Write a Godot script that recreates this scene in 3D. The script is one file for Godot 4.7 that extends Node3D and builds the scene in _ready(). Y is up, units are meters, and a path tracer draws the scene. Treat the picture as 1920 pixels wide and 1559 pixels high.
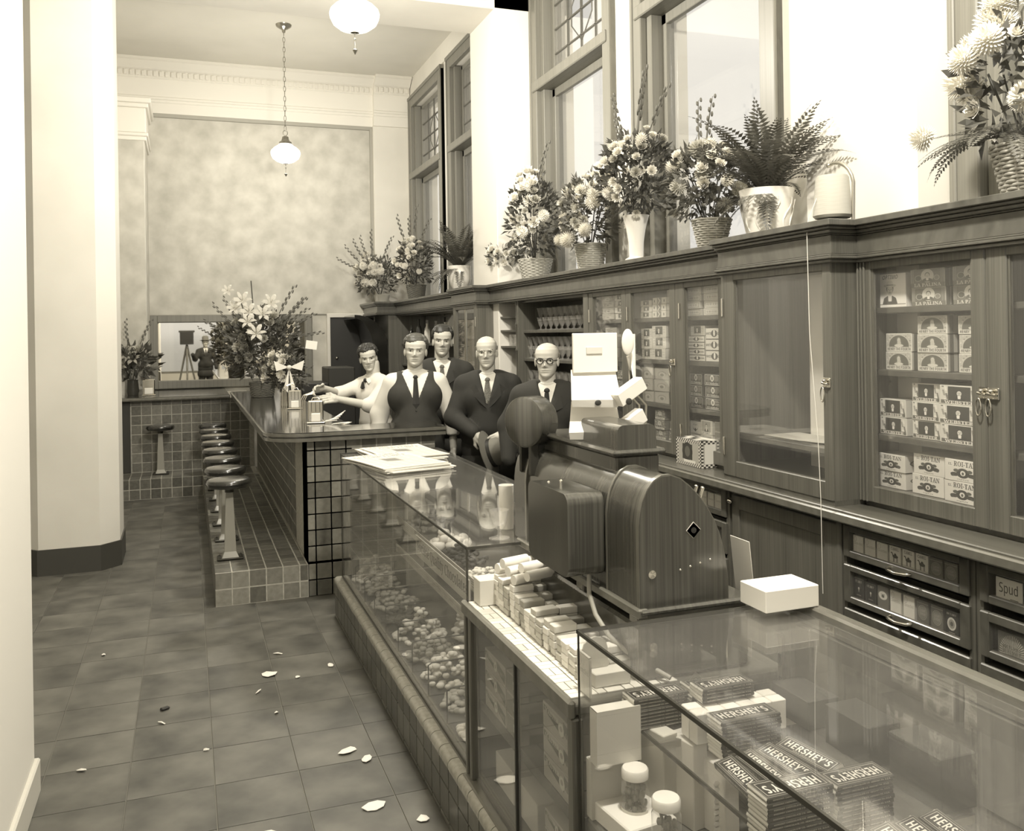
extends Node3D
# A 1930s soda fountain and cigar store, seen from the front of the shop.
# World: -z runs to the back wall, x to the window wall on the right, y up; the lens stands at (0, 1.72, 0).

var M := {}
var T := {}
var taken := {}
var rng := RandomNumberGenerator.new()
var fnt := {}

# ---------------------------------------------------------------- mesh builder
class MB:
	var v := PackedVector3Array()
	var n := PackedVector3Array()
	var u := PackedVector2Array()
	var c := PackedColorArray()
	var col := Color(1, 1, 1)
	func put(p: Vector3, nn: Vector3, uv := Vector2.ZERO) -> void:
		v.append(p); n.append(nn); u.append(uv); c.append(col)
	func tri(a: Vector3, b: Vector3, d: Vector3, ua := Vector2.ZERO, ub := Vector2.ZERO, ud := Vector2.ZERO) -> void:
		var nn := (d - a).cross(b - a).normalized()
		put(a, nn, ua); put(b, nn, ub); put(d, nn, ud)
	func quad(a: Vector3, b: Vector3, d: Vector3, e: Vector3, r := Rect2(0, 0, 1, 1)) -> void:
		# a b d e clockwise seen from outside; a is the top left of the uv rectangle
		tri(a, b, d, r.position, r.position + Vector2(r.size.x, 0), r.end)
		tri(a, d, e, r.position, r.end, r.position + Vector2(0, r.size.y))
	func box(lo: Vector3, hi: Vector3, b := 0.0, xf := Transform3D()) -> void:
		var s := (hi - lo) * 0.5
		var m := (hi + lo) * 0.5
		b = minf(b, minf(s.x, minf(s.y, s.z)) * 0.98)
		var ax := [Vector3(1, 0, 0), Vector3(0, 1, 0), Vector3(0, 0, 1)]
		for i in 3:
			for sg in [-1.0, 1.0]:
				var nn: Vector3 = ax[i] * sg
				var p: Vector3 = ax[(i + 1) % 3]
				var q: Vector3 = ax[(i + 2) % 3] * sg
				var sp: float = s[(i + 1) % 3] - b
				var sq: float = s[(i + 2) % 3] - b
				var o: Vector3 = nn * s[i]
				var pts := [o - p * sp - q * sq, o - p * sp + q * sq, o + p * sp + q * sq, o + p * sp - q * sq]
				quad(xf * (m + pts[0]), xf * (m + pts[1]), xf * (m + pts[2]), xf * (m + pts[3]))
		if b > 0.0:
			for i in 3:
				var j := (i + 1) % 3
				var k := (i + 2) % 3
				for sj in [-1.0, 1.0]:
					for sk in [-1.0, 1.0]:
						var a0 := Vector3.ZERO
						var a1 := Vector3.ZERO
						a0[j] = sj * s[j]; a0[k] = sk * (s[k] - b)
						a1[j] = sj * (s[j] - b); a1[k] = sk * s[k]
						var e := Vector3.ZERO
						e[i] = s[i] - b
						if sj * sk > 0:
							quad(xf * (m + a0 - e), xf * (m + a0 + e), xf * (m + a1 + e), xf * (m + a1 - e))
						else:
							quad(xf * (m + a1 - e), xf * (m + a1 + e), xf * (m + a0 + e), xf * (m + a0 - e))
			for sx in [-1.0, 1.0]:
				for sy in [-1.0, 1.0]:
					for sz in [-1.0, 1.0]:
						var pa := m + Vector3(sx * s.x, sy * (s.y - b), sz * (s.z - b))
						var pb := m + Vector3(sx * (s.x - b), sy * s.y, sz * (s.z - b))
						var pc := m + Vector3(sx * (s.x - b), sy * (s.y - b), sz * s.z)
						if sx * sy * sz > 0:
							tri(xf * pa, xf * pc, xf * pb)
						else:
							tri(xf * pa, xf * pb, xf * pc)
	func lathe(prof: Array, segs := 24, xf := Transform3D(), squash := Vector2(1, 1), sharp := 0.7) -> void:
		# profile of Vector2(radius, height) from bottom to top
		var k := prof.size()
		var nr := []
		for i in k - 1:
			var d: Vector2 = prof[i + 1] - prof[i]
			nr.append(Vector2(d.y, -d.x).normalized())
		for i in k - 1:
			var n0: Vector2 = nr[i]
			var n1: Vector2 = nr[i]
			if i > 0 and nr[i].dot(nr[i - 1]) > sharp: n0 = (nr[i] + nr[i - 1]).normalized()
			if i < k - 2 and nr[i].dot(nr[i + 1]) > sharp: n1 = (nr[i] + nr[i + 1]).normalized()
			for j in segs:
				var a := TAU * j / segs
				var b := TAU * (j + 1) / segs
				var ca := Vector2(cos(a), sin(a))
				var cb := Vector2(cos(b), sin(b))
				var p0: Vector2 = prof[i]
				var p1: Vector2 = prof[i + 1]
				var q := []
				for w in [[ca, p0, n0, j], [ca, p1, n1, j], [cb, p1, n1, j + 1], [cb, p0, n0, j + 1]]:
					var pos := Vector3(w[0].x * w[1].x * squash.x, w[1].y, w[0].y * w[1].x * squash.y)
					var nn := Vector3(w[0].x * w[2].x, w[2].y, w[0].y * w[2].x)
					q.append([xf * pos, (xf.basis * nn).normalized(), Vector2(float(w[3]) / segs, 1.0 - w[1].y)])
				if p1.x > 1e-6:
					for t in [0, 2, 1]: put(q[t][0], q[t][1], q[t][2])
				if p0.x > 1e-6:
					for t in [0, 3, 2]: put(q[t][0], q[t][1], q[t][2])
	func tube(pts: Array, r, segs := 8, caps := true) -> void:
		# r: one radius or a list of them
		var k := pts.size()
		var up := Vector3.UP
		var rings := []
		var side := Vector3.ZERO
		for i in k:
			var d: Vector3 = (pts[mini(i + 1, k - 1)] - pts[maxi(i - 1, 0)]).normalized()
			if side == Vector3.ZERO:
				side = d.cross(up)
				if side.length() < 0.05: side = d.cross(Vector3.RIGHT)
			side = (side - d * side.dot(d)).normalized()
			var other := d.cross(side)
			var rr: float = r if not r is Array else r[i]
			var ring := []
			for j in segs:
				var a := TAU * j / segs
				var nn := side * cos(a) + other * sin(a)
				ring.append([pts[i] + nn * rr, nn])
			rings.append(ring)
		for i in k - 1:
			for j in segs:
				var a: Array = rings[i][j]
				var b: Array = rings[i + 1][j]
				var d: Array = rings[i + 1][(j + 1) % segs]
				var e: Array = rings[i][(j + 1) % segs]
				put(a[0], a[1]); put(b[0], b[1]); put(d[0], d[1])
				put(a[0], a[1]); put(d[0], d[1]); put(e[0], e[1])
		if caps:
			for j in range(1, segs - 1):
				tri(rings[0][0][0], rings[0][j + 1][0], rings[0][j][0])
				tri(rings[k - 1][0][0], rings[k - 1][j][0], rings[k - 1][j + 1][0])
	func prism(poly: Array, d0: float, d1: float, xf := Transform3D(), smooth := false) -> void:
		# polygon of Vector2 (counter-clockwise seen from +z) pushed from z = d0 to d1
		var pk := PackedVector2Array(poly)
		if Geometry2D.is_polygon_clockwise(pk) == false:
			pass
		var area := 0.0
		for i in pk.size():
			area += pk[i].cross(pk[(i + 1) % pk.size()])
		if area < 0: pk.reverse()
		var t := Geometry2D.triangulate_polygon(pk)
		for i in range(0, t.size(), 3):
			var a := pk[t[i]]; var b := pk[t[i + 1]]; var d := pk[t[i + 2]]
			if (b - a).cross(d - a) < 0:
				var w := b; b = d; d = w
			tri(xf * Vector3(a.x, a.y, d1), xf * Vector3(d.x, d.y, d1), xf * Vector3(b.x, b.y, d1))
			tri(xf * Vector3(a.x, a.y, d0), xf * Vector3(b.x, b.y, d0), xf * Vector3(d.x, d.y, d0))
		var k := pk.size()
		for i in k:
			var a := pk[i]; var b := pk[(i + 1) % k]
			var e := (b - a).normalized()
			var na := Vector2(e.y, -e.x)
			var nb := na
			if smooth:
				var ep := (a - pk[(i + k - 1) % k]).normalized()
				var en := (pk[(i + 2) % k] - b).normalized()
				if ep.dot(e) > 0.7: na = Vector2((ep + e).y, -(ep + e).x).normalized()
				if en.dot(e) > 0.7: nb = Vector2((en + e).y, -(en + e).x).normalized()
			var NA := (xf.basis * Vector3(na.x, na.y, 0)).normalized()
			var NB := (xf.basis * Vector3(nb.x, nb.y, 0)).normalized()
			var P := [xf * Vector3(a.x, a.y, d0), xf * Vector3(a.x, a.y, d1), xf * Vector3(b.x, b.y, d1), xf * Vector3(b.x, b.y, d0)]
			put(P[0], NA); put(P[1], NA); put(P[2], NB)
			put(P[0], NA); put(P[2], NB); put(P[3], NB)
	func ball(ctr: Vector3, r: Vector3, segs := 10, rings := 6, xf := Transform3D()) -> void:
		for i in rings:
			var t0 := PI * i / rings
			var t1 := PI * (i + 1) / rings
			for j in segs:
				var a := TAU * j / segs
				var b := TAU * (j + 1) / segs
				var q := []
				for w in [[t0, a], [t0, b], [t1, b], [t1, a]]:
					var d := Vector3(sin(w[0]) * cos(w[1]), cos(w[0]), sin(w[0]) * sin(w[1]))
					q.append([xf * (ctr + d * r), (xf.basis * (d / r)).normalized()])
				if i > 0:
					for t in [0, 2, 1]: put(q[t][0], q[t][1])
				if i < rings - 1:
					for t in [0, 3, 2]: put(q[t][0], q[t][1])
	func mesh(colored := false) -> ArrayMesh:
		var a := []
		a.resize(Mesh.ARRAY_MAX)
		a[Mesh.ARRAY_VERTEX] = v
		a[Mesh.ARRAY_NORMAL] = n
		a[Mesh.ARRAY_TEX_UV] = u
		if colored: a[Mesh.ARRAY_COLOR] = c
		var m := ArrayMesh.new()
		m.add_surface_from_arrays(Mesh.PRIMITIVE_TRIANGLES, a)
		return m

# ---------------------------------------------------------------- nodes
func numbered(nm: String) -> String:
	if not taken.has(nm):
		taken[nm] = 0
		return nm
	taken[nm] += 1
	return "%s_%03d" % [nm, taken[nm]]

func tag(o: Node, label: String, cat: String, group := "", kind := "") -> Node:
	if label: o.set_meta("label", label)
	if cat: o.set_meta("category", cat)
	if group: o.set_meta("group", group)
	if kind: o.set_meta("kind", kind)
	return o

func mi(nm: String, mesh: Mesh, m: Material, par: Node = null, xf := Transform3D()) -> MeshInstance3D:
	var o := MeshInstance3D.new()
	o.mesh = mesh
	if m: o.material_override = m
	if par == null or par == self:
		o.name = numbered(nm)
		add_child(o)
	else:
		o.name = nm
		par.add_child(o, true)
	o.transform = xf
	return o

func thing(nm: String, label: String, cat: String, at := Vector3.ZERO, turn := 0.0, group := "") -> Node3D:
	var o := Node3D.new()
	o.name = numbered(nm)
	add_child(o)
	o.position = at
	o.rotation.y = turn
	tag(o, label, cat, group)
	return o

func struct(nm: String, mesh: Mesh, m: Material, label: String) -> MeshInstance3D:
	var o := mi(nm, mesh, m)
	o.set_meta("kind", "structure")
	o.set_meta("label", label)
	return o

func group_struct(nm: String, label: String) -> Node3D:
	var o := Node3D.new()
	o.name = numbered(nm)
	add_child(o)
	o.set_meta("kind", "structure")
	o.set_meta("label", label)
	return o

func dup(o: Node3D, at: Vector3, turn := 0.0, label := "", group := "") -> Node3D:
	var r: Node3D = o.duplicate()
	var base := String(o.name)
	if base.length() > 4 and base[base.length() - 4] == "_" and base.right(3).is_valid_int(): base = base.left(base.length() - 4)
	r.name = numbered(base)
	add_child(r)
	r.position = at
	r.rotation.y = turn
	if label: r.set_meta("label", label)
	if group: r.set_meta("group", group)
	return r

func bxm(lo: Vector3, hi: Vector3, b := 0.0) -> ArrayMesh:
	var k := MB.new()
	k.box(lo, hi, b)
	return k.mesh()

func lathm(prof: Array, segs := 24) -> ArrayMesh:
	var k := MB.new()
	k.lathe(prof, segs)
	return k.mesh()

func at3(x: float, y: float, z: float, turn := 0.0) -> Transform3D:
	return Transform3D(Basis(Vector3.UP, turn), Vector3(x, y, z))

func V(x: float, y: float, z: float) -> Vector3:
	return Vector3(x, y, z)

# ---------------------------------------------------------------- colour, materials, textures
func tone(l: float, a := 1.0) -> Color:
	# a linear reflectance in the warm brown-grey of the print
	var k := Color(minf(1, l * 1.035), l, l * (0.84 + 0.10 * l)).linear_to_srgb()
	k.a = a
	return k

func mat(key: String, l: float, rough := 0.6, opt := {}) -> StandardMaterial3D:
	var m := StandardMaterial3D.new()
	m.resource_name = key
	m.albedo_color = tone(l)
	m.roughness = rough
	m.metallic = opt.get("metal", 0.0)
	m.metallic_specular = opt.get("spec", 0.5)
	if opt.has("tex"):
		m.albedo_color = Color(1, 1, 1)
		m.albedo_texture = opt.tex
	if opt.has("tri"):
		m.uv1_triplanar = true
		m.uv1_world_triplanar = opt.get("world", true)
		m.uv1_scale = opt.tri
		m.uv1_triplanar_sharpness = 8.0
	if opt.has("normal"):
		m.normal_enabled = true
		m.normal_texture = opt.normal
		m.normal_scale = opt.get("nscale", 0.5)
	if opt.has("coat"):
		m.clearcoat_enabled = true
		m.clearcoat = opt.coat
		m.clearcoat_roughness = opt.get("coat_rough", 0.15)
	if opt.has("alpha"):
		m.transparency = BaseMaterial3D.TRANSPARENCY_ALPHA
		m.albedo_color.a = opt.alpha
	if opt.has("glow"):
		m.emission_enabled = true
		m.emission = tone(1.0)
		m.emission_energy_multiplier = opt.glow
	if opt.has("vcol"):
		m.vertex_color_use_as_albedo = true
		m.albedo_color = Color(1, 1, 1)
	if opt.has("back"):
		m.backlight_enabled = true
		m.backlight = tone(opt.back)
	if opt.has("rim"):
		m.rim_enabled = true
		m.rim = opt.rim
	M[key] = m
	return m

func noise_tex(seed_: int, freq: float, lo: float, hi: float, size := 256, octaves := 4, power := 1.0, stretch := 1) -> ImageTexture:
	# mottled tones between two reflectances
	var f := FastNoiseLite.new()
	f.seed = seed_
	f.frequency = freq
	f.fractal_octaves = octaves
	f.noise_type = FastNoiseLite.TYPE_SIMPLEX_SMOOTH
	var im := f.get_seamless_image(size, size)
	var out := Image.create(size, size, false, Image.FORMAT_RGB8)
	var ramp := []
	for i in 256:
		ramp.append(tone(lo + (hi - lo) * pow(i / 255.0, power)))
	for y in size:
		for x in size:
			out.set_pixel(x, y, ramp[int(im.get_pixel(x, y).r * 255.0)])
	return ImageTexture.create_from_image(out)

func wood_tex(seed_: int, lo: float, hi: float, size := 256) -> ImageTexture:
	# straight grain: fine streaks along v with a few broad darker bands
	var f := FastNoiseLite.new()
	f.seed = seed_
	f.frequency = 0.055
	f.fractal_octaves = 4
	var g := FastNoiseLite.new()
	g.seed = seed_ + 7
	g.frequency = 0.012
	var out := Image.create(size, size, false, Image.FORMAT_RGB8)
	for x in size:
		for y in size:
			var a := TAU * y / size
			var yy := 14.0 * sin(a)
			var zz := 14.0 * cos(a)
			var xa := TAU * x / size
			var s := f.get_noise_3d(cos(xa) * 90.0 + yy * 0.3, sin(xa) * 90.0 + zz * 0.3, yy * 0.5) * 0.5 + 0.5
			var b := g.get_noise_3d(cos(xa) * 60.0, sin(xa) * 60.0, yy * 0.8) * 0.5 + 0.5
			var w := clampf(s * 0.75 + b * 0.45 - 0.1, 0.0, 1.0)
			out.set_pixel(x, y, tone(lo + (hi - lo) * w))
	return ImageTexture.create_from_image(out)

# ---------------------------------------------------------------- print: lettering drawn into an image
func font(kind: String) -> Font:
	if not fnt.has(kind):
		var f := SystemFont.new()
		f.font_names = PackedStringArray([kind.get_slice("/", 0)])
		if kind.contains("/b"): f.font_weight = 700
		if kind.contains("/i"): f.font_italic = true
		fnt[kind] = f
	return fnt[kind]

func put_tri(im: Image, a: Vector2, b: Vector2, d: Vector2, col: Color) -> void:
	var w := im.get_width()
	var h := im.get_height()
	var x0 := clampi(int(floor(minf(a.x, minf(b.x, d.x)))), 0, w - 1)
	var x1 := clampi(int(ceil(maxf(a.x, maxf(b.x, d.x)))), 0, w - 1)
	var y0 := clampi(int(floor(minf(a.y, minf(b.y, d.y)))), 0, h - 1)
	var y1 := clampi(int(ceil(maxf(a.y, maxf(b.y, d.y)))), 0, h - 1)
	var area := (b - a).cross(d - a)
	if absf(area) < 1e-6: return
	var sg := signf(area)
	for y in range(y0, y1 + 1):
		for x in range(x0, x1 + 1):
			var p := Vector2(x + 0.5, y + 0.5)
			if (b - a).cross(p - a) * sg >= -0.01 and (d - b).cross(p - b) * sg >= -0.01 and (a - d).cross(p - d) * sg >= -0.01:
				im.set_pixel(x, y, col)

func letters(im: Image, s: String, r: Rect2, col: Color, kind := "Droid Sans/b", slant := 0.0) -> void:
	# the text fills the rectangle r (pixels)
	var t := TextMesh.new()
	t.font = font(kind)
	t.font_size = 48
	t.pixel_size = 1.0
	t.depth = 0.0
	t.curve_step = 3.0
	t.text = s
	var ar := t.get_mesh_arrays()
	if ar.is_empty() or ar[Mesh.ARRAY_VERTEX].size() == 0: return
	var vs: PackedVector3Array = ar[Mesh.ARRAY_VERTEX]
	var ix: PackedInt32Array = ar[Mesh.ARRAY_INDEX]
	var lo := Vector2(1e9, 1e9)
	var hi := Vector2(-1e9, -1e9)
	for p in vs:
		lo = lo.min(Vector2(p.x, -p.y)); hi = hi.max(Vector2(p.x, -p.y))
	var sc := r.size / (hi - lo)
	for i in range(0, ix.size(), 3):
		var q := []
		for j in 3:
			var p := vs[ix[i + j]]
			var w := (Vector2(p.x, -p.y) - lo) * sc
			q.append(r.position + w + Vector2(slant * (r.size.y - w.y), 0))
		put_tri(im, q[0], q[1], q[2], col)

func oval(im: Image, ctr: Vector2, rad: Vector2, col: Color) -> void:
	for y in range(maxi(0, int(ctr.y - rad.y)), mini(im.get_height(), int(ctr.y + rad.y) + 1)):
		for x in range(maxi(0, int(ctr.x - rad.x)), mini(im.get_width(), int(ctr.x + rad.x) + 1)):
			var d := (Vector2(x + 0.5, y + 0.5) - ctr) / rad
			if d.length_squared() <= 1.0: im.set_pixel(x, y, col)

func ring(im: Image, ctr: Vector2, rad: Vector2, w: float, col: Color, fill: Color) -> void:
	oval(im, ctr, rad, col)
	oval(im, ctr, rad - Vector2(w, w), fill)

func poly(im: Image, pts: Array, col: Color) -> void:
	var t := Geometry2D.triangulate_polygon(PackedVector2Array(pts))
	for i in range(0, t.size(), 3): put_tri(im, pts[t[i]], pts[t[i + 1]], pts[t[i + 2]], col)

func rect(im: Image, x: float, y: float, w: float, h: float, col: Color) -> void:
	im.fill_rect(Rect2i(int(x), int(y), int(maxf(w, 1)), int(maxf(h, 1))), col)

func frame(im: Image, x: float, y: float, w: float, h: float, t: float, col: Color) -> void:
	rect(im, x, y, w, t, col); rect(im, x, y + h - t, w, t, col); rect(im, x, y, t, h, col); rect(im, x + w - t, y, t, h, col)

func img(w: int, h: int, l: float) -> Image:
	var im := Image.create(w, h, false, Image.FORMAT_RGB8)
	im.fill(tone(l))
	return im

func bust(im: Image, ctr: Vector2, s: float, hat: bool, dark: float, light: float) -> void:
	# a printed portrait: shoulders, shirt, head, hair
	var d := tone(dark)
	var l := tone(light)
	poly(im, [ctr + Vector2(-0.75, 1.0) * s, ctr + Vector2(-0.6, 0.55) * s, ctr + Vector2(-0.2, 0.35) * s, ctr + Vector2(0.2, 0.35) * s, ctr + Vector2(0.6, 0.55) * s, ctr + Vector2(0.75, 1.0) * s], d)
	poly(im, [ctr + Vector2(-0.2, 0.3) * s, ctr + Vector2(0.2, 0.3) * s, ctr + Vector2(0.16, 0.8) * s, ctr + Vector2(-0.16, 0.8) * s], tone(minf(0.85, light * 1.3)))
	oval(im, ctr + Vector2(0, -0.22) * s, Vector2(0.36, 0.46) * s, d)
	oval(im, ctr + Vector2(0, -0.08) * s, Vector2(0.28, 0.42) * s, l)
	rect(im, ctr.x - 0.17 * s, ctr.y - 0.16 * s, 0.12 * s, 0.05 * s, d)
	rect(im, ctr.x + 0.06 * s, ctr.y - 0.16 * s, 0.12 * s, 0.05 * s, d)
	rect(im, ctr.x - 0.02 * s, ctr.y - 0.1 * s, 0.05 * s, 0.14 * s, tone(dark * 1.8))
	rect(im, ctr.x - 0.1 * s, ctr.y + 0.12 * s, 0.2 * s, 0.05 * s, d)
	if hat:
		oval(im, ctr + Vector2(0, -0.42) * s, Vector2(0.62, 0.14) * s, tone(light * 0.9))
		oval(im, ctr + Vector2(0, -0.58) * s, Vector2(0.32, 0.26) * s, tone(light * 1.1))
		rect(im, ctr.x - 0.32 * s, ctr.y - 0.5 * s, 0.64 * s, 0.07 * s, d)

func tex(im: Image) -> ImageTexture:
	return ImageTexture.create_from_image(im)

func solid_text(s: String, height: float, kind := "Droid Sans/b", depth := 0.001) -> ArrayMesh:
	# lettering as thin raised shapes, centred, of the given cap height
	var t := TextMesh.new()
	t.font = font(kind)
	t.font_size = 48
	t.pixel_size = height / 34.0
	t.depth = depth
	t.curve_step = 4.0
	t.text = s
	var m := ArrayMesh.new()
	m.add_surface_from_arrays(Mesh.PRIMITIVE_TRIANGLES, t.get_mesh_arrays())
	return m

# ---------------------------------------------------------------- scene
func _ready() -> void:
	rng.seed = 1931
	view_and_light()
	make_materials()
	shell()
	windows()
	counters()
	stools()
	glass_cases()
	wall_cabinet()
	pendant_lamps()
	back_wall_things()
	register()
	goods()
	flowers()
	people()
	small_things()

func view_and_light() -> void:
	var cam := Camera3D.new()
	cam.name = "view"
	cam.projection = Camera3D.PROJECTION_FRUSTUM
	cam.near = 0.05
	cam.far = 200.0
	cam.size = 0.05 * 1559.0 / 1680.0
	cam.frustum_offset = Vector2(0, -154.0 / 1680.0 * 0.05)
	add_child(cam)
	cam.transform = Transform3D(Basis(Vector3.UP, -atan(610.0 / 1680.0)) * Basis(Vector3.BACK, -atan(0.0155)), Vector3(0, 1.72, 0))
	cam.current = true
	var we := WorldEnvironment.new()
	we.name = "air"
	var e := Environment.new()
	var sm := ProceduralSkyMaterial.new()
	sm.sky_top_color = tone(0.80)
	sm.sky_horizon_color = tone(0.86)
	sm.ground_horizon_color = tone(0.62)
	sm.ground_bottom_color = tone(0.45)
	sm.sky_energy_multiplier = 1.0
	sm.ground_energy_multiplier = 1.0
	var sk := Sky.new()
	sk.sky_material = sm
	e.background_mode = Environment.BG_SKY
	e.sky = sk
	e.background_energy_multiplier = 1.0
	e.tonemap_mode = Environment.TONE_MAPPER_LINEAR
	e.tonemap_exposure = 1.0
	e.sdfgi_enabled = true
	e.ssao_enabled = true
	e.ssil_enabled = true
	we.environment = e
	add_child(we)

const LAMPS := [Vector3(1.09, 3.80, -10.47), Vector3(1.09, 3.86, -6.0), Vector3(1.09, 3.86, -1.55)]
const LAMP_ENERGY := [3.4, 8.0, 14.0]

func make_materials() -> void:
	var plaster := noise_tex(3, 0.012, 0.40, 0.60, 512, 5)
	mat("plaster", 0.5, 0.9, {"tex": plaster, "tri": V(0.45, 0.45, 0.45)})
	mat("plaster_light", 0.66, 0.9, {"tex": noise_tex(5, 0.01, 0.62, 0.70, 256, 4), "tri": V(0.4, 0.4, 0.4)})
	mat("plaster_white", 0.74, 0.9)
	mat("ceiling", 0.6, 0.95, {"tex": noise_tex(6, 0.01, 0.55, 0.62, 256, 4), "tri": V(0.3, 0.3, 0.3)})
	mat("cornice", 0.72, 0.85)
	mat("trim_grey", 0.34, 0.6)
	mat("baseboard", 0.05, 0.5)
	mat("baseboard_cream", 0.55, 0.6)
	var wd := wood_tex(11, 0.055, 0.17)
	T.wood = wd
	mat("wood_v", 0.1, 0.34, {"tex": wd, "tri": V(5, 0.6, 5), "coat": 0.35})
	mat("wood_z", 0.1, 0.34, {"tex": wood_tex(12, 0.05, 0.14), "tri": V(0.6, 5, 5), "coat": 0.35})
	M.wood_z.uv1_scale = V(5, 5, 0.6)
	mat("wood_x", 0.1, 0.34, {"tex": T.wood, "tri": V(0.6, 5, 5), "coat": 0.35})
	mat("wood_in", 0.1, 0.6, {"tex": wood_tex(13, 0.05, 0.11), "tri": V(4, 0.6, 4)})
	mat("casing", 0.2, 0.45, {"tex": wood_tex(14, 0.13, 0.24), "tri": V(6, 0.5, 6)})
	mat("mahogany", 0.06, 0.22, {"tex": wood_tex(15, 0.022, 0.11), "tri": V(4, 0.5, 4), "coat": 0.6})
	mat("counter_top", 0.04, 0.16, {"tex": wood_tex(16, 0.02, 0.06), "tri": V(0.5, 3, 3), "coat": 0.7, "coat_rough": 0.08})
	mat("nosing", 0.14, 0.25, {"tex": wood_tex(17, 0.09, 0.19), "tri": V(0.5, 4, 0.5), "coat": 0.5})
	for i in 5: mat("tile%d" % i, [0.09, 0.125, 0.16, 0.2, 0.25][i], 0.32, {"tex": noise_tex(30 + i, 0.03, [0.07, 0.10, 0.13, 0.17, 0.21][i], [0.11, 0.15, 0.19, 0.24, 0.29][i], 128, 3), "tri": V(5, 5, 5)})
	mat("tile_cap", 0.33, 0.22, {"tex": noise_tex(36, 0.04, 0.27, 0.38, 128, 3), "tri": V(6, 6, 6)})
	mat("grout", 0.42, 0.9, {"tex": noise_tex(37, 0.05, 0.34, 0.48, 128, 3), "tri": V(4, 4, 4)})
	for i in 4: mat("floor%d" % i, 0.08, 0.55, {"tex": noise_tex(40 + i, 0.014, 0.035 + 0.006 * i, 0.125 + 0.008 * i, 256, 5), "tri": V(0.8, 0.8, 0.8)})
	mat("floor_joint", 0.17, 0.9)
	mat("glass", 0.9, 0.02, {"alpha": 0.03})
	mat("glass_edge", 0.05, 0.15)
	mat("window_glass", 0.9, 0.02, {"alpha": 0.02})
	mat("leaded_glass", 0.8, 0.05, {"alpha": 0.08})
	mat("lead", 0.1, 0.5)
	mat("mirror", 0.8, 0.015, {"metal": 1.0})
	mat("chrome", 0.75, 0.12, {"metal": 1.0})
	mat("nickel", 0.55, 0.3, {"metal": 1.0})
	mat("brass", 0.4, 0.3, {"metal": 1.0})
	mat("iron", 0.06, 0.4, {"metal": 0.6})
	mat("enamel_grey", 0.30, 0.3, {"coat": 0.4})
	mat("seat_dark", 0.03, 0.22, {"coat": 0.7})
	mat("black", 0.018, 0.45)
	mat("black_gloss", 0.015, 0.12, {"coat": 0.8})
	mat("dark", 0.035, 0.6)
	mat("white", 0.78, 0.6)
	mat("white_gloss", 0.8, 0.2, {"coat": 0.5})
	mat("paper", 0.72, 0.85)
	mat("paper_tan", 0.5, 0.85)
	mat("card", 0.62, 0.8)
	mat("cream", 0.6, 0.7)
	mat("grey_mid", 0.22, 0.6)
	mat("lamp_glow", 0.85, 0.3, {"glow": 1.0})
	mat("string", 0.7, 0.9)

# ---------------------------------------------------------------- building
func pieces(par: Node, nm: String, o: Vector3, du: Vector3, dv: Vector3, nn: Vector3, ws: Array, hs: Array, gap: float, thick: float, mats: Array, bev := 0.0015, lift := 0.0) -> void:
	# rows and columns of separate pieces, each a node of its own; du, dv, nn are unit vectors
	var b := Basis(du, dv, nn)
	var y := 0.0
	for j in hs.size():
		var x := 0.0
		for i in ws.size():
			var key := "pc%.4f_%.4f_%.4f" % [ws[i], hs[j], thick]
			if not T.has(key): T[key] = bxm(V(-ws[i] / 2 + gap / 2, -hs[j] / 2 + gap / 2, 0), V(ws[i] / 2 - gap / 2, hs[j] / 2 - gap / 2, thick), bev)
			mi(nm, T[key], mats[rng.randi() % mats.size()], par, Transform3D(b, o + du * (x + ws[i] / 2) + dv * (y + hs[j] / 2) + nn * (lift * rng.randf())))
			x += ws[i]
		y += hs[j]

func rep(v: float, n: int) -> Array:
	var a := []
	a.resize(n)
	a.fill(v)
	return a

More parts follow.
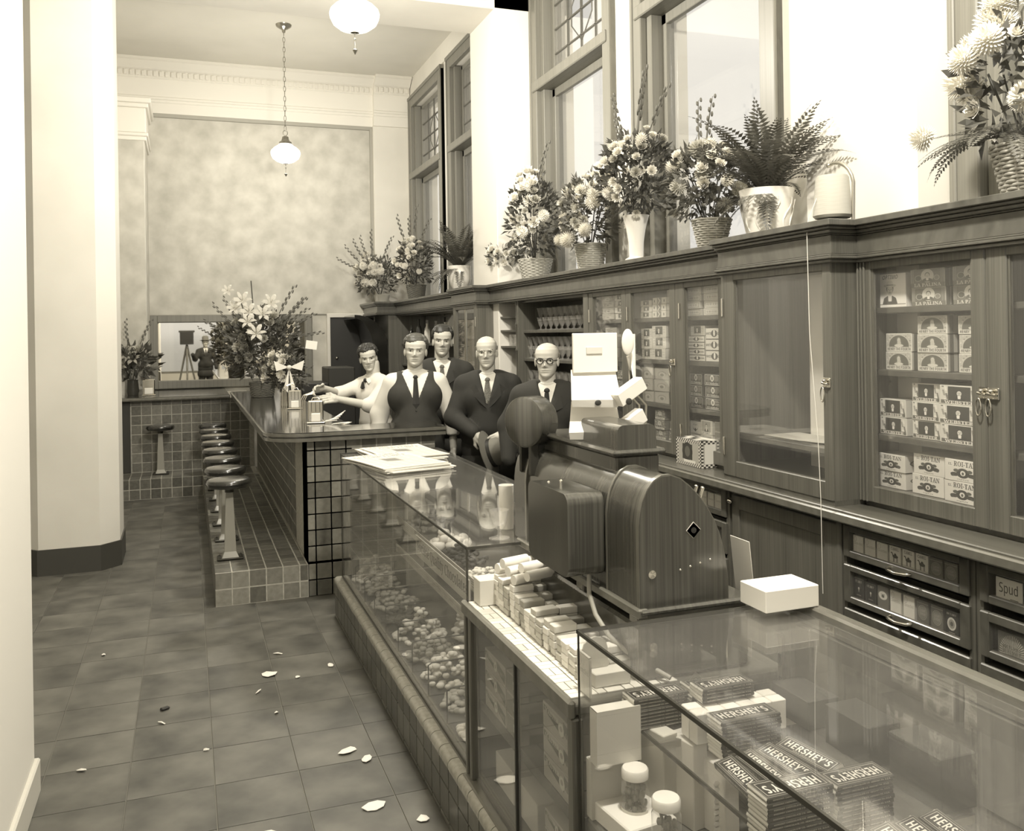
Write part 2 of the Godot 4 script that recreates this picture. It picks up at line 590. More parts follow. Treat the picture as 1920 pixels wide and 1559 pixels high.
func shell() -> void:
	var P := 0.315
	# floor: a bed of grout with squares set on it
	var fl := struct("floor", bxm(V(-4.2, -0.25, -12.6), V(3.2, -0.004, 3.4)), M.floor_joint, "dark brown floor of square tiles with pale joints")
	var bed := mi("floor_border", bxm(V(0.86, -0.004, -12.4), V(2.98, 0.0, 3.2)), M.floor1, fl)
	mi("floor_border", bxm(V(-4.2, -0.004, -3.0), V(0.86, 0.0, 3.2)), M.floor1, fl)
	mi("floor_border", bxm(V(-4.2, -0.004, -12.4), V(-1.19, 0.0, -3.0)), M.floor1, fl)
	pieces(fl, "floor_tile", V(-0.553 - 2 * P, -0.012, -2.98), V(1, 0, 0), V(0, 0, -1), V(0, 1, 0), rep(P, 6) + [0.17], rep(0.328, 24), 0.004, 0.012, [M.floor0, M.floor1, M.floor2, M.floor3], 0.0008, 0.0006)
	# walls with thickness
	struct("wall_back", bxm(V(-4.2, -0.2, -12.7), V(3.3, 5.5, -12.4)), M.plaster, "mottled plaster back wall of the shop")
	struct("wall_left", bxm(V(-4.2, -0.2, -12.4), V(-4.0, 5.5, 3.2)), M.plaster_light, "pale plaster wall on the left behind the column")
	struct("wall_partition", bxm(V(-4.0, -0.2, -12.4), V(-1.05, 5.5, -9.2)), M.plaster_light, "pale plaster return wall left of the back counter")
	# front of the shop behind the lens: wall with two show windows
	var wf := MB.new()
	wf.box(V(-4.2, -0.2, 3.2), V(3.3, 0.7, 3.4)); wf.box(V(-4.2, 3.6, 3.2), V(3.3, 5.5, 3.4))
	for x in [[-4.2, -3.7], [-1.35, -1.0], [0.9, 1.25], [2.7, 3.3]]: wf.box(V(x[0], 0.7, 3.2), V(x[1], 3.6, 3.4))
	struct("wall_front", wf.mesh(), M.plaster_light, "pale front wall with show windows behind the viewer")
	# window wall: solid strips round five openings
	var wr := MB.new()
	var op := [[-12.02, -10.63], [-10.10, -8.72], [-7.37, -6.03], [-5.43, -4.09], [-2.70, -1.36], [-0.76, 0.58]]
	wr.box(V(2.98, -0.2, -12.4), V(3.3, 1.95, 3.2)); wr.box(V(2.98, 4.86, -12.4), V(3.3, 5.5, 3.2))
	var z := -12.4
	for w in op:
		wr.box(V(2.98, 1.95, z), V(3.3, 4.86, w[0]))
		z = w[1]
	wr.box(V(2.98, 1.95, z), V(3.3, 4.86, 3.2))
	struct("wall_right", wr.mesh(), M.plaster_light, "pale plaster window wall on the right")
	struct("ceiling", bxm(V(-4.2, 5.28, -12.7), V(3.3, 5.5, 3.4)), M.ceiling, "pale plaster ceiling")
	# cross beam on the column and the pier, and the piers themselves
	struct("trim_1", bxm(V(-4.0, 4.6, -8.2), V(2.98, 5.29, -7.5), 0.01), M.plaster_light, "plaster ceiling beam between the round-cornered column and the window pier")
	struct("trim_2", bxm(V(2.6, -0.05, -8.22), V(2.99, 5.29, -7.5), 0.006), M.plaster_white, "white plaster pier between the far pair and the near pair of windows")
	struct("trim_3", bxm(V(2.76, -0.05, -3.5), V(2.99, 5.29, -2.82), 0.006), M.plaster_white, "white plaster pier behind the cone of twine")
	# near left pillar
	var np := group_struct("trim_4", "white plaster wall end at the left edge with a cream baseboard")
	mi("plaster_face", bxm(V(-1.5, 0, -3.82), V(-0.565, 5.28, -2.6), 0.008), M.plaster_white, np)
	mi("baseboard", bxm(V(-1.52, 0, -3.84), V(-0.548, 0.13, -2.58), 0.006), M.baseboard_cream, np)
	# eight-sided column
	var col := group_struct("trim_5", "tall pale column with chamfered corners and dark baseboard")
	var pl := func(g: float) -> Array:
		var a := []
		for q in [[-1.04, -7.33], [-0.63, -7.33], [-0.50, -7.46], [-0.50, -7.90], [-0.63, -8.03], [-1.04, -8.03], [-1.17, -7.90], [-1.17, -7.46]]:
			var cx := -0.835; var cz := -7.68
			a.append(Vector2(cx + (q[0] - cx) * (1 + g), -(cz + (q[1] - cz) * (1 + g))))
		return a
	var X := Transform3D(Basis(V(1, 0, 0), V(0, 0, -1), V(0, 1, 0)), V(0, 0, 0))
	var k := MB.new()
	k.prism(pl.call(0.0), 0.19, 4.62, X)
	mi("shaft", k.mesh(), M.plaster_light, col)
	k = MB.new()
	k.prism(pl.call(0.035), 0.0, 0.19, X)
	mi("baseboard", k.mesh(), M.baseboard, col)
	# pilaster with capital in the back left corner
	var pi := group_struct("trim_6", "plaster pilaster with a moulded capital in the back left corner")
	mi("shaft", bxm(V(-1.06, 0, -12.41), V(-0.44, 4.2, -11.5), 0.01), M.plaster, pi)
	k = MB.new()
	var yy := 4.08
	for s in [[0.025, 0.05], [0.045, 0.04], [0.02, 0.30], [0.05, 0.05], [0.08, 0.06]]:
		k.box(V(-1.06, yy, -12.4), V(-0.44 + s[0], yy + s[1], -11.5 + s[0]), 0.008)
		yy += s[1]
	mi("capital", k.mesh(), M.cornice, pi)
	# cornice along the back wall, with dentils, and the return block on the right
	cornice(V(-1.0, 4.62, -12.4), 3.47, "trim_7", "white moulded plaster cornice with small dentils along the back wall", 0.0)
	cornice(V(2.47, 4.62, -12.4), 0.5, "trim_8", "projecting block of white plaster cornice over the right pilaster", 0.09)
	struct("trim_9", bxm(V(2.47, 0, -12.41), V(2.99, 4.63, -12.3), 0.006), M.plaster_light, "pale plaster pilaster at the right end of the back wall")
	struct("trim_10", bxm(V(-0.44, 4.575, -12.41), V(2.47, 4.625, -12.36), 0.004), M.trim_grey, "thin grey picture rail under the cornice")
	struct("trim_11", bxm(V(2.43, 2.0, -12.41), V(2.475, 4.6, -12.35), 0.004), M.trim_grey, "narrow grey upright strip beside the right pilaster")
	# left cornice running toward the lens along the partition
	k = MB.new()
	k.prism([Vector2(0, 0), Vector2(0.06, 0.0), Vector2(0.06, 0.1), Vector2(0.10, 0.14), Vector2(0.10, 0.45), Vector2(0.22, 0.6), Vector2(0.22, 0.66), Vector2(0, 0.66)], 0.0, 3.2)
	var lc := struct("trim_12", k.mesh(), M.cornice, "white plaster cornice running forward from the back left corner")
	lc.transform = Transform3D(Basis.IDENTITY, V(-1.05, 4.62, -12.4))

func cornice(o: Vector3, w: float, nm: String, label: String, out: float) -> void:
	var g := group_struct(nm, label)
	g.position = o
	var b := Basis(V(0, 0, 1), V(0, 1, 0), V(-1, 0, 0))
	var prof := [Vector2(0, 0), Vector2(0.05, 0), Vector2(0.05, 0.13), Vector2(0.065, 0.14), Vector2(0.065, 0.165), Vector2(0.085, 0.175), Vector2(0.085, 0.2), Vector2(0.075, 0.21), Vector2(0.075, 0.43), Vector2(0.09, 0.44), Vector2(0.09, 0.53), Vector2(0.12, 0.545), Vector2(0.15, 0.57), Vector2(0.22, 0.62), Vector2(0.25, 0.63), Vector2(0.25, 0.665), Vector2(0, 0.665)]
	var p2 := []
	for q in prof: p2.append(Vector2(q.x + (out if q.x > 0 else 0.0), q.y))
	var k := MB.new()
	k.prism(p2, -w, 0.0, Transform3D(b, V(0, 0, 0)))
	mi("moulding", k.mesh(), M.cornice, g)
	var n := int(w / 0.07)
	k = MB.new()
	for i in n:
		k.box(V(i * 0.07 + 0.02, 0.46, 0.085 + out), V(i * 0.07 + 0.057, 0.52, 0.105 + out))
	var d := mi("dentils", k.mesh(), M.cornice, g)
	d.set_meta("kind", "stuff")

func windows() -> void:
	# casing outside, openings as in the wall
	var op := [[-12.16, -10.49, 0], [-10.24, -8.58, 0], [-7.50, -5.89, 1], [-5.57, -3.95, 1], [-2.82, -1.22, 1], [-0.9, 0.72, 1]]
	var lab := ["farthest tall window by the back wall with leaded top light", "second tall window half hidden by the white pier", "tall window above the chrysanthemums with leaded top light", "tall window behind the flower baskets left of the large fern", "tall window behind the big bouquet at the right edge", "tall window outside the picture beside the viewer"]
	for i in op.size():
		var a: float = op[i][0]
		var b: float = op[i][1]
		var w := group_struct("window_%d" % (i + 1), lab[i])
		var cs := 0.14
		var y0 := 1.95; var y1 := 4.99
		for s in [[a, a + cs], [b - cs, b]]:
			var k := MB.new()
			k.box(V(2.935, y0, s[0]), V(2.99, y1, s[1]), 0.006)
			k.box(V(2.925, y0, s[0] if s[0] == a else s[1] - 0.035), V(2.99, y1, (s[0] + 0.035) if s[0] == a else s[1]), 0.005)
			mi("casing", k.mesh(), M.casing, w)
		var k2 := MB.new()
		k2.box(V(2.935, y1 - cs, a + cs), V(2.99, y1, b - cs), 0.006)
		k2.box(V(2.92, y1 - 0.035, a - 0.01), V(2.99, y1 + 0.01, b + 0.01), 0.005)
		mi("casing_head", k2.mesh(), M.casing, w)
		k2 = MB.new()
		k2.box(V(2.92, 3.86, a + 0.06), V(3.10, 3.95, b - 0.06), 0.008)
		mi("transom", k2.mesh(), M.casing, w)
		# stiles in the reveal
		for s in [[a + cs, a + cs + 0.07], [b - cs - 0.07, b - cs]]:
			mi("jamb", bxm(V(2.98, y0, s[0]), V(3.16, y1 - cs, s[1]), 0.004), M.casing, w)
		var ga := a + cs + 0.07
		var gb := b - cs - 0.07
		# lower sash
		var lo := MB.new()
		for s in [[ga, ga + 0.06], [gb - 0.06, gb]]: lo.box(V(3.06, y0, s[0]), V(3.10, 3.86, s[1]), 0.004)
		lo.box(V(3.06, 3.79, ga), V(3.10, 3.86, gb), 0.004); lo.box(V(3.06, y0, ga), V(3.10, y0 + 0.12, gb), 0.004)
		var sash := mi("sash", lo.mesh(), M.casing, w)
		mi("pane", bxm(V(3.078, y0 + 0.1, ga + 0.05), V(3.081, 3.80, gb - 0.05)), M.window_glass, sash)
		# top light: frame, lead cames, separate panes
		var up := MB.new()
		for s in [[ga, ga + 0.05], [gb - 0.05, gb]]: up.box(V(3.06, 3.95, s[0]), V(3.10, y1 - cs, s[1]), 0.004)
		up.box(V(3.06, y1 - cs - 0.05, ga), V(3.10, y1 - cs, gb), 0.004)
		var tl := mi("top_light", up.mesh(), M.casing, w)
		var cols := 4
		var rows := 4
		var z0 := ga + 0.05; var z1 := gb - 0.05; var h0 := 3.95; var h1 := y1 - cs - 0.05
		var ld := MB.new()
		for c in range(1, cols): ld.box(V(3.07, h0, lerpf(z0, z1, float(c) / cols) - 0.006), V(3.09, h1, lerpf(z0, z1, float(c) / cols) + 0.006))
		for r in range(1, rows): ld.box(V(3.07, lerpf(h0, h1, float(r) / rows) - 0.006, z0), V(3.09, lerpf(h0, h1, float(r) / rows) + 0.006, z1))
		var zm := (z0 + z1) / 2; var hm := (h0 + h1) / 2
		var dia := [V(3.08, hm + 0.26, zm), V(3.08, hm + 0.08, zm + 0.2), V(3.08, hm - 0.08, zm + 0.2), V(3.08, hm - 0.26, zm), V(3.08, hm - 0.08, zm - 0.2), V(3.08, hm + 0.08, zm - 0.2), V(3.08, hm + 0.26, zm)]
		ld.tube(dia, 0.006, 5, false)
		mi("lead_cames", ld.mesh(), M.lead, tl)
		for c in cols:
			for r in rows:
				var tint := "leaded_glass" if (c == 0 or c == cols - 1 or r == 0 or r == rows - 1) else "window_glass"
				mi("pane", bxm(V(3.079, lerpf(h0, h1, float(r) / rows), lerpf(z0, z1, float(c) / cols)), V(3.081, lerpf(h0, h1, float(r + 1) / rows), lerpf(z0, z1, float(c + 1) / cols))), M[tint], tl)
	# show windows behind the viewer
	for x in [[-3.7, -1.35], [-1.0, 0.9], [1.25, 2.7]]:
		var w := group_struct("window_%d" % (7 + int(x[0] > -2) + int(x[0] > 0)), ["left show window behind the viewer", "middle show window behind the viewer", "right show window behind the viewer"][int(x[0] > -2) + int(x[0] > 0)])
		mi("pane", bxm(V(x[0], 0.7, 3.29), V(x[1], 3.6, 3.295)), M.window_glass, w)
		var k := MB.new()
		k.box(V(x[0], 0.7, 3.26), V(x[0] + 0.06, 3.6, 3.34)); k.box(V(x[1] - 0.06, 0.7, 3.26), V(x[1], 3.6, 3.34)); k.box(V(x[0], 3.54, 3.26), V(x[1], 3.6, 3.34)); k.box(V(x[0], 0.7, 3.26), V(x[1], 0.76, 3.34))
		mi("sash", k.mesh(), M.casing, w)

# ---------------------------------------------------------------- tiled counters
const TP := 0.1065

func counters() -> void:
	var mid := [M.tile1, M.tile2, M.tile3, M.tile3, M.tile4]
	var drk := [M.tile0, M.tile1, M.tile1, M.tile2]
	# raised step along the stools
	var st := thing("tiled_step", "raised tiled step that carries the row of stools", "step", V(0.145, 0, -6.025))
	mi("grout_bed", bxm(V(0.004, 0, -4.345), V(0.588, 0.214, -0.004)), M.grout, st)
	pieces(st, "tile", V(0, 0.0, -0.006), V(1, 0, 0), V(0, 1, 0), V(0, 0, 1), rep(TP, 5) + [0.056], [0.109, 0.109], 0.008, 0.0035, mid)
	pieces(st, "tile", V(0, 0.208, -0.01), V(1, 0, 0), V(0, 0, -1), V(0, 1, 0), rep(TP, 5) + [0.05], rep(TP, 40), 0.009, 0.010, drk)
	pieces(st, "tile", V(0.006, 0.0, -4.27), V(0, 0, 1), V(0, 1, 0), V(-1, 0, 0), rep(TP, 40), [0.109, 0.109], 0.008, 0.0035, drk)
	# main counter: body with tiles, then the long worktop
	var c := thing("soda_counter", "soda fountain counter clad in square brown tiles", "counter", V(0.733, 0, -6.035))
	var k := MB.new()
	k.box(V(0.004, 0.0, -4.6), V(0.30, 1.03, -0.004)); k.box(V(0.004, 0.0, -0.26), V(0.876, 1.03, -0.004))
	mi("grout_bed", k.mesh(), M.grout, c)
	pieces(c, "tile", V(0, 0.224, -0.006), V(1, 0, 0), V(0, 1, 0), V(0, 0, 1), [0.054] + rep(0.1035, 8), rep(0.1055, 7) + [0.066], 0.008, 0.0035, mid)
	pieces(c, "tile", V(0, 0.0, 0.003), V(1, 0, 0), V(0, 1, 0), V(0, 0, 1), [0.054] + rep(0.1035, 8), [0.109, 0.109], 0.008, 0.0035, mid)
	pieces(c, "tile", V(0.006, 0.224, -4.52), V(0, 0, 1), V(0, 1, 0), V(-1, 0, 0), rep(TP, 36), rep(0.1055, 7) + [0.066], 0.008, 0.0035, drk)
	# worktop outline (x, -z): rounded near corner, L shape
	var w := thing("polished_worktop", "long dark polished wooden counter top with a rounded front corner", "worktop", V(0, 1.04, 0))
	var outline := func(g: float) -> Array:
		var a := [Vector2(0.465 + g, 10.95), Vector2(0.465 + g, 6.21)]
		for i in range(1, 9):
			var t := PI / 2 * i / 9.0
			a.append(Vector2(0.745 - (0.28 - g) * cos(t), 6.21 - (0.26 - g) * sin(t)))
		a += [Vector2(0.745, 5.95 + g), Vector2(1.668, 5.95 + g), Vector2(1.668, 6.34), Vector2(1.08, 6.34), Vector2(1.08, 10.95)]
		return a
	var X := Transform3D(Basis(Vector3(1, 0, 0), Vector3(0, 0, -1), Vector3(0, 1, 0)), Vector3.ZERO)
	k = MB.new(); k.prism(outline.call(0.012), 0.02, 0.052, X, true)
	mi("top_board", k.mesh(), M.counter_top, w)
	k = MB.new()
	k.prism(outline.call(0.0), 0.026, 0.046, X, true); k.prism(outline.call(0.02), 0.014, 0.026, X, true); k.prism(outline.call(0.008), -0.008, 0.014, X, true)
	mi("nosing", k.mesh(), M.nosing, w)
	# back counter
	var s2 := thing("tiled_back_step", "low tiled step in front of the back counter", "step", V(-1.04, 0, -10.37))
	mi("grout_bed", bxm(V(0.0, 0, -0.55), V(1.77, 0.214, -0.004)), M.grout, s2)
	pieces(s2, "tile", V(0.015, 0.0, -0.006), V(1, 0, 0), V(0, 1, 0), V(0, 0, 1), rep(TP, 11), [0.109, 0.109], 0.008, 0.0035, drk)
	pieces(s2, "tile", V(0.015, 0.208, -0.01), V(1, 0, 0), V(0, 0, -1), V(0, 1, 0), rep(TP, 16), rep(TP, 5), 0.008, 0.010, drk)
	var bc := thing("back_counter", "low back counter clad in tiles under the mirror", "counter", V(-0.60, 0, -10.93))
	mi("grout_bed", bxm(V(-0.42, 0.0, -1.46), V(1.33, 1.022, -0.004)), M.grout, bc)
	pieces(bc, "tile", V(0, 0.218, -0.006), V(1, 0, 0), V(0, 1, 0), V(0, 0, 1), rep(TP, 12), rep(TP, 7) + [0.055], 0.008, 0.0035, [M.tile1, M.tile2, M.tile2, M.tile3])
	mi("end_post", bxm(V(-0.44, 0.218, -0.05), V(-0.01, 1.03, 0.03), 0.005), M.dark, bc)
	var bt := thing("back_worktop", "dark polished worktop of the back counter below the mirror", "worktop", V(-1.04, 1.03, -10.83))
	mi("top_board", bxm(V(0, 0.006, -1.57), V(1.50, 0.034, 0), 0.006), M.counter_top, bt)
	mi("nosing", bxm(V(0, -0.006, -0.03), V(1.50, 0.026, 0.012), 0.008), M.nosing, bt)

func stools() -> void:
	# base at the origin, standing on the step
	var s := thing("counter_stool", "", "stool", V(0.257, 0.222, -6.387), 0.0, "stools along the soda counter")
	var k := MB.new()
	k.box(V(-0.085, 0, -0.06), V(0.085, 0.012, 0.06), 0.004)
	for sx in [-1, 1]:
		for sz in [-1, 1]: k.lathe([Vector2(0.0, 0.02), Vector2(0.010, 0.012)], 8, at3(sx * 0.07, 0, sz * 0.046))
	mi("base_plate", k.mesh(), M.iron, s)
	k = MB.new()
	for q in [[0.055, 0.012, 0.038, 0.05], [0.038, 0.05, 0.030, 0.28], [0.030, 0.28, 0.022, 0.46]]:
		var a: float = q[0]; var b: float = q[2]
		var c0 := [V(-a, q[1], -a * 0.8), V(a, q[1], -a * 0.8), V(a, q[1], a * 0.8), V(-a, q[1], a * 0.8)]
		var c1 := [V(-b, q[3], -b * 0.8), V(b, q[3], -b * 0.8), V(b, q[3], b * 0.8), V(-b, q[3], b * 0.8)]
		for i in 4: k.quad(c1[i], c1[(i + 1) % 4], c0[(i + 1) % 4], c0[i])
	mi("pedestal", k.mesh(), M.enamel_grey, s)
	mi("swivel", lathm([Vector2(0.03, 0.45), Vector2(0.03, 0.475), Vector2(0.09, 0.482), Vector2(0.09, 0.49)], 20), M.iron, s)
	mi("seat", lathm([Vector2(0, 0.487), Vector2(0.135, 0.487), Vector2(0.145, 0.495), Vector2(0.147, 0.51), Vector2(0.147, 0.53), Vector2(0.14, 0.538), Vector2(0.13, 0.541), Vector2(0.09, 0.547), Vector2(0.0, 0.55)], 36), M.seat_dark, s)
	mi("seat_band", lathm([Vector2(0.146, 0.503), Vector2(0.151, 0.508), Vector2(0.151, 0.520), Vector2(0.146, 0.525)], 36), M.black_gloss, s)
	var nth := ["nearest", "second", "third", "fourth", "fifth", "sixth", "seventh", "farthest"]
	for i in 8:
		var lab: String = "dark round counter stool, %s of the row along the soda counter" % nth[i]
		if i == 0: s.set_meta("label", lab)
		else: dup(s, V(0.257, 0.222, -6.387 - 0.592 * i), 0.0, lab)
	dup(s, V(-0.29, 0.222, -10.68), 0.0, "lone dark round stool standing before the back counter", "")

# ---------------------------------------------------------------- glass show cases
func pane(par: Node, lo: Vector3, hi: Vector3) -> MeshInstance3D:
	return mi("glass_pane", bxm(lo, hi), M.glass, par)

func glass_cases() -> void:
	# tiled kerb below all three cases
	var kb := thing("tiled_kerb", "long low kerb of dark tiles with a pale rounded cap under the show cases", "kerb", V(0.832, 0, -5.56))
	mi("grout_bed", bxm(V(0.006, 0, 0.006), V(0.62, 0.225, 6.2)), M.grout, kb)
	var n := 29
	pieces(kb, "tile", V(0.006, 0.0, 0.01), V(0, 0, 1), V(0, 1, 0), V(-1, 0, 0), rep(0.1155, n), [0.022, 0.112, 0.078], 0.006, 0.006, [M.tile0, M.tile0, M.tile1])
	pieces(kb, "tile", V(0.006, 0.0, 0.004), V(1, 0, 0), V(0, 1, 0), V(0, 0, -1), rep(0.1155, 5), [0.022, 0.112, 0.078], 0.006, 0.006, [M.tile0, M.tile1])
	var cap := MB.new()
	var prof := [Vector2(0.045, 0.0), Vector2(0.0, 0.0)]
	for i in range(0, 7):
		var t := PI / 2 * i / 6.0
		prof.append(Vector2(0.022 - 0.022 * cos(t), 0.012 + 0.022 * sin(t)))
	prof += [Vector2(0.045, 0.034)]
	cap.prism(prof, 0.002, 0.1135, Transform3D(), true)
	var cm := cap.mesh()
	for i in n: mi("cap_tile", cm, M.tile_cap, kb, at3(-0.002, 0.21, 0.01 + i * 0.1155))
	# far case: candy
	var c := thing("candy_case", "long glass candy show case full of chocolates", "show case", V(0.874, 0.226, -5.52))
	mi("deck", bxm(V(0.0, 0, 0.0), V(0.62, 0.03, 2.62)), M.wood_in, c)
	mi("front_rail", bxm(V(-0.004, 0.0, 0.0), V(0.018, 0.022, 2.62), 0.003), M.wood_z, c)
	mi("back_panel", bxm(V(0.60, 0.0, 0.0), V(0.62, 0.76, 2.62), 0.003), M.wood_z, c)
	pane(c, V(0.002, 0.022, 0.004), V(0.008, 0.768, 2.62))
	pane(c, V(0.0, 0.768, 0.0), V(0.62, 0.776, 2.63))
	pane(c, V(0.008, 0.022, 0.0), V(0.61, 0.768, 0.006))
	pane(c, V(0.008, 0.56, 2.622), V(0.61, 0.768, 2.628))
	var k := MB.new()
	k.box(V(-0.001, 0.7675, -0.001), V(0.0035, 0.7765, 2.631)); k.box(V(-0.001, 0.7675, 2.628), V(0.621, 0.7765, 2.632)); k.box(V(-0.001, 0.7675, -0.002), V(0.621, 0.7765, 0.001))
	k.box(V(0.0, 0.59, 2.622), V(0.005, 0.768, 2.63)); k.box(V(0.0, 0.022, 0.0), V(0.004, 0.768, 0.004))
	mi("glass_edge", k.mesh(), M.glass_edge, c)
	pane(c, V(0.26, 0.40, 0.05), V(0.60, 0.406, 2.60)).name = "glass_shelf"
	# low section between: wooden top, glass front over boxes
	var w := thing("low_counter_section", "low wooden counter section with glass front and pale checkered top", "counter", V(0.86, 0.226, -2.89))
	var top := V(0.0, 0.57, 0.0)
	mi("top_board", bxm(V(0.006, 0.565, 0.0), V(0.634, 0.59, 0.9), 0.003), M.wood_z, w)
	mi("front_edge", bxm(V(-0.008, 0.557, -0.004), V(0.012, 0.602, 0.905), 0.006), M.nosing, w)
	# pale blocks laid basket-weave on the top
	var bm := bxm(V(-0.0235, 0, -0.0115), V(0.0235, 0.004, 0.0115), 0.0008)
	for i in 6:
		for j in 17:
			for s in 2:
				var turn: float = 0.0 if (i + j) % 2 == 0 else PI / 2
				var off := V(0, 0, 0.0125 * (s * 2 - 1)) if turn == 0.0 else V(0.0125 * (s * 2 - 1), 0, 0)
				mi("inlay_block", bm, [M.cream, M.card, M.paper_tan][rng.randi() % 3], w, Transform3D(Basis(V(0, 1, 0), turn), V(0.04 + i * 0.0505, 0.59, 0.028 + j * 0.0505) + off))
	mi("deck", bxm(V(0.014, 0, 0.0), V(0.634, 0.03, 0.9)), M.wood_in, w)
	mi("back_panel", bxm(V(0.61, 0, 0.0), V(0.634, 0.57, 0.9)), M.wood_in, w)
	mi("divider", bxm(V(0.014, 0.03, 0.0), V(0.61, 0.565, 0.02)), M.wood_in, w)
	k = MB.new()
	for z in [0.0, 0.025, 0.05]: k.box(V(0.0 + 0.006 * int(z == 0.025), 0.022, z), V(0.03, 0.558, z + 0.02), 0.004)
	mi("fluted_stile", k.mesh(), M.wood_v, w)
	mi("stile", bxm(V(0.0, 0.022, 0.87), V(0.03, 0.558, 0.905), 0.004), M.wood_v, w)
	mi("sill", bxm(V(-0.012, 0.0, 0.0), V(0.03, 0.024, 0.905), 0.005), M.nosing, w)
	pane(w, V(0.012, 0.024, 0.075), V(0.017, 0.556, 0.468))
	pane(w, V(0.012, 0.024, 0.476), V(0.017, 0.556, 0.87))
	mi("glazing_bar", bxm(V(0.008, 0.024, 0.467), V(0.022, 0.556, 0.477)), M.dark, w)
	mi("glass_shelf", bxm(V(0.06, 0.24, 0.03), V(0.60, 0.246, 0.89)), M.glass, w)
	# near case: chocolate bars
	var d := thing("near_show_case", "near glass show case stacked with chocolate bars, wooden rail at the back", "show case", V(0.874, 0.226, -1.98))
	mi("deck", bxm(V(0.0, 0, 0.0), V(0.62, 0.03, 2.6)), M.wood_in, d)
	pane(d, V(0.002, 0.03, 0.006), V(0.008, 0.768, 2.6))
	pane(d, V(0.0, 0.768, 0.0), V(0.60, 0.776, 2.6))
	pane(d, V(0.008, 0.59, 0.0), V(0.60, 0.768, 0.006))
	k = MB.new()
	k.box(V(-0.001, 0.7675, -0.002), V(0.005, 0.7765, 2.6)); k.box(V(-0.001, 0.7675, -0.003), V(0.60, 0.7765, 0.002)); k.box(V(0.0, 0.03, 0.0), V(0.004, 0.768, 0.004))
	mi("glass_edge", k.mesh(), M.glass_edge, d)
	mi("back_rail", bxm(V(0.60, 0.735, 0.0), V(0.636, 0.79, 2.6), 0.006), M.nosing, d)
	mi("back_post", bxm(V(0.575, 0.03, 0.0), V(0.625, 0.76, 0.05), 0.004), M.wood_v, d)
	mi("back_stile", bxm(V(0.59, 0.03, 0.05), V(0.612, 0.735, 0.11), 0.004), M.wood_v, d)
	k = MB.new()
	k.box(V(0.592, 0.03, 0.11), V(0.608, 0.09, 2.6)); k.box(V(0.592, 0.69, 0.11), V(0.608, 0.735, 2.6)); k.box(V(0.592, 0.09, 0.84), V(0.608, 0.69, 0.91))
	mi("back_door_frame", k.mesh(), M.wood_z, d)
	mi("back_door_glass", bxm(V(0.599, 0.08, 0.1), V(0.603, 0.70, 2.6)), M.glass, d)
	k = MB.new()
	k.box(V(0.565, 0.10, 0.012), V(0.573, 0.70, 0.03))
	mi("shelf_standard", k.mesh(), M.nickel, d)
	for i in 9: mi("standard_slot", bxm(V(0.563, 0.14 + i * 0.06, 0.016), V(0.566, 0.17 + i * 0.06, 0.026)), M.black, d)
	mi("glass_shelf", bxm(V(0.14, 0.533, 0.02), V(0.59, 0.539, 2.6)), M.glass, d)
	mi("shelf_edge", bxm(V(0.136, 0.531, 0.02), V(0.1405, 0.540, 2.6)), M.glass_edge, d)
	for z in [0.12, 0.62]:
		mi("shelf_bracket", bxm(V(0.15, 0.515, z), V(0.57, 0.531, z + 0.008)), M.nickel, d)

